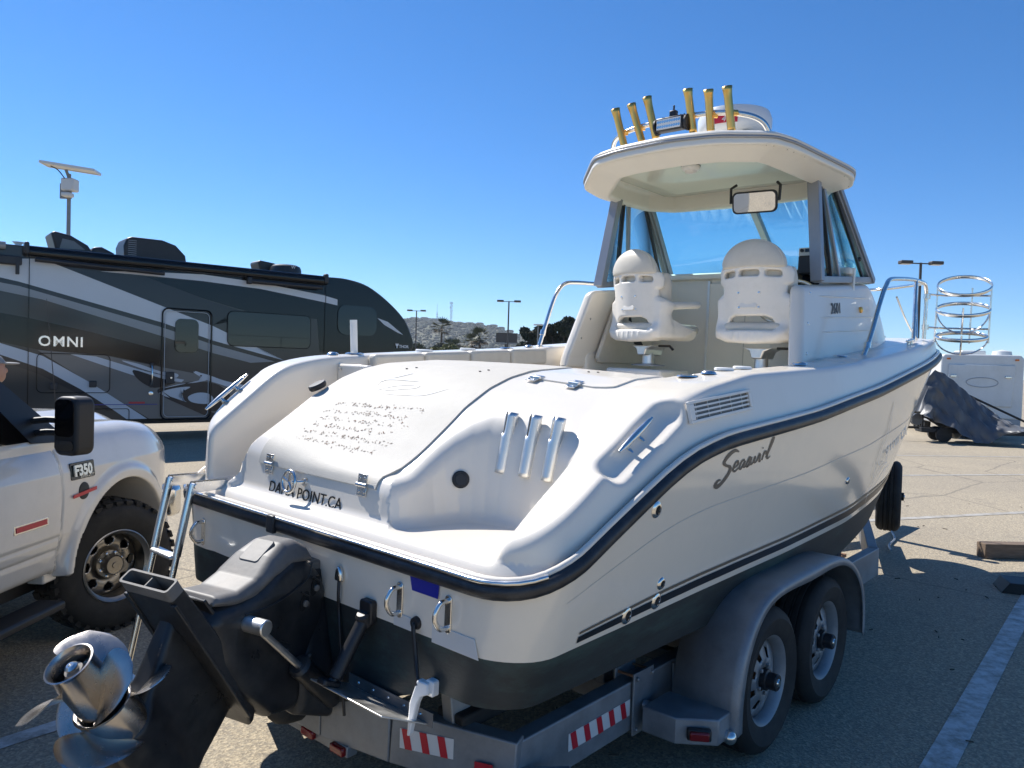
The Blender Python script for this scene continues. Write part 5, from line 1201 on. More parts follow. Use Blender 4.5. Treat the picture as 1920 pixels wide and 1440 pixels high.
sp_ = dup(wh, trailer, Matrix.Translation((6.35, TY - 0.52, 0.62)) @ Matrix.Rotation(math.pi + .25, 4, 'Z')); sp_.name = 'spare_wheel'
beam((6.35, TY - 0.1, 0.36), (6.35, TY - 0.44, 0.60), 0.05, 0.05, 'spare_bracket')
# winch stand and jack
ws = beam((7.35, TY, 0.3), (7.15, TY, 1.35), 0.09, 0.09, 'winch_stand'); MB().box((7.12, TY, 1.20), (0.14, 0.2, 0.14)).build('winch', 'galv', ws, bevel=0.02); MB().lathe([(0.05, -.1), (0.035, 0), (0.05, .1)], (7.02, TY, 1.38), (0, 1, 0), 14).build('bow_stop', 'rubber', ws)
MB().tube([(7.12, TY - .1, 1.2), (7.12, TY - .16, 1.2), (7.25, TY - .16, 1.36), (7.25, TY - .26, 1.36)], 0.012, 8).build('winch_handle', 'galv', ws)
jk = MB().cyl((5.9, TY - .18, 0.06), (5.9, TY - .18, 0.75), 0.035, n=14).build('tongue_jack', 'rust', trailer); MB().box((5.9, TY - .18, 0.04), (0.16, 0.16, 0.03)).build('jack_foot', 'rust', jk)
MB().tube(spline([(7.9, TY - .05, .3), (7.7, TY - .2, .05), (7.3, TY - .35, .02), (6.9, TY - .4, .02), (6.6, TY - .5, .03)], 6), 0.012, 6).build('safety_chain', 'galv', trailer)
# ================================================================ PICKUP TRUCK
mat('truck_white', (0.74, 0.70, 0.63), 0.16, coat=0.8, noise=0.02, nscale=2, dirt=(0.46, 0.43, 0.38), dirt_amt=0.35, dscale=1.6, dlo=0.5, dhi=0.8)
mat('alloy', (0.36, 0.34, 0.31), 0.33, metal=1, noise=0.12, nscale=8, rvar=0.1, dirt=(0.2, 0.17, 0.13), dirt_amt=0.4, dscale=6)
mat('truck_dark', (0.012, 0.012, 0.013), 0.55)
TH = R(2.0)
tk = thing('pickup_truck', 'white crew pickup truck with alloy wheels parked left of the boat', 'truck', M=Matrix.Translation((-3.505, 5.03, 0)) @ Matrix.Rotation(math.pi / 2 - TH, 4, 'Z'))
TOPT = ip([(-5.6, 1.28), (-.66, 1.28), (-.58, 1.305), (-.45, 1.335), (-.2, 1.352), (.2, 1.345), (.5, 1.31), (.72, 1.24), (.86, 1.12), (.95, .98), (1.0, .9)])
def truck_sdf(X, Y, Z):
    ya = np.abs(Y)
    hw_ = 0.975 + 0.025 * np.exp(-((Z - 0.95) / 0.28) ** 2) - 0.07 * np.clip((Z - 1.10) / 0.3, 0, 1) - 0.05 * np.clip((0.75 - Z) / .25, 0, 1) - 0.26 * np.clip((X - 0.25) / 0.75, 0, 1) ** 2.2
    top_ = TOPT(X) + 0.06 * np.clip((0.62 - ya) / 0.12, 0, 1) * (X > -0.7)
    bot = 0.52 + 0.03 * np.clip((X - .5) / .4, 0, 1) * 3
    d = smax(smax((Z - top_) * 0.8, ya - hw_, 0.12), bot - Z, 0.05)
    d = smax(d, smax(X - 0.98, -5.5 - X, 0.05), 0.10)
    # arch flare
    r = np.sqrt(X ** 2 + (Z - 0.44) ** 2)
    fl = smax(smax(np.abs(r - 0.575) - 0.032, ya - 1.012, 0.03), 0.80 - ya, 0.02); fl = np.maximum(fl, 0.5 - Z)
    d = smin(d, fl, 0.06)
    d = smax(d, -np.maximum(r - 0.545, 0.50 - ya), 0.012)
    r2 = np.sqrt((X + 3.6) ** 2 + (Z - 0.44) ** 2); d = smax(d, -np.maximum(r2 - 0.52, 0.6 - ya), 0.012)
    # side crease moulding
    d = d + 0.008 * np.exp(-((Z - 0.745) / 0.012) ** 2) * (X < -0.66) * (ya > .8) + 0.008 * np.exp(-((Z - 0.665) / 0.012) ** 2) * (X < -0.66) * (ya > .8)
    # door gap
    d = d + 0.010 * np.exp(-((X + 0.655 - 0.10 * np.clip((0.9 - Z), 0, 1) ** 2 * 3) / 0.007) ** 2) * (ya > .85) * (Z < 1.27)
    # bed hollow
    d = smax(d, -smax(smax(ya - 0.85, X + 3.05 + 0 * Z, .02), 0.75 - Z, .02), 0.03)
    return d
tb = sdf_obj(truck_sdf, np.concatenate([ar(-5.6, -1.65, 0.05), ar(-1.6, 1.05, 0.0145)]), ar(-1.06, 1.06, 0.022), ar(.45, 1.5, 0.0145), 'body', 'truck_white', tk)
# cab greenhouse
def cab_sdf(X, Y, Z):
    ya = np.abs(Y); hw_ = 0.93 - 0.34 * np.clip(Z - 1.28, 0, 1)
    d = smax(smax(ya - hw_, Z - 1.93 + 0.03 * (Y / .7) ** 2, 0.10), 1.2 - Z, .01)
    ws_ = (X + 0.52) * 0.64 + (Z - 1.30) * 0.77
    d = smax(d, ws_, 0.05); d = smax(d, -2.95 - X, 0.08)
    return d
sdf_obj(cab_sdf, ar(-3.05, -.4, 0.03), ar(-1.0, 1.0, 0.03), ar(1.18, 1.98, 0.02), 'cab', 'truck_white', tk)
for s in (-1, 1):
    def wpt(x, z): return (x, s * (0.93 - 0.34 * (z - 1.28) + 0.006), z)
    for nm, q in (('front_door_glass', [(-.84, 1.30), (-1.72, 1.30), (-1.68, 1.80), (-1.30, 1.80)]), ('rear_door_glass', [(-1.86, 1.30), (-2.62, 1.30), (-2.55, 1.80), (-1.84, 1.80)])):
        MB().add([wpt(*p) for p in q], [(0, 1, 2, 3)]).build(nm, 'glass_black', tk, solid=0.004)
    fq = [(-.60, 1.275), (-.84, 1.29), (-1.30, 1.81), (-1.75, 1.82), (-1.76, 1.87), (-1.22, 1.87), (-.54, 1.30)]
    MB().prism([(x, z) for x, z in fq], (0, 0, 0), (1, 0, 0), (0, -s * 0.34, 1), (0, s, 0), 0.93 + .34 * 1.28 - .004, 0.93 + .34 * 1.28 + .012).build('window_surround', 'truck_dark', tk)
MB().prism([(-.74, 0), (.74, 0), (.66, .60), (-.66, .60)], (-.565, 0, 1.355), (0, 1, 0), unit((-.77, 0, .64)), unit((.64, 0, .77)), 0.0, .006).build('windscreen', 'glass_black', tk)
# badges
by = -1.013
letters('badge', 'F350', 0.085, (-0.565, by + .004, 1.075), (1, -.02, 0.0), (0, 0.12, 1), 'stainless', tk, extrude=0.006, bold=0.004, label='dark badge reading F350')
bp = MB().prism(rrect(.23, .10, .01), (-0.465, by + .018, 1.10), (1, -.02, 0), (0, .12, 1), (0, -1, 0), -0.004, .003).build('badge_plate', 'black_gloss', tk, bevel=.002)
letters('badge', 'SUPER DUTY', 0.026, (-0.50, by + .009, 1.056), (1, -.02, 0), (0, .1, 1), 'stainless', tk, extrude=0.003)
rb_ = MB().lathe([(.052, 0), (.050, .006), (.040, .008), (.001, .008)], (-0.455, -0.998, 0.975), (0.0, -1, 0.03), 24).build('round_badge', 'truck_dark', tk); lab(rb_, 'round dark badge crossed by a red bar')
MB().prism([(-.115, -.018), (.115, .002), (.115, .022), (-.115, .002)], (-0.455, -1.008, 0.963), (1, 0, 0), (0, 0, 1), (0, -1, 0), 0, .004).build('red_bar', 'refl_red', rb_)
tdb = MB().prism([(-.14, -.025), (.14, -.025), (.14, .022), (-.14, .022)], (-0.92, -0.995, 0.862), (1, 0, 0), (0, 0.05, 1), (0, -1, 0), -.002, .005).build('door_badge', 'stainless', tk, bevel=.002)
MB().prism([(-.125, -.016), (.125, -.016), (.125, .012), (-.125, .012)], (-0.92, -1.001, 0.862), (1, 0, 0), (0, 0.05, 1), (0, -1, 0), 0, .002).build('badge_inlay', 'refl_red', tdb)
# tow mirror
mr = MB().prism(rrect(.16, .32, .05, 5), (-0.86, -1.15, 1.395), (-.30, -1, 0), (0, 0, 1), (-1, .30, 0), -.10, .02).build('tow_mirror', 'truck_dark', tk, bevel=0.02, seg=3); lab(mr, 'large black towing mirror with amber lens')
MB().prism(rrect(.125, .20, .03, 5), (-0.86, -1.15, 1.44), (-.30, -1, 0), (0, 0, 1), unit((-1, .30, 0)), .022, .026).build('mirror_glass', 'glass_black', mr)
MB().prism(rrect(.125, .055, .02, 5), (-0.86, -1.15, 1.29), (-.30, -1, 0), (0, 0, 1), unit((-1, .30, 0)), .022, .026).build('mirror_glass', 'glass_black', mr)
MB().prism(rrect(.028, .24, .012, 4), (-0.80, -1.232, 1.395), (1, -.2, 0), (0, 0, 1), (-.2, -1, 0), -.004, .012).build('marker_lens', 'lens_red', mr, bevel=.004)
for z in (1.42, 1.35): MB().tube([(-.80, -1.10, z), (-.78, -.98, z), (-.78, -.90, z - .01)], 0.018, 8).build('mirror_arm', 'truck_dark', mr)
MB().prism([(-.66, 1.27), (-.92, 1.28), (-.90, 1.44), (-.80, 1.42)], (0, -.905, 0), (1, 0, 0), (0, 0.3, 1), (0, -1, 0), .36, .39).build('mirror_sail', 'truck_dark', tk, bevel=.01)
# aerial on the fender
MB().tube([(-.40, -.80, 1.33), (-.52, -.80, 2.1)], [.004, .0015], 6).build('aerial', 'black_plastic', tk)
# lamps, bumper, grille, sills
for s in (-1, 1):
    MB().box((0.83, s * .70, 1.02), (0.12, 0.22, 0.26)).build('headlamp', 'refl_white', tk, bevel=.03); MB().box((0.70, s * .865, 1.0), (0.14, 0.03, 0.16), np.array([[.92, -s * .38, 0], [s * .38, .92, 0], [0, 0, 1]])).build('indicator_lamp', 'lens_amber', tk, bevel=.01)
MB().box((0.98, 0, .66), (0.16, 1.78, 0.24)).build('bumper', 'stainless', tk, bevel=.04); MB().box((0.965, 0, 1.02), (0.06, 1.2, 0.34)).build('grille', 'stainless', tk, bevel=.02)
MB().bar((-.72, -.99, .38), (-2.9, -.99, .38), 0.16, 0.05, (0, 0, 1)).build('side_step', 'truck_dark', tk, bevel=.015); MB().box((-.62, -.86, .50), (.12, .10, .06)).build('step_bracket', 'truck_white', tk, bevel=.01)
MB().box((-1.6, 0, .45), (5.4, 1.3, .22)).build('chassis', 'truck_dark', tk); MB().cyl((0, -.9, .42), (0, .9, .42), .07, n=12).build('axle', 'truck_dark', tk)
MB().box((0, 0, .78), (1.25, 1.06, .5)).build('inner_arch', 'truck_dark', tk)
# wheel
def truck_wheel():
    w = bpy.data.objects.new('wheel', None); C.objects.link(w); w.parent = tk
    hw_ = .135; n = 64
    prof = [(.225, -hw_ * .85), (.30, -hw_), (.37, -hw_ * .95), (.405, -hw_ * .75), (.42, -.09), (.42, .09), (.405, hw_ * .75), (.385, hw_ * .93), (.36, hw_ * .985), (.33, hw_ * 1.02), (.30, hw_), (.255, hw_ * .95), (.225, hw_ * .85)]
    MB().lathe(prof, (0, 0, 0), (0, 1, 0), n, caps=False).build('tyre', 'rubber', w, 40)
    mb = MB()
    for k in range(36):
        t = 2 * math.pi * k / 36
        for j, (yy, dt) in enumerate(((-.105, 0), (-.05, .05), (0, 0), (.05, .05), (.105, 0))):
            a = t + dt; c_ = np.array([.422 * math.cos(a), yy, .422 * math.sin(a)]); rd = np.array([math.cos(a), 0, math.sin(a)]); tg = np.array([-math.sin(a), 0, math.cos(a)])
            if abs(yy) > .1: c_ = c_ - rd * .012
            mb.box(c_, (.046, .05, .016), np.array([tg, (0, 1, 0), rd]))
        a = t; rd = np.array([math.cos(a), 0, math.sin(a)]); tg = np.array([-math.sin(a), 0, math.cos(a)]); mb.box(.392 * rd + np.array([0, hw_ * .88, 0]), (.03, .008, .028), np.array([tg, (0, 1, 0), rd]))
    tag(mb.build('tread_block', 'rubber', w), kind='stuff')
    MB().lathe([(.215, -.10), (.205, 0), (.20, .05), (.205, .10), (.225, hw_ * .85), (.235, hw_ * .92), (.228, hw_ * .95), (.218, hw_ * .88)], (0, 0, 0), (0, 1, 0), n, caps=False).build('rim', 'alloy', w, 40)
    # dished disc with eight round holes (disc surface as grid with real holes)
    V = []; F = []; nr, na = 16, 96
    for i in range(nr + 1):
        rr = .085 + (.205 - .085) * i / nr; dd = -.01 + .03 * math.sin(math.pi * min(i / nr, 1)) 
        for k in range(na): t = 2 * math.pi * k / na; V.append((rr * math.cos(t), dd, rr * math.sin(t)))
    for i in range(nr):
        for k in range(na):
            rr = .085 + .12 * (i + .5) / nr; t = 2 * math.pi * (k + .5) / na; tt = (t + math.pi / 8) % (math.pi / 4) - math.pi / 8
            if math.hypot(rr * math.cos(tt) - .155, rr * math.sin(tt)) < .030: continue
            F.append((i * na + k, i * na + (k + 1) % na, (i + 1) * na + (k + 1) % na, (i + 1) * na + k))
    MB().add(V, F).build('wheel_disc', 'alloy', w, 60, solid=.012)
    MB().lathe([(.20, -.06), (.001, -.06)], (0, 0, 0), (0, 1, 0), 24).build('brake_disc', 'truck_dark', w)
    MB().lathe([(.09, -.01), (.088, .03), (.066, .035), (.064, .085), (.058, .095), (.056, .09), (.02, .09), (.018, .096), (.001, .096)], (0, 0, 0), (0, 1, 0), 28).build('hub', 'alloy', w, 40)
    for k in range(8): t = 2 * math.pi * (k + .5) / 8; MB().lathe([(.012, .03), (.012, .055), (.006, .06)], (.078 * math.cos(t), 0, .078 * math.sin(t)), (0, 1, 0), 8).build('lug_nut', 'stainless', w)
    return w
tw = truck_wheel(); tw.matrix_local = Matrix.Translation((0, -.885, .42)) @ Matrix.Rotation(math.pi - R(27), 4, 'Z')
dup(tw, tk, Matrix.Translation((0, .885, .42)) @ Matrix.Rotation(-R(27), 4, 'Z')); dup(tw, tk, Matrix.Translation((-3.6, -.885, .42)) @ Matrix.Rotation(math.pi, 4, 'Z')); dup(tw, tk, Matrix.Translation((-3.6, .885, .42)))
# ================================================================ MOTORHOME
def paint(name, col): mat(name, col, 0.10, spec=0.32, noise=0.03, nscale=1.2, bump=0.004, bscale=1.6)
paint('rv_base', (0.060, 0.057, 0.052)); paint('rv_silver', (0.56, 0.57, 0.58)); paint('rv_grey', (0.27, 0.272, 0.272)); paint('rv_dark', (0.034, 0.034, 0.036)); paint('rv_black', (0.006, 0.006, 0.007)); paint('rv_taupe', (0.19, 0.178, 0.16))
e_rv = np.array([0.77096, 0.63688, 0]); n_rv = np.array([0.63688, -0.77096, 0]); O_rv = np.array([-9.0, 14.3, 0.0])
rv = thing('motorhome', 'black and silver striped motorhome parked behind the pickup truck', 'motorhome', M=frame(O_rv, e_rv, -n_rv, np.array([0, 0, 1.0])))
# local: x along (towards its nose), y away from the camera, z up
RX, RY, RZ = np.array([1.0, 0, 0]), np.array([0, 1.0, 0]), np.array([0, 0, 1.0])
nose = [tuple(p) for p in spline([(5.95, 3.72), (6.45, 3.72), (7.03, 3.60), (7.63, 3.25), (8.11, 2.82), (8.36, 2.33), (8.35, 2.12), (8.14, 2.0)], 5)]
outl = [(-3.6, .45), (-3.6, 3.72)] + nose + [(6.6, 1.95), (5.95, 1.88), (5.95, .45)]
body = MB().prism(outl, (0, 0, 0), RX, RZ, RY, 0, 2.45).build('coach_body', 'rv_base', rv, 25, bevel=0.03, seg=3)
lay = [0.0]
def decal(poly, m, name='paint_stripe', par=body, smooth=True):
    lay[0] += 0.0006; y = -0.002 - lay[0]
    P = [tuple(p) for p in (spline(poly, 4, closed=True) if smooth else np.array(poly))]
    bm = bmesh.new(); vs = [bm.verts.new((x, y, z)) for x, z in P]
    f = bm.faces.new(vs); bmesh.ops.triangulate(bm, faces=[f]); me = bpy.data.meshes.new(name); bm.to_mesh(me); bm.free()
    return fin(me, name, m, par, 180)
decal([(-3.55, 3.6), (0.2, 3.48), (1.98, 3.36), (3.1, 3.0), (2.39, 2.75), (0.18, 3.5), (-3.55, 3.6)][:6], 'rv_dark', smooth=False)
decal([(0.15, 3.50), (0.85, 3.47), (1.96, 3.36), (3.12, 2.99), (4.30, 2.70), (3.65, 2.66), (3.33, 2.44), (2.39, 2.76)], 'rv_dark', smooth=False)
decal([(1.98, 3.35), (3.11, 3.36), (4.37, 3.30), (5.92, 3.12), (5.92, 1.95), (5.80, 1.95), (5.72, 2.72), (4.27, 2.74), (3.12, 3.0)], 'rv_black', smooth=False)
decal([(5.93, 3.70), (6.45, 3.70), (7.02, 3.585), (7.62, 3.235), (8.09, 2.82), (8.34, 2.33), (8.33, 2.13), (8.14, 2.03), (6.6, 1.97), (5.93, 1.92)], 'rv_black', smooth=False)
decal([(0.15, 3.68), (5.92, 3.68), (5.92, 3.30), (4.2, 3.42), (2.6, 3.47), (0.9, 3.46), (0.15, 3.49)], 'rv_black', smooth=False)
decal([(-3.55, 3.95 - .45), (-0.47, 3.44), (0.18, 3.51), (2.39, 2.75), (3.33, 2.43), (4.29, 2.01), (4.53, 1.87), (4.95, 1.73), (3.33, 2.12), (2.32, 2.44), (-0.18, 3.05), (-0.47, 3.1), (-3.55, 3.45)], 'rv_silver', smooth=False)
decal([(-3.55, 3.45), (-0.47, 3.1), (-0.18, 3.05), (2.32, 2.44), (3.33, 2.12), (4.95, 1.73), (4.72, 1.7), (3.34, 2.03), (2.32, 2.34), (-0.18, 2.97), (-0.47, 3.01), (-3.55, 3.36)], 'rv_dark', smooth=False)
decal([(-3.55, 3.36), (-0.47, 3.01), (-0.18, 2.97), (2.32, 2.34), (3.34, 2.03), (4.72, 1.7), (4.17, 1.66), (3.34, 1.85), (2.32, 2.16), (0.2, 2.75), (-0.47, 2.86), (-3.55, 3.25)], 'rv_grey', smooth=False)
decal([(-3.55, 2.9), (-0.46, 2.46), (0.04, 2.38), (1.11, 2.16), (2.29, 1.87), (2.29, 1.55), (1.3, 1.74), (0.13, 1.81), (-0.46, 1.93), (-3.55, 2.3)], 'rv_black', smooth=False)
decal([(0.13, 1.80), (1.3, 1.73), (2.3, 1.53), (3.3, 1.35), (4.6, 1.0), (5.9, .6), (5.9, .47), (2.1, .47), (1.0, 1.2)], 'rv_taupe', smooth=False)
decal([(-3.55, 2.25), (-0.46, 1.91), (-0.13, 1.8), (0.22, 1.69), (1.03, 1.19), (1.75, 0.69), (2.06, 0.47), (1.68, 0.47), (1.46, 0.64), (0.85, 1.07), (0.22, 1.45), (-0.46, 1.7), (-3.55, 2.0)], 'rv_silver', smooth=False)
decal([(-3.55, 2.0), (-0.46, 1.7), (0.22, 1.45), (0.85, 1.07), (1.46, 0.64), (1.32, 0.64), (0.76, 1.01), (0.18, 1.34), (-0.45, 1.59), (-3.55, 1.9)], 'rv_dark', smooth=False)
decal([(0.64, 1.75), (1.11, 1.71), (1.79, 1.5), (2.3, 1.36), (2.77, 1.27), (2.72, 1.22), (2.3, 1.27), (1.79, 1.35), (1.35, 1.5)], 'rv_silver', smooth=False)
decal([(1.57, 1.64), (1.89, 1.58), (2.3, 1.44), (2.61, 1.4), (2.65, 1.34), (2.56, 1.31), (2.3, 1.38), (1.91, 1.5)], 'rv_silver')
decal([(2.25, 1.06), (2.6, 1.17), (3.05, 1.24), (3.5, 1.16), (3.75, .9), (3.62, .66), (3.2, .6), (2.8, .72), (2.4, .9)], 'rv_dark')
decal([(2.3, 1.01), (2.61, 1.1), (2.9, 1.12), (2.7, 1.0), (2.68, .9), (2.83, 0.80), (2.57, 0.87), (2.37, 0.94)], 'rv_silver')
decal([(2.86, 0.92), (3.05, 1.0), (3.27, 0.98), (3.38, 0.87), (3.27, 0.77), (3.07, 0.77), (2.9, 0.82)], 'rv_silver')
decal([(2.95, 1.44), (3.26, 1.38), (3.6, 1.26), (4.01, 1.17), (4.5, 1.02), (4.2, 1.0), (3.83, 1.08), (3.49, 1.19), (3.21, 1.28)], 'rv_silver')
decal([(2.35, 1.09), (2.67, 1.18), (3.04, 1.22), (3.28, 1.30), (3.1, 1.42), (2.98, 1.45), (3.14, 1.30), (2.99, 1.24), (2.67, 1.16)], 'rv_silver')
decal([(1.79, 1.46), (2.3, 1.30), (2.6, 1.22), (2.2, 1.10), (1.9, 1.25)], 'rv_dark')
decal([(2.30, 1.06), (2.5, .92), (3.0, .74), (3.6, .47), (3.3, .47), (2.6, .8)], 'rv_dark', smooth=False)
decal([(1.16, 3.37), (1.86, 3.44), (3.11, 3.50), (4.36, 3.44), (5.87, 3.28), (6.22, 3.21), (6.22, 3.07), (5.88, 3.12), (4.37, 3.30), (3.11, 3.36), (2.06, 3.37)], 'rv_silver', smooth=False)
decal([(7.30, 2.84), (7.6, 2.76), (8.05, 2.46), (7.9, 2.5), (7.5, 2.68)], 'rv_silver', smooth=False)
Y0 = -0.0195
def panel(x0, x1, z0, z1, r, name, m, t=0.012, par=rv, bev=0.004): return MB().prism([(a, b) for a, b in rrect(x1 - x0, z1 - z0, r, 6, (x0 + x1) / 2, (z0 + z1) / 2)], (0, 0, 0), RX, RZ, -RY, 0.016, 0.016 + t).build(name, m, par, bevel=bev)
def outline(x0, x1, z0, z1, r, name, m, w=0.016, par=rv): return MB().tube([(a, -0.022, b) for a, b in rrect(x1 - x0, z1 - z0, r, 6, (x0 + x1) / 2, (z0 + z1) / 2)], w / 2, 6, closed=True).build(name, m, par, 60)
w1 = panel(3.65, 5.55, 2.02, 2.77, 0.12, 'side_window', 'glass_black'); outline(3.65, 5.55, 2.02, 2.77, 0.12, 'window_trim', 'rv_black', 0.02, w1)
MB().box((4.85, -0.032, 2.14), (0.012, 0.006, 0.22)).build('window_divider', 'rv_black', w1); MB().box((4.6, -0.032, 2.255), (1.85, 0.006, 0.014)).build('window_divider', 'rv_black', w1)
nw = panel(6.24, 7.28, 2.38, 3.10, 0.2, 'bunk_window', 'glass_black'); 
door = outline(2.32, 3.31, 0.45, 2.74, 0.12, 'entry_door', 'rv_black', 0.034); lab(door, 'rounded entry door with a small window'); outline(2.37, 3.26, 0.50, 2.69, 0.10, 'door_seal', 'rv_silver', 0.012, door)
panel(2.57, 3.04, 1.84, 2.54, 0.12, 'door_window', 'glass_black', par=door); MB().box((2.48, -0.04, 1.31), (0.17, 0.03, 0.24)).build('door_lock', 'black_plastic', door, bevel=.01); MB().cyl((2.50, -.055, 1.31), (2.50, -.065, 1.31), .02, n=10).build('keyhole', 'stainless', door)
MB().tube([(2.13, -.03, 1.55), (2.13, -.07, 1.5), (2.13, -.07, 1.22), (2.13, -.03, 1.17)], .014, 8).build('grab_handle', 'stainless', rv)
for z in (1.56, 1.16): MB().box((2.13, -.025, z), (.07, .02, .10)).build('handle_base', 'black_plastic', rv, bevel=.015)
MB().lathe([(.045, 0), (.045, .012), (.03, .016)], (2.12, -.018, 0.985), (0, -1, 0), 18).build('lock_badge', 'stainless', rv)
cg = outline(0.12, 1.36, 1.0, 1.745, 0.10, 'cargo_door', 'rv_black', 0.014)
for x, z in ((0.40, 1.12), (1.06, 1.17)): MB().box((x, -0.035, z), (0.13, 0.03, 0.13)).build('door_latch', 'black_plastic', cg, bevel=.015)
cg2 = outline(0.86, 1.72, 0.36, 0.68, 0.05, 'cargo_door', 'rv_black', 0.014)
for x in (-0.02, 5.915): MB().box((x, -0.026, 2.1 if x < 1 else 2.8), (0.012, 0.006, 3.2 if x < 1 else 1.75)).build('body_seam', 'rv_black', rv)
letters('chrome_lettering', 'OMNI', 0.27, (0.13, -0.024, 1.885), RX, RZ, 'stainless', rv, extrude=0.012, space=1.12, bold=0.004, label='chrome lettering OMNI')
letters('lettering', 'THOR', 0.10, (7.93, -0.03, 2.13), RX, RZ, 'refl_white', rv, extrude=0.002, bold=0.003, label='white maker name THOR on the nose'); MB().prism([(-.05, .06), (.05, .06), (.03, 0), (.015, 0), (.012, -.05), (-.012, -.05), (-.015, 0), (-.03, 0)], (7.87, -.028, 2.17), RX, RZ, -RY, 0, .004).build('maker_emblem', 'refl_white', rv)
MB().box((1.86, -.026, .80), (.30, .006, .035)).build('model_tag', 'refl_red', rv); MB().box((1.55, -.0255, .765), (1.4, .005, .012)).build('blue_pinstripe', 'sticker_blue', rv)
# roof edge awning
aw = MB().prism([tuple(p) for p in spline([(0, 0), (-.10, .0), (-.15, -.06), (-.15, -.16), (-.10, -.20), (0, -.20)], 3)], (0, 0, 3.72), RY, RZ, RX, -0.10, 5.90).build('awning_case', 'rv_black', rv, 40)
MB().tube([(0.05, -.17, 3.47), (2.3, -.17, 3.43)], .045, 10).build('awning_roller', 'black_plastic', aw); MB().tube([(4.05, -.15, 3.44), (5.75, -.15, 3.44)], .05, 10).build('awning_arm', 'black_plastic', aw); MB().box((4.05, -.15, 3.45), (.10, .12, .15)).build('arm_joint', 'black_plastic', aw, bevel=.02)
MB().box((5.86, -.12, 3.66), (.10, .14, .22)).build('end_cap', 'black_plastic', aw, bevel=.03); MB().box((-.08, -.1, 3.66), (.08, .2, .24)).build('end_cap', 'black_plastic', aw, bevel=.03)
MB().tube([(-3.5, -.06, 3.68), (-.4, -.06, 3.68)], .07, 10).build('rear_awning', 'rv_grey', rv); MB().box((-.50, -.10, 3.42), (.70, .12, .16)).build('awning_head', 'black_plastic', rv, bevel=.02); MB().box((-.22, -.14, 3.30), (.06, .05, .26)).build('awning_bracket', 'black_plastic', rv, bevel=.01)
# roof equipment
y_ = 0.55
def roofbox(poly, name, y0=y_, y1=y_ + .75, m='black_plastic', bev=.04): return MB().prism(poly, (0, 0, 0), RX, RZ, RY, y0, y1).build(name, m, rv, bevel=bev, seg=3)
ac_ = roofbox([(1.72, 3.72), (1.70, 4.0), (1.76, 4.16), (1.86, 4.20), (2.45, 4.20), (2.72, 4.12), (2.92, 3.92), (2.95, 3.72)], 'air_conditioner'); lab(ac_, 'black roof air conditioner with louvred end')
for k in range(9): MB().box((1.86, y_ - .004, 3.78 + k * .042), (.16, .012, .012)).build('louvre', 'rv_grey', ac_)
roofbox([(.50, 3.72), (.40, 4.10), (.48, 4.13), (.75, 4.08), (1.05, 3.92), (1.18, 3.72)], 'roof_vent'); roofbox([(1.05, 3.72), (1.15, 3.90), (1.3, 3.92), (1.52, 3.82), (1.6, 3.72)], 'roof_vent'); MB().prism([(.55, 3.80), (.60, 4.0), (.80, 3.97), (1.0, 3.82)], (0, y_, 0), RX, RZ, -RY, 0.001, .006).build('vent_screen', 'rv_taupe', rv)
ds = MB().lathe([(.36, 0), (.36, .12), (.33, .20), (.26, .235), (.001, .24)], (5.25, .75, 3.74), RZ, 30).build('satellite_dome', 'black_plastic', rv, 40); letters('dome_lettering', 'W', .10, (5.22, .365, 3.87), RX, RZ, 'refl_white', ds, extrude=.002)
roofbox([(4.75, 3.72), (4.66, 4.02), (4.72, 4.06), (5.1, 4.02), (5.15, 3.72)], 'roof_vent', .95, 1.5)
MB().lathe([(.10, 0), (.05, .05), (.10, .10), (.001, .10)], (-.15, .4, 3.72), RZ, 16).build('vent_pipe', 'white_plastic', rv); MB().box((7.15, .5, 3.58), (.25, .12, .06), np.array([[.93, 0, -.37], [0, 1, 0], [.37, 0, .93]])).build('marker_lamp', 'white_plastic', rv, bevel=.02)
# cab, hood and running gear
MB().prism([(5.95, .5), (8.9, .5), (9.3, .7), (9.35, 1.35), (8.9, 1.5), (7.75, 1.62), (7.35, 2.0), (5.95, 2.0)], (0, .15, 0), RX, RZ, RY, 0, 2.1).build('cab', 'rv_dark', rv, bevel=.06, seg=3)
MB().prism([(6.25, 1.45), (7.30, 1.45), (7.15, 1.9), (6.25, 1.9)], (0, .15, 0), RX, RZ, -RY, .001, .008).build('cab_window', 'glass_black', rv)
for x in (8.1, -.9, .05 - 2.0): 
    t_ = MB().lathe([(.28, -.14), (.45, -.13), (.50, -.10), (.50, .10), (.45, .13), (.28, .14)], (x, .25, .50), (0, -1, 0), 36, caps=False).build('tyre', 'rubber', rv, 40); MB().lathe([(.28, .12), (.2, .02), (.1, .06), (.001, .08)], (x, .25, .50), (0, -1, 0), 24).build('rim', 'alloy', t_)
MB().box((1.2, 1.2, .42), (9.3, 2.0, .14)).build('chassis', 'truck_dark', rv)
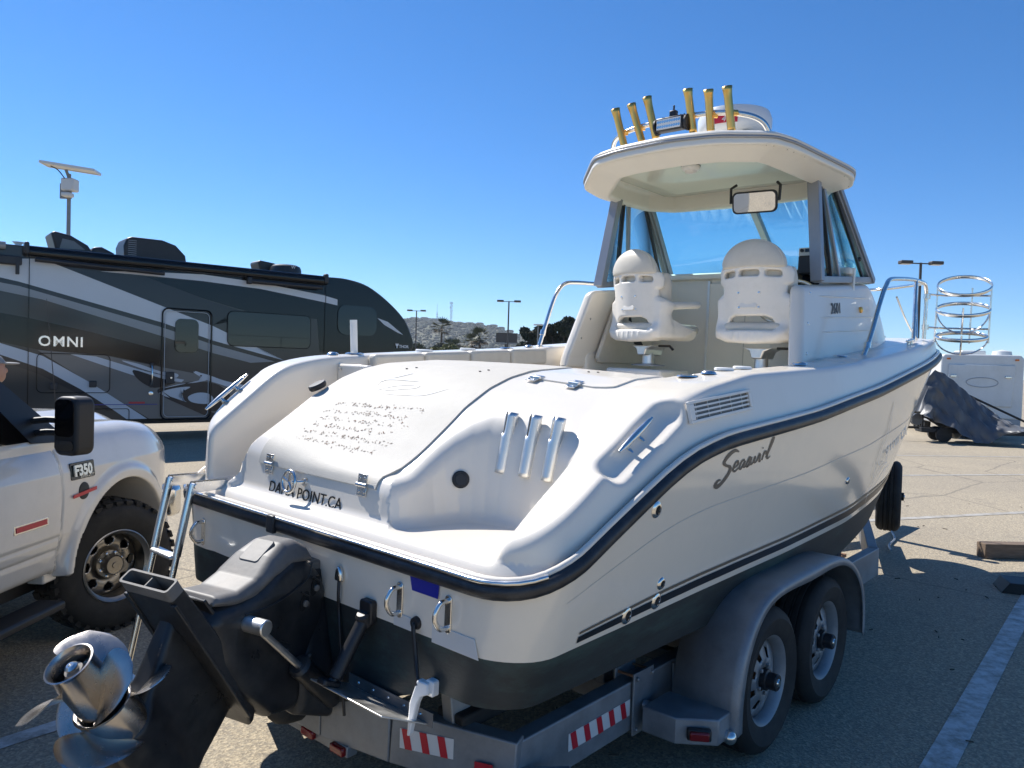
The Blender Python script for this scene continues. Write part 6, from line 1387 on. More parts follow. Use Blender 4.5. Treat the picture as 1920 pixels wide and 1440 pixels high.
# ================================================================ GROUND
gm = bpy.data.materials.new('old_asphalt'); gm.use_nodes = True
N = gm.node_tree.nodes; LK = gm.node_tree.links; B = N['Principled BSDF']; B.inputs['Roughness'].default_value = 0.9; B.inputs['Specular IOR Level'].default_value = 0.25
tc = N.new('ShaderNodeTexCoord')
def noise(sc, det=4, ro=.6):
    t = N.new('ShaderNodeTexNoise'); t.inputs['Scale'].default_value = sc; t.inputs['Detail'].default_value = det; t.inputs['Roughness'].default_value = ro; LK.new(tc.outputs['Object'], t.inputs['Vector']); return t
def ramp(src, a, b, c0, c1):
    r = N.new('ShaderNodeMapRange'); r.inputs[1].default_value = a; r.inputs[2].default_value = b; r.inputs[3].default_value = c0; r.inputs[4].default_value = c1; LK.new(src, r.inputs[0]); return r.outputs[0]
def mixc(f, a, b, mode='MIX'):
    m = N.new('ShaderNodeMix'); m.data_type = 'RGBA'; m.blend_type = mode
    if isinstance(f, float): m.inputs[0].default_value = f
    else: LK.new(f, m.inputs[0])
    for i, q in ((6, a), (7, b)):
        if isinstance(q, tuple): m.inputs[i].default_value = (*q, 1)
        else: LK.new(q, m.inputs[i])
    return m.outputs[2]
vor = N.new('ShaderNodeTexVoronoi'); vor.inputs['Scale'].default_value = 95; LK.new(tc.outputs['Object'], vor.inputs['Vector'])
base = mixc(ramp(noise(0.35, 5).outputs['Fac'], .35, .65, 0, 1), (0.460, 0.385, 0.270), (0.395, 0.335, 0.245))
base = mixc(ramp(vor.outputs['Color'], .15, .9, 0, 1), mixc(1.0, base, (.62, .62, .64), 'MULTIPLY'), mixc(1.0, base, (1.28, 1.27, 1.24), 'MULTIPLY'))
base = mixc(ramp(noise(38, 3).outputs['Fac'], .40, .62, .0, .55), base, (0.20, 0.185, 0.16))
base = mixc(ramp(noise(2.2, 6, .7).outputs['Fac'], .58, .72, 0, .45), base, (0.16, 0.15, 0.135))
vc = N.new('ShaderNodeTexVoronoi'); vc.feature = 'DISTANCE_TO_EDGE'; vc.inputs['Scale'].default_value = 0.28
wn = noise(1.3, 5); wm = N.new('ShaderNodeMix'); wm.data_type = 'VECTOR'; wm.inputs[0].default_value = 0.16; LK.new(tc.outputs['Object'], wm.inputs[4]); LK.new(wn.outputs['Color'], wm.inputs[5]); LK.new(wm.outputs[1], vc.inputs['Vector'])
base = mixc(ramp(vc.outputs['Distance'], .0, .006, .55, 0), base, (0.10, 0.095, 0.085))
LK.new(base, B.inputs['Base Color'])
bp_ = N.new('ShaderNodeBump'); bp_.inputs['Strength'].default_value = 0.55; bp_.inputs['Distance'].default_value = 0.006; LK.new(vor.outputs['Distance'], bp_.inputs['Height']); LK.new(bp_.outputs[0], B.inputs['Normal'])
g = MB(); n_ = 24; V = [(-2500, -600, 0), (2500, -600, 0), (2500, 4000, 0), (-2500, 4000, 0)]
ground = MB().add(V, [(0, 1, 2, 3)]).build('ground', gm); tag(ground, kind='structure')
mat('line_paint', (0.60, 0.60, 0.58), 0.7, noise=0.1, nscale=20, dirt=(0.28, 0.26, 0.22), dirt_amt=0.9, dscale=9, dlo=0.42, dhi=0.62)
mat('line_faded', (0.42, 0.40, 0.36), 0.8, noise=0.1, nscale=20, dirt=(0.30, 0.27, 0.22), dirt_amt=1.0, dscale=6, dlo=0.40, dhi=0.60)
def line(a, b, w, name='parking_line', m='line_paint'):
    a, b = np.array([*a, 0.0]), np.array([*b, 0.0]); d = unit(b - a); p = np.array([-d[1], d[0], 0]) * w / 2; z = np.array([0, 0, .004])
    return MB().add([a - p + z, a + p + z, b + p + z, b - p + z], [(0, 1, 2, 3)]).build(name, m, ground)
line((1.4, 2.75), (4.7, 6.75), 0.13); line((-2.35, 3.37), (-1.9, 3.94), 0.11); line((-3.1, 2.4), (-2.35, 3.37), 0.11)
line((3.2, 9.0), (9.0, 11.1), 0.12, m='line_faded'); line((6, 13.6), (16, 16.0), 0.12, m='line_faded'); line((8, 17.2), (22, 19.4), 0.12, m='line_faded')
# litter on the asphalt: twigs and pebbles
mb = MB()
for k in range(260):
    x, y = rng.uniform(-3, 9), rng.uniform(2.4, 12); l_, a = rng.uniform(.006, .03), rng.uniform(0, 3.14); d_ = np.array([math.cos(a), math.sin(a), 0])
    mb.bar((x - d_[0] * l_, y - d_[1] * l_, .005), (x + d_[0] * l_, y + d_[1] * l_, .006), .006, .006)
mat('litter', (0.09, 0.07, 0.05), 0.9); tag(mb.build('ground_litter', 'litter'), 'small dark twigs and grit scattered over the asphalt', 'litter', kind='stuff')

# timber, black post and dark ramp at the right edge
mat('timber', (0.16, 0.115, 0.08), 0.85, noise=0.3, nscale=6, stretch=(1, 8, 8), bump=.2, bscale=12)
tag(MB().box((5.72, 7.74, .075), (1.9, .14, .15), np.array([[1, .05, 0], [-.05, 1, 0], [0, 0, 1]])).build('timber_beam', 'timber', bevel=.008), 'weathered timber beam lying on the asphalt', 'beam')
tag(MB().lathe([(.05, 0), (.06, .05), (.06, .30), (.045, .34), (.001, .345)], (5.18, 7.05, 0), (0, 0, 1), 20).build('jack_stand', 'rubber', ), 'short dark post standing by the timber beam', 'stand')
rm = MB().prism([(0, 0), (.62, 0), (.62, .09), (.06, .09)], (4.17, 6.42, 0), unit((1, -.35, 0)), (0, 0, 1), unit((.35, 1, 0)), 0, .30).build('wheel_ramp', 'truck_dark', None, bevel=.006); tag(rm, 'flat black wheel ramp on the shaded asphalt', 'ramp')

# ================================================================ CARAVAN, TARP
mat('caravan_white', (0.70, 0.70, 0.67), 0.35, noise=.03, nscale=1.5, dirt=(.5, .48, .42), dirt_amt=.4, dscale=1.2)
mat('caravan_grey', (0.36, 0.37, 0.38), 0.4)
cv = thing('travel_trailer', 'white hybrid travel trailer with fold-down end at right', 'caravan', (13.75, 22.6, 0), R(-14))
# local: x right, y away; end wall faces the camera
MB().prism([(-1.05, .62), (1.15, .62), (1.15, 2.40), (1.05, 2.50), (-.95, 2.50), (-1.05, 2.40)], (0, 0, 0), (1, 0, 0), (0, 0, 1), (0, 1, 0), 0, 5.2).build('coach_body', 'caravan_white', cv, bevel=.04)
MB().box((.05, 2.6, .52), (2.16, 5.16, .22)).build('skirt', 'caravan_grey', cv, bevel=.03)
ep = MB().prism([(-.85, .98), (.85, .98), (.92, 2.20), (-.85, 2.20)], (0, 0, 0), (1, 0, 0), (0, 0, 1), (0, -1, 0), .0, .045).build('fold_down_end', 'caravan_white', cv, bevel=.03)
MB().tube([(.05 + .42 * math.cos(t), -.05, 1.68 + .14 * math.sin(t)) for t in np.linspace(0, 6.283, 33)[:-1]], .012, 6, closed=True).build('oval_emblem', 'caravan_grey', ep)
for x in (-.72, .72): MB().box((x, -.07, 1.85), (.16, .05, .06)).build('panel_latch', 'stainless', ep, bevel=.01)
for x in (-.85, .95): MB().box((x, -.02, 2.36), (.10, .04, .05)).build('marker_lamp', 'lens_amber', cv, bevel=.01)
MB().box((1.156, 1.1, 1.55), (.012, .8, .7)).build('side_window', 'glass_black', cv, bevel=.005); MB().box((1.156, 2.6, 1.3), (.012, .7, 1.3)).build('entry_door', 'caravan_white', cv, bevel=.005)
MB().box((.3, 2.0, 2.58), (.7, .8, .18)).build('air_conditioner', 'caravan_white', cv, bevel=.05); MB().box((-.4, .3, 2.53), (.5, .1, .06)).build('roof_rail', 'caravan_grey', cv); MB().lathe([(.28, 0), (.25, .14), (.001, .2)], (.95, 1.2, 2.5), (0, 0, 1), 20).build('roof_dome', 'caravan_white', cv)
MB().box((-.1, -.6, .42), (.10, 1.4, .10)).build('tow_bar', 'truck_dark', cv)
for y in (2.2, 3.0):
    for x in (-.85, .98): t_ = MB().lathe([(.2, -.1), (.31, -.09), (.33, -.06), (.33, .06), (.31, .09), (.2, .1)], (x, y, .33), (1, 0, 0), 28, caps=False).build('tyre', 'rubber', cv, 40); MB().lathe([(.2, -.05), (.2, .05), (.001, .06)], (x, y, .33), (1, 0, 0), 20).build('rim', 'caravan_white', t_)
for x in (-.30, .25): MB().lathe([(.17, -.08), (.25, -.07), (.26, -.04), (.26, .04), (.25, .07), (.17, .08), (.001, .08)], (x, .15, .26), (1, 0.5, 0), 28).build('spare_tyre', 'rubber', cv, 40)
# tarp: draped cover over a narrow frame
mat('tarp_grey', (0.085, 0.088, 0.095), 0.42, noise=.15, nscale=3, bump=.3, bscale=6, sheen=.2)
tp = thing('tarp_covered_trailer', 'crumpled grey tarp thrown over a small utility trailer', 'tarp', (12.45, 21.2, 0), R(-10))
rows = []
U = np.linspace(0, 1, 60); TV = np.linspace(0, 1, 40)
def tarp(u, v):
    # u along x (-1.2..1.9), v over the ridge front to back
    x = -1.2 + 2.55 * u
    ridge = np.interp(u, [0, .10, .17, .30, .55, .85, 1], [.85, 1.75, 2.02, 1.85, 1.35, .72, .55])
    hem = np.interp(u, [0, .15, .35, .5, .62, .8, 1], [.75, .62, .36, .06, .12, .38, .45])
    a = (v - .5) * 2; ht = ridge - (ridge - hem) * abs(a) ** 1.25
    yy = a * (.30 + .55 * (1 - (ridge - .5) / 1.6)) * (1 + .25 * abs(a))
    w = .05 * math.sin(9 * u + 14 * a) * abs(a) + .035 * math.sin(31 * u - 5 * a) * (abs(a) ** .7) + .025 * math.sin(57 * u + 11 * a)
    f = .10 * math.sin(17 * u + 2.2 * math.sin(7 * u)) * abs(a) ** 1.5
    return (x + .04 * math.sin(23 * a + 9 * u), yy + w * (1 if a > 0 else -1) + f * np.sign(a), max(ht + w * .5, .03))
MB().grid(np.array([[tarp(u, v) for v in TV] for u in U])).build('tarp', 'tarp_grey', tp, 50)
MB().box((.2, 0, .33), (2.6, .5, .12)).build('trailer_bed', 'truck_dark', tp, bevel=.01); MB().tube([(-1.0, 0, .4), (-1.0, 0, 1.9)], .03).build('frame_post', 'truck_dark', tp); MB().tube([(-1.0, 0, 1.85), (1.7, 0, .6)], .03).build('frame_ridge', 'truck_dark', tp)
for y in (-.3, .3): MB().lathe([(.1, -.06), (.2, -.05), (.2, .05), (.1, .06), (.001, .06)], (-.55, y, .22), (0, 1, 0), 22).build('tyre', 'rubber', tp)
MB().tube([(-1.9, 0, .38), (-.6, 0, .38)], .035).build('tow_bar', 'truck_dark', tp); MB().lathe([(.16, -.05), (.16, .05), (.001, .06)], (-1.25, -.25, .62), (.3, -1, 0), 20).build('covered_wheel', 'tarp_grey', tp)

# ================================================================ LIGHT POLES
mat('pole_brown', (0.055, 0.045, 0.038), 0.5); mat('pole_grey', (0.20, 0.21, 0.21), 0.5, noise=.1); mat('solar_white', (0.60, 0.60, 0.58), 0.4)
def lot_pole(x, y, h, label, m='pole_brown', w=1.15):
    p = thing('lot_light_pole', label, 'light pole', (x, y, 0), 0, 'brown twin-head light poles of the lot')
    MB().cyl((0, 0, 0), (0, 0, h), .11, .08, 12).build('pole', m, p); MB().bar((-w * .55, 0, h - .05), (w * .55, 0, h - .05), .07, .07).build('cross_arm', m, p)
    for s in (-1, 1): hd = MB().box((s * w * .85, 0, h), (.78, .5, .22)).build('lamp_head', m, p, bevel=.05); MB().box((s * w * .85, 0, h - .115), (.6, .4, .02)).build('lens', 'refl_white', hd)
lot_pole(-0.63, 88, 9.0, 'twin-head light pole rising above the port gunwale in mid picture'); lot_pole(-14.2, 112, 9.2, 'distant twin-head light pole just right of the motorhome nose'); lot_pole(26.0, 49.5, 9.1, 'tall twin-head light pole behind the boat bow rail')
lp_ = thing('thin_light_pole', 'thin grey lamp post half hidden by the dark trees', 'light pole', (2.1, 66, 0)); MB().cyl((0, 0, 0), (0, 0, 5.2), .06, .05, 8).build('pole', 'pole_grey', lp_); MB().box((0, 0, 5.25), (.8, .3, .12)).build('lamp_head', 'solar_white', lp_, bevel=.03)
sp = thing('solar_light_pole', 'steel pole with a tilted solar panel behind the motorhome', 'light pole', (-15.1, 26, 0))
MB().cyl((0, 0, 0), (0, 0, 7.75), .075, .06, 14).build('pole', 'pole_grey', sp); MB().box((.10, -.12, 7.35), (.42, .40, .42)).build('battery_box', 'solar_white', sp, bevel=.05); MB().box((-.05, -.1, 7.15), (.36, .08, .5)).build('mounting_plate', 'pole_grey', sp); MB().box((.1, -.25, 7.0), (.3, .3, .14)).build('lamp_head', 'solar_white', sp, bevel=.04)
sM = np.array([unit((1, .25, -.09)), unit((-.25, 1, .06)), unit((.09, -.06, 1))])
pn = MB().box((.05, 0, 7.95), (1.56, .86, .03), sM).build('solar_panel', 'solar_white', sp); MB().box(np.array([.05, 0, 7.95]) + sM[2] * .022, (1.5, .8, .01), sM).build('solar_cells', 'glass_black', pn)
fbs = MB()
for a, b in (((-.8, -.45), (.8, -.45)), ((-.8, .45), (.8, .45)), ((-.8, -.45), (-.8, .45)), ((.8, -.45), (.8, .45))): MB().bar(np.array([.05, 0, 7.95]) + a[0] * sM[0] + a[1] * sM[1], np.array([.05, 0, 7.95]) + b[0] * sM[0] + b[1] * sM[1], .05, .08).build('panel_frame', 'solar_white', pn)
MB().tube([(.05, -.1, 7.6), (.0, -.2, 7.85)], .05).build('panel_bracket', 'pole_grey', sp); MB().tube(spline([(-.5, -.2, 7.95), (-.2, -.3, 7.8), (.05, -.3, 7.5)], 5), .018, 6).build('cable', 'black_plastic', sp)

# ================================================================ HILL, HOUSES, MASTS
mat('scrub_soil', (0.15, 0.135, 0.09), 0.95, noise=.4, nscale=.02, dirt=(.06, .075, .035), dirt_amt=.85, dscale=.02, dlo=.4, dhi=.6)
ridge = ip([(-1500, 60), (-700, 66), (-330, 76), (-200, 80), (-140, 82), (-85, 80), (-50, 76), (-12, 66), (25, 55), (70, 40), (140, 22), (260, 8), (420, 1), (900, 0)])
def hz_(x, y):
    t = np.clip((y - 950) / 550, 0, 1); t = t * t * (3 - 2 * t); back = np.clip(1 - (y - 1500) / 900, 0, 1) if y > 1500 else 1
    xr = x * 1500 / max(y, 1000); return float(ridge(xr)) * (t if y <= 1500 else back) + 3.0 * math.sin(x * .021 + y * .013) * t + 2.0 * math.sin(x * .05 - y * .031) * t - 2
HX = np.linspace(-1500, 700, 110); HY = np.linspace(900, 2300, 50)
tag(MB().grid(np.array([[(x, y, hz_(x, y)) for y in HY] for x in HX])).build('hill', 'scrub_soil', None, 180), kind='structure')
# scrub on the hill: many leafy lumps
mat('scrub', (0.045, 0.055, 0.032), 0.9, noise=.4, nscale=.05)
ico = bmesh.new(); bmesh.ops.create_icosphere(ico, subdivisions=1, radius=1); IV = np.array([v.co[:] for v in ico.verts]); IF = [[v.index for v in f.verts] for f in ico.faces]; ico.free()
VV = []; FF = []; o_ = 0
for k in range(9500):
    y = rng.uniform(980, 1485); x = rng.uniform(-330, 330) * y / 1500; 
    if hz_(x, y) < 3: continue
    r = rng.uniform(.9, 3.2) * (1 + .6 * (rng.random() < .08)); P = IV * (1 + rng.normal(0, .22, (12, 1))) * np.array([r, r, r * .75]) + np.array([x, y, hz_(x, y) + r * .3]); VV.append(P); FF.extend([[i + o_ for i in f] for f in IF]); o_ += 12
mb = MB(); mb.v = [tuple(p) for p in np.concatenate(VV)]; mb.f = [tuple(f) for f in FF]; tag(mb.build('hillside_scrub', 'scrub', None, 180, fixn=False), 'dusty green chaparral covering the distant hill', 'scrub', kind='stuff')
mat('stucco', (0.36, 0.31, 0.25), 0.9); mat('roof_clay', (0.20, 0.12, 0.085), 0.9); mat('mast_grey', (0.26, 0.25, 0.25), 0.6)
HS = [(-192, 20, 7), (-172, 17, 8), (-155, 22, 7.5), (-128, 20, 7), (-105, 16, 7.5), (-84, 18, 6.5), (-66, 15, 6), (-40, 16, 6), (-24, 14, 6), (-8, 15, 5.5)]
names = ['leftmost ridge house next to the motorhome nose', 'second ridge house from the left', 'third ridge house from the left', 'ridge house left of the thin mast', 'ridge house between the two masts', 'ridge house right of the lattice mast', 'small ridge house right of the lattice mast group', 'ridge house on the descending slope', 'low house further down the ridge slope', 'rightmost ridge house beside the mid light pole']
for (x, w, h), nm in zip(HS, names):
    z = hz_(x, 1490) + .5; hs_ = thing('hill_house', 'tan ' + nm, 'house', (x, 1490, z), R(rng.uniform(-15, 15)), 'houses along the hill ridge')
    h = h * .55; MB().box((0, 0, h / 2), (w, 12, h)).build('wall', 'stucco', hs_); MB().prism([(-w * .55, h), (w * .55, h), (w * .3, h + 2.0), (-w * .3, h + 2.0)], (0, 0, 0), (1, 0, 0), (0, 0, 1), (0, 1, 0), -6.6, 6.6).build('roof', 'roof_clay', hs_)
    for q in (-.28, .05, .30): MB().box((q * w, -6.05, h * .55), (1.6, .2, 1.4)).build('window', 'glass_black', hs_)
def mast(x, hgt, w, label, arr):
    m_ = thing('radio_mast', label, 'mast', (x, 1430, hz_(x, 1430) - 1))
    for sx, sy in ((-1, -1), (1, -1), (1, 1), (-1, 1)): MB().bar((sx * w, sy * w, 0), (sx * w * .6, sy * w * .6, hgt), .5, .5).build('leg', 'mast_grey', m_)
    n_ = int(hgt / 4)
    for k in range(n_):
        z0, z1 = hgt * k / n_, hgt * (k + 1) / n_; wa, wb = w * (1 - .4 * k / n_), w * (1 - .4 * (k + 1) / n_)
        s = 1 if k % 2 else -1; MB().bar((s * wa, -wa, z0), (-s * wb, -wb, z1), .35, .35).build('brace', 'mast_grey', m_)
    for z, dx in arr: MB().box((dx, -w, z), (1.4, 1.0, 2.6)).build('antenna', 'solar_white', m_)
mast(-117, 41, 1.5, 'lattice radio mast crowded with antennas on the ridge', [(38, 2.2), (38, -2.2), (33, 2), (30, -2), (24, 2.2), (14, 2)])
mm = thing('whip_mast', 'thin whip mast left of the lattice mast', 'mast', (-143, 1430, hz_(-143, 1430) - 1)); MB().bar((0, 0, 0), (0, 0, 22), 1.0, 1.0).build('lower_mast', 'mast_grey', mm); MB().bar((0, 0, 22), (0, 0, 36), .4, .4).build('whip', 'mast_grey', mm)
for z in (8, 12, 17): MB().box((0, 0, z), (3.5, 2, .6)).build('platform', 'mast_grey', mm)

# ================================================================ TREES
mat('bark', (0.07, 0.055, 0.042), 0.9, noise=.3)
def leafmat(name, c): mat(name, c, 0.65, noise=.3, nscale=1.5)
leafmat('leaf_dark', (0.022, 0.034, 0.016)); leafmat('leaf_mid', (0.050, 0.064, 0.022)); leafmat('leaf_yellow', (0.115, 0.120, 0.030)); leafmat('leaf_palm', (0.040, 0.055, 0.020)); leafmat('leaf_thatch', (0.11, 0.085, 0.05))
def crown(blobs, n, ls, m, par, name='crown'):
    V = np.empty((n, 4, 3)); B_ = np.array(blobs); wt = B_[:, 3] ** 2; wt = wt / wt.sum(); ids = rng.choice(len(B_), n, p=wt)
    d = rng.normal(size=(n, 3)); d /= np.linalg.norm(d, axis=1)[:, None]; rr = rng.uniform(.35, 1.06, n) ** .5
    c = B_[ids, :3] + d * (B_[ids, 3] * rr)[:, None] * np.array([1, 1, .85])
    a = rng.normal(size=(n, 3)); a /= np.linalg.norm(a, axis=1)[:, None]; b = np.cross(a, rng.normal(size=(n, 3))); b /= np.linalg.norm(b, axis=1)[:, None]
    l = rng.uniform(.6, 1.4, n)[:, None] * ls
    V[:, 0] = c + a * l; V[:, 1] = c + b * l * .55; V[:, 2] = c - a * l; V[:, 3] = c - b * l * .55
    me = bpy.data.meshes.new(name); me.vertices.add(4 * n); me.vertices.foreach_set('co', V.ravel().astype(np.float32)); me.loops.add(4 * n); me.loops.foreach_set('vertex_index', np.arange(4 * n, dtype=np.int32)); me.polygons.add(n); me.polygons.foreach_set('loop_start', np.arange(0, 4 * n, 4, dtype=np.int32)); me.update(calc_edges=True)
    return fin(me, name, m, par, 180)
def tree(x, y, h, w, label, m, nb=16, n=9000, ls=.22, group='broadleaf trees behind the boat', low=.15):
    t = thing('broadleaf_tree', label, 'tree', (x, y, 0), 0, group)
    MB().tube([(0, 0, 0), (.1, 0, h * .3), (.0, .1, h * .6)], [.28, .2, .1], 8).build('trunk', 'bark', t)
    bl = []
    for k in range(nb):
        a = rng.uniform(0, 6.283); q = rng.uniform(0, 1) ** .5; z = h * rng.uniform(low, .93); f = math.sqrt(max(1 - ((z / h - .5) / .56) ** 2, .1))
        bl.append((w / 2 * q * f * math.cos(a), w / 2 * q * f * math.sin(a), z, w * rng.uniform(.12, .2)))
        if k < 5: MB().tube([(0, 0, h * .35), (bl[-1][0] * .6, bl[-1][1] * .6, z * .8), bl[-1][:3]], [.12, .07, .03], 6).build('limb', 'bark', t)
    crown(bl, n, ls, m, t)
tree(1.9, 70, 5.4, 3.0, 'dark tree left of the port bow rail stanchion', 'leaf_dark'); tree(4.3, 72, 6.4, 3.4, 'tallest dark tree touching the port cabin side', 'leaf_dark'); tree(3.2, 74, 5.2, 3.6, 'dark tree in the middle of the clump', 'leaf_dark')
tree(3.6, 64, 3.7, 1.8, 'small yellowish tree in front of the dark clump', 'leaf_mid', 10, 3500, .16)
tree(-5.5, 105, 3.8, 4.6, 'yellow-green bush under the mid light pole', 'leaf_yellow', 14, 4000, .22, 'bushes beyond the boat', .3); tree(-10.5, 118, 4.2, 5.0, 'yellow-green bush right of the first palm', 'leaf_yellow', 14, 4000, .24, 'bushes beyond the boat', .3)
tree(-17.5, 125, 4.4, 6, 'green bush beside the motorhome nose', 'leaf_mid', 14, 4000, .26, 'bushes beyond the boat', .3); tree(-1.0, 90, 3.6, 3.0, 'low green bush below the billboard', 'leaf_mid', 12, 3000, .2, 'bushes beyond the boat', .3)
tree(-14, 150, 5.2, 7, 'dark green tree between the two palm groups', 'leaf_dark', 14, 5000, .3, 'bushes beyond the boat', .3); tree(8.3, 80, 4.2, 5, 'dark tree hidden behind the cabin side', 'leaf_dark', 12, 4000, .24)
def palm(x, y, h, rad, label, thatch=True):
    t = thing('fan_palm', label, 'palm tree', (x, y, 0), 0, 'fan palms beyond the boat')
    MB().tube([(0, 0, 0), (.1, 0, h * .5), (0, 0, h)], [.28, .2, .2], 8).build('trunk', 'bark', t)
    for k in range(34):
        a = rng.uniform(0, 6.283); el = rng.uniform(-.75, 1.35); d_ = np.array([math.cos(a) * math.cos(el), math.sin(a) * math.cos(el), math.sin(el)]); L_ = rad * rng.uniform(.8, 1.1)
        c0 = np.array([0, 0, h]); tip = c0 + d_ * L_ + np.array([0, 0, -.25 * L_ * (1 - max(math.sin(el), 0))]); sd = unit(np.cross(d_, (0, 0, 1))); V = [c0]; F = []; base_ = c0 + d_ * L_ * .45
        V = [c0 + sd * .03, c0 - sd * .03, base_ - sd * .03, base_ + sd * .03]; F = [(0, 1, 2, 3)]
        for j in range(7):
            th = (j - 3) * .33; q = d_ * math.cos(th) + sd * math.sin(th); e_ = base_ + q * L_ * .55 + np.array([0, 0, -.12 * L_ * abs(math.sin(th))]); n0 = len(V); V += [base_, base_ + (q * .5 + sd * .09) * L_ * .55, e_, base_ + (q * .5 - sd * .09) * L_ * .55]; F.append((n0, n0 + 1, n0 + 2, n0 + 3))
        MB().add(V, F).build('frond', 'leaf_palm' if el > -.35 else 'leaf_thatch', t, 180, fixn=False)
palm(-15.0, 160, 9.0, 2.6, 'tall fan palm standing alone left of the bushes'); palm(-11.2, 150, 4.6, 2.3, 'short fan palm right of the tall palm'); palm(-7.0, 130, 5.2, 2.2, 'fan palm beside the bushy palm, slightly lower'); palm(-5.6, 128, 6.0, 2.3, 'bushy fan palm left of the mid light pole'); palm(-12.6, 155, 5.0, 2.2, 'low fan palm half hidden by its neighbours')
bb = thing('billboard', 'dark rectangular billboard beyond the port gunwale', 'billboard', (-1.05, 120, 0)); MB().cyl((0, 0, 0), (0, 0, 5.2), .3, n=10).build('post', 'pole_brown', bb); MB().box((0, 0, 5.9), (3.3, .3, 1.5)).build('sign_panel', 'pole_brown', bb); MB().box((0, -.2, 5.0), (3.7, .5, .2)).build('catwalk', 'pole_grey', bb)
mat('far_white', (.7, .7, .68), .5); mat('far_blue', (.05, .2, .4), .5)
cb_ = thing('parked_car', 'pale roof of a distant car below the first palm', 'car', (-19.4, 150, 0)); MB().box((0, 0, .8), (4.2, 1.8, .7)).build('body', 'far_white', cb_, bevel=.15); MB().box((0, 0, 1.3), (2.2, 1.6, .6)).build('cabin', 'glass_black', cb_, bevel=.2)
cn = thing('entrance_canopy', 'white flat canopy beyond the motorhome nose', 'canopy', (-18.2, 150, 0)); MB().box((0, 0, 3.9), (2.4, 3, .35)).build('roof', 'far_white', cn)
for x in (-1, 1): MB().cyl((x, 0, 0), (x, 0, 3.8), .12, n=8).build('post', 'pole_grey', cn)

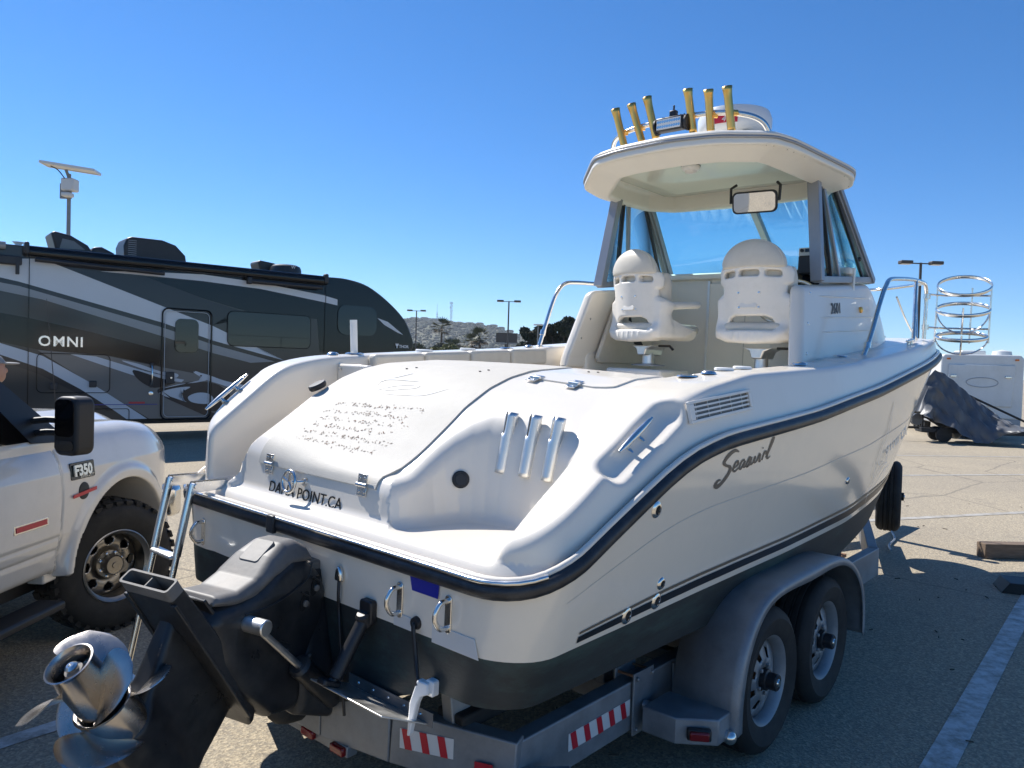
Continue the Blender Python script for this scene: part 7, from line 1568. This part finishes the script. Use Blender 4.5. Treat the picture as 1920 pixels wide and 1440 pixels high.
# ================================================================ PERSON BEHIND THE TRUCK
mat('skin', (0.42, 0.22, 0.14), 0.5); mat('cap_grey', (0.22, 0.22, 0.22), 0.8); mat('cap_white', (0.62, 0.62, 0.60), 0.8); mat('shirt', (0.10, 0.11, 0.14), 0.85); mat('trousers', (0.05, 0.055, 0.07), 0.85); mat('hair', (0.03, 0.02, 0.015), 0.8)
ps = thing('person', 'person in a grey and white cap standing behind the pickup hood', 'person', (-4.78, 7.05, 0), R(60))
def body_sdf(X, Y, Z):
    h = sd_ell(X, Y, Z, (.015, 0, 1.615), (.098, .078, .125)); d = smin(h, sd_ell(X, Y, Z, (.05, 0, 1.545), (.06, .055, .06)), .04)
    d = smin(d, sd_ell(X, Y, Z, (.118, 0, 1.60), (.022, .014, .026)), .015); ya = np.abs(Y)
    d = smin(d, sd_ell(X, ya, Z, (-.005, .08, 1.60), (.024, .012, .034)), .008)
    d = smax(d, -sd_ell(X, ya, Z, (.105, .034, 1.635), (.018, .018, .013)), .012); d = smax(d, -sd_box(X, Y, Z, (.115, 0, 1.553), (.02, .024, .003), .002), .006)
    d = smin(d, sd_cap(X, Y, Z, (-.01, 0, 1.40), (0, 0, 1.55), .058, .052), .03)
    tor = smin(sd_ell(X, Y, Z, (0, 0, 1.24), (.125, .20, .24)), sd_ell(X, Y, Z, (0, 0, .98), (.12, .175, .17)), .12); d = smin(d, tor, .05)
    arm = smin(sd_cap(X, ya, Z, (0, .20, 1.38), (-.02, .26, 1.10), .055, .044), sd_cap(X, ya, Z, (-.02, .26, 1.10), (.06, .26, .86), .042, .030), .02); d = smin(d, arm, .05)
    hd = sd_ell(X, ya, Z, (.075, .26, .80), (.035, .018, .05))
    for k in range(4): hd = smin(hd, sd_cap(X, ya, Z, (.055 + k * .014, .26, .765), (.06 + k * .014, .252, .70 + .008 * abs(k - 1.5)), .008, .006), .006)
    hd = smin(hd, sd_cap(X, ya, Z, (.095, .256, .80), (.118, .245, .755), .010, .007), .008); d = smin(d, hd, .015)
    leg = smin(sd_cap(X, ya, Z, (0, .095, .92), (.01, .11, .50), .088, .058), sd_cap(X, ya, Z, (.01, .11, .50), (-.01, .115, .09), .056, .038), .03); d = smin(d, leg, .04)
    return smin(d, sd_cap(X, ya, Z, (-.04, .115, .04), (.15, .13, .03), .042, .035), .03)
sdf_obj(body_sdf, ar(-.25, .28, .0125), ar(-.36, .36, .0125), ar(-.03, 1.80, .0125), 'body', 'skin', ps)
sdf_obj(lambda X, Y, Z: np.maximum(body_sdf(X, Y, Z) - .014, np.maximum(np.maximum(.90 - Z, Z - 1.47), np.where(np.abs(Y) > .21, 1.16 - Z, -1))), ar(-.25, .28, .016), ar(-.36, .36, .016), ar(.86, 1.52, .016), 'shirt', 'shirt', ps)
sdf_obj(lambda X, Y, Z: np.maximum(body_sdf(X, Y, Z) - .012, np.maximum(np.maximum(.06 - Z, Z - .97), np.abs(Y) - .215)), ar(-.25, .28, .016), ar(-.30, .30, .016), ar(.02, 1.0, .016), 'trousers', 'trousers', ps)
sdf_obj(lambda X, Y, Z: np.maximum(smin(np.maximum(sd_ell(X, Y, Z, (0, 0, 1.635), (.112, .094, .125)), 1.665 - Z), sd_ell(X, Y, Z, (.15, 0, 1.668), (.09, .075, .012)), .02), -X * 0 - 1), ar(-.14, .27, .01), ar(-.12, .12, .01), ar(1.62, 1.80, .01), 'cap', 'cap_grey', ps)
MB().box((-.072, 0, 1.71), (.07, .12, .06)).build('cap_mesh', 'cap_white', ps, bevel=.03)

# ================================================================ HAZE
hzm = bpy.data.materials.new('haze_air'); hzm.use_nodes = True; hn = hzm.node_tree.nodes; hn.clear()
ho = hn.new('ShaderNodeOutputMaterial'); hv = hn.new('ShaderNodeVolumePrincipled'); hv.inputs['Color'].default_value = (0.86, 0.92, 1.0, 1); hv.inputs['Density'].default_value = 0.00015; hv.inputs['Anisotropy'].default_value = 0.3
hzm.node_tree.links.new(hv.outputs[0], ho.inputs['Volume'])
hb = MB().box((-400, 1150, 79), (2600, 2700, 164)).build('haze', hzm); tag(hb, kind='stuff')
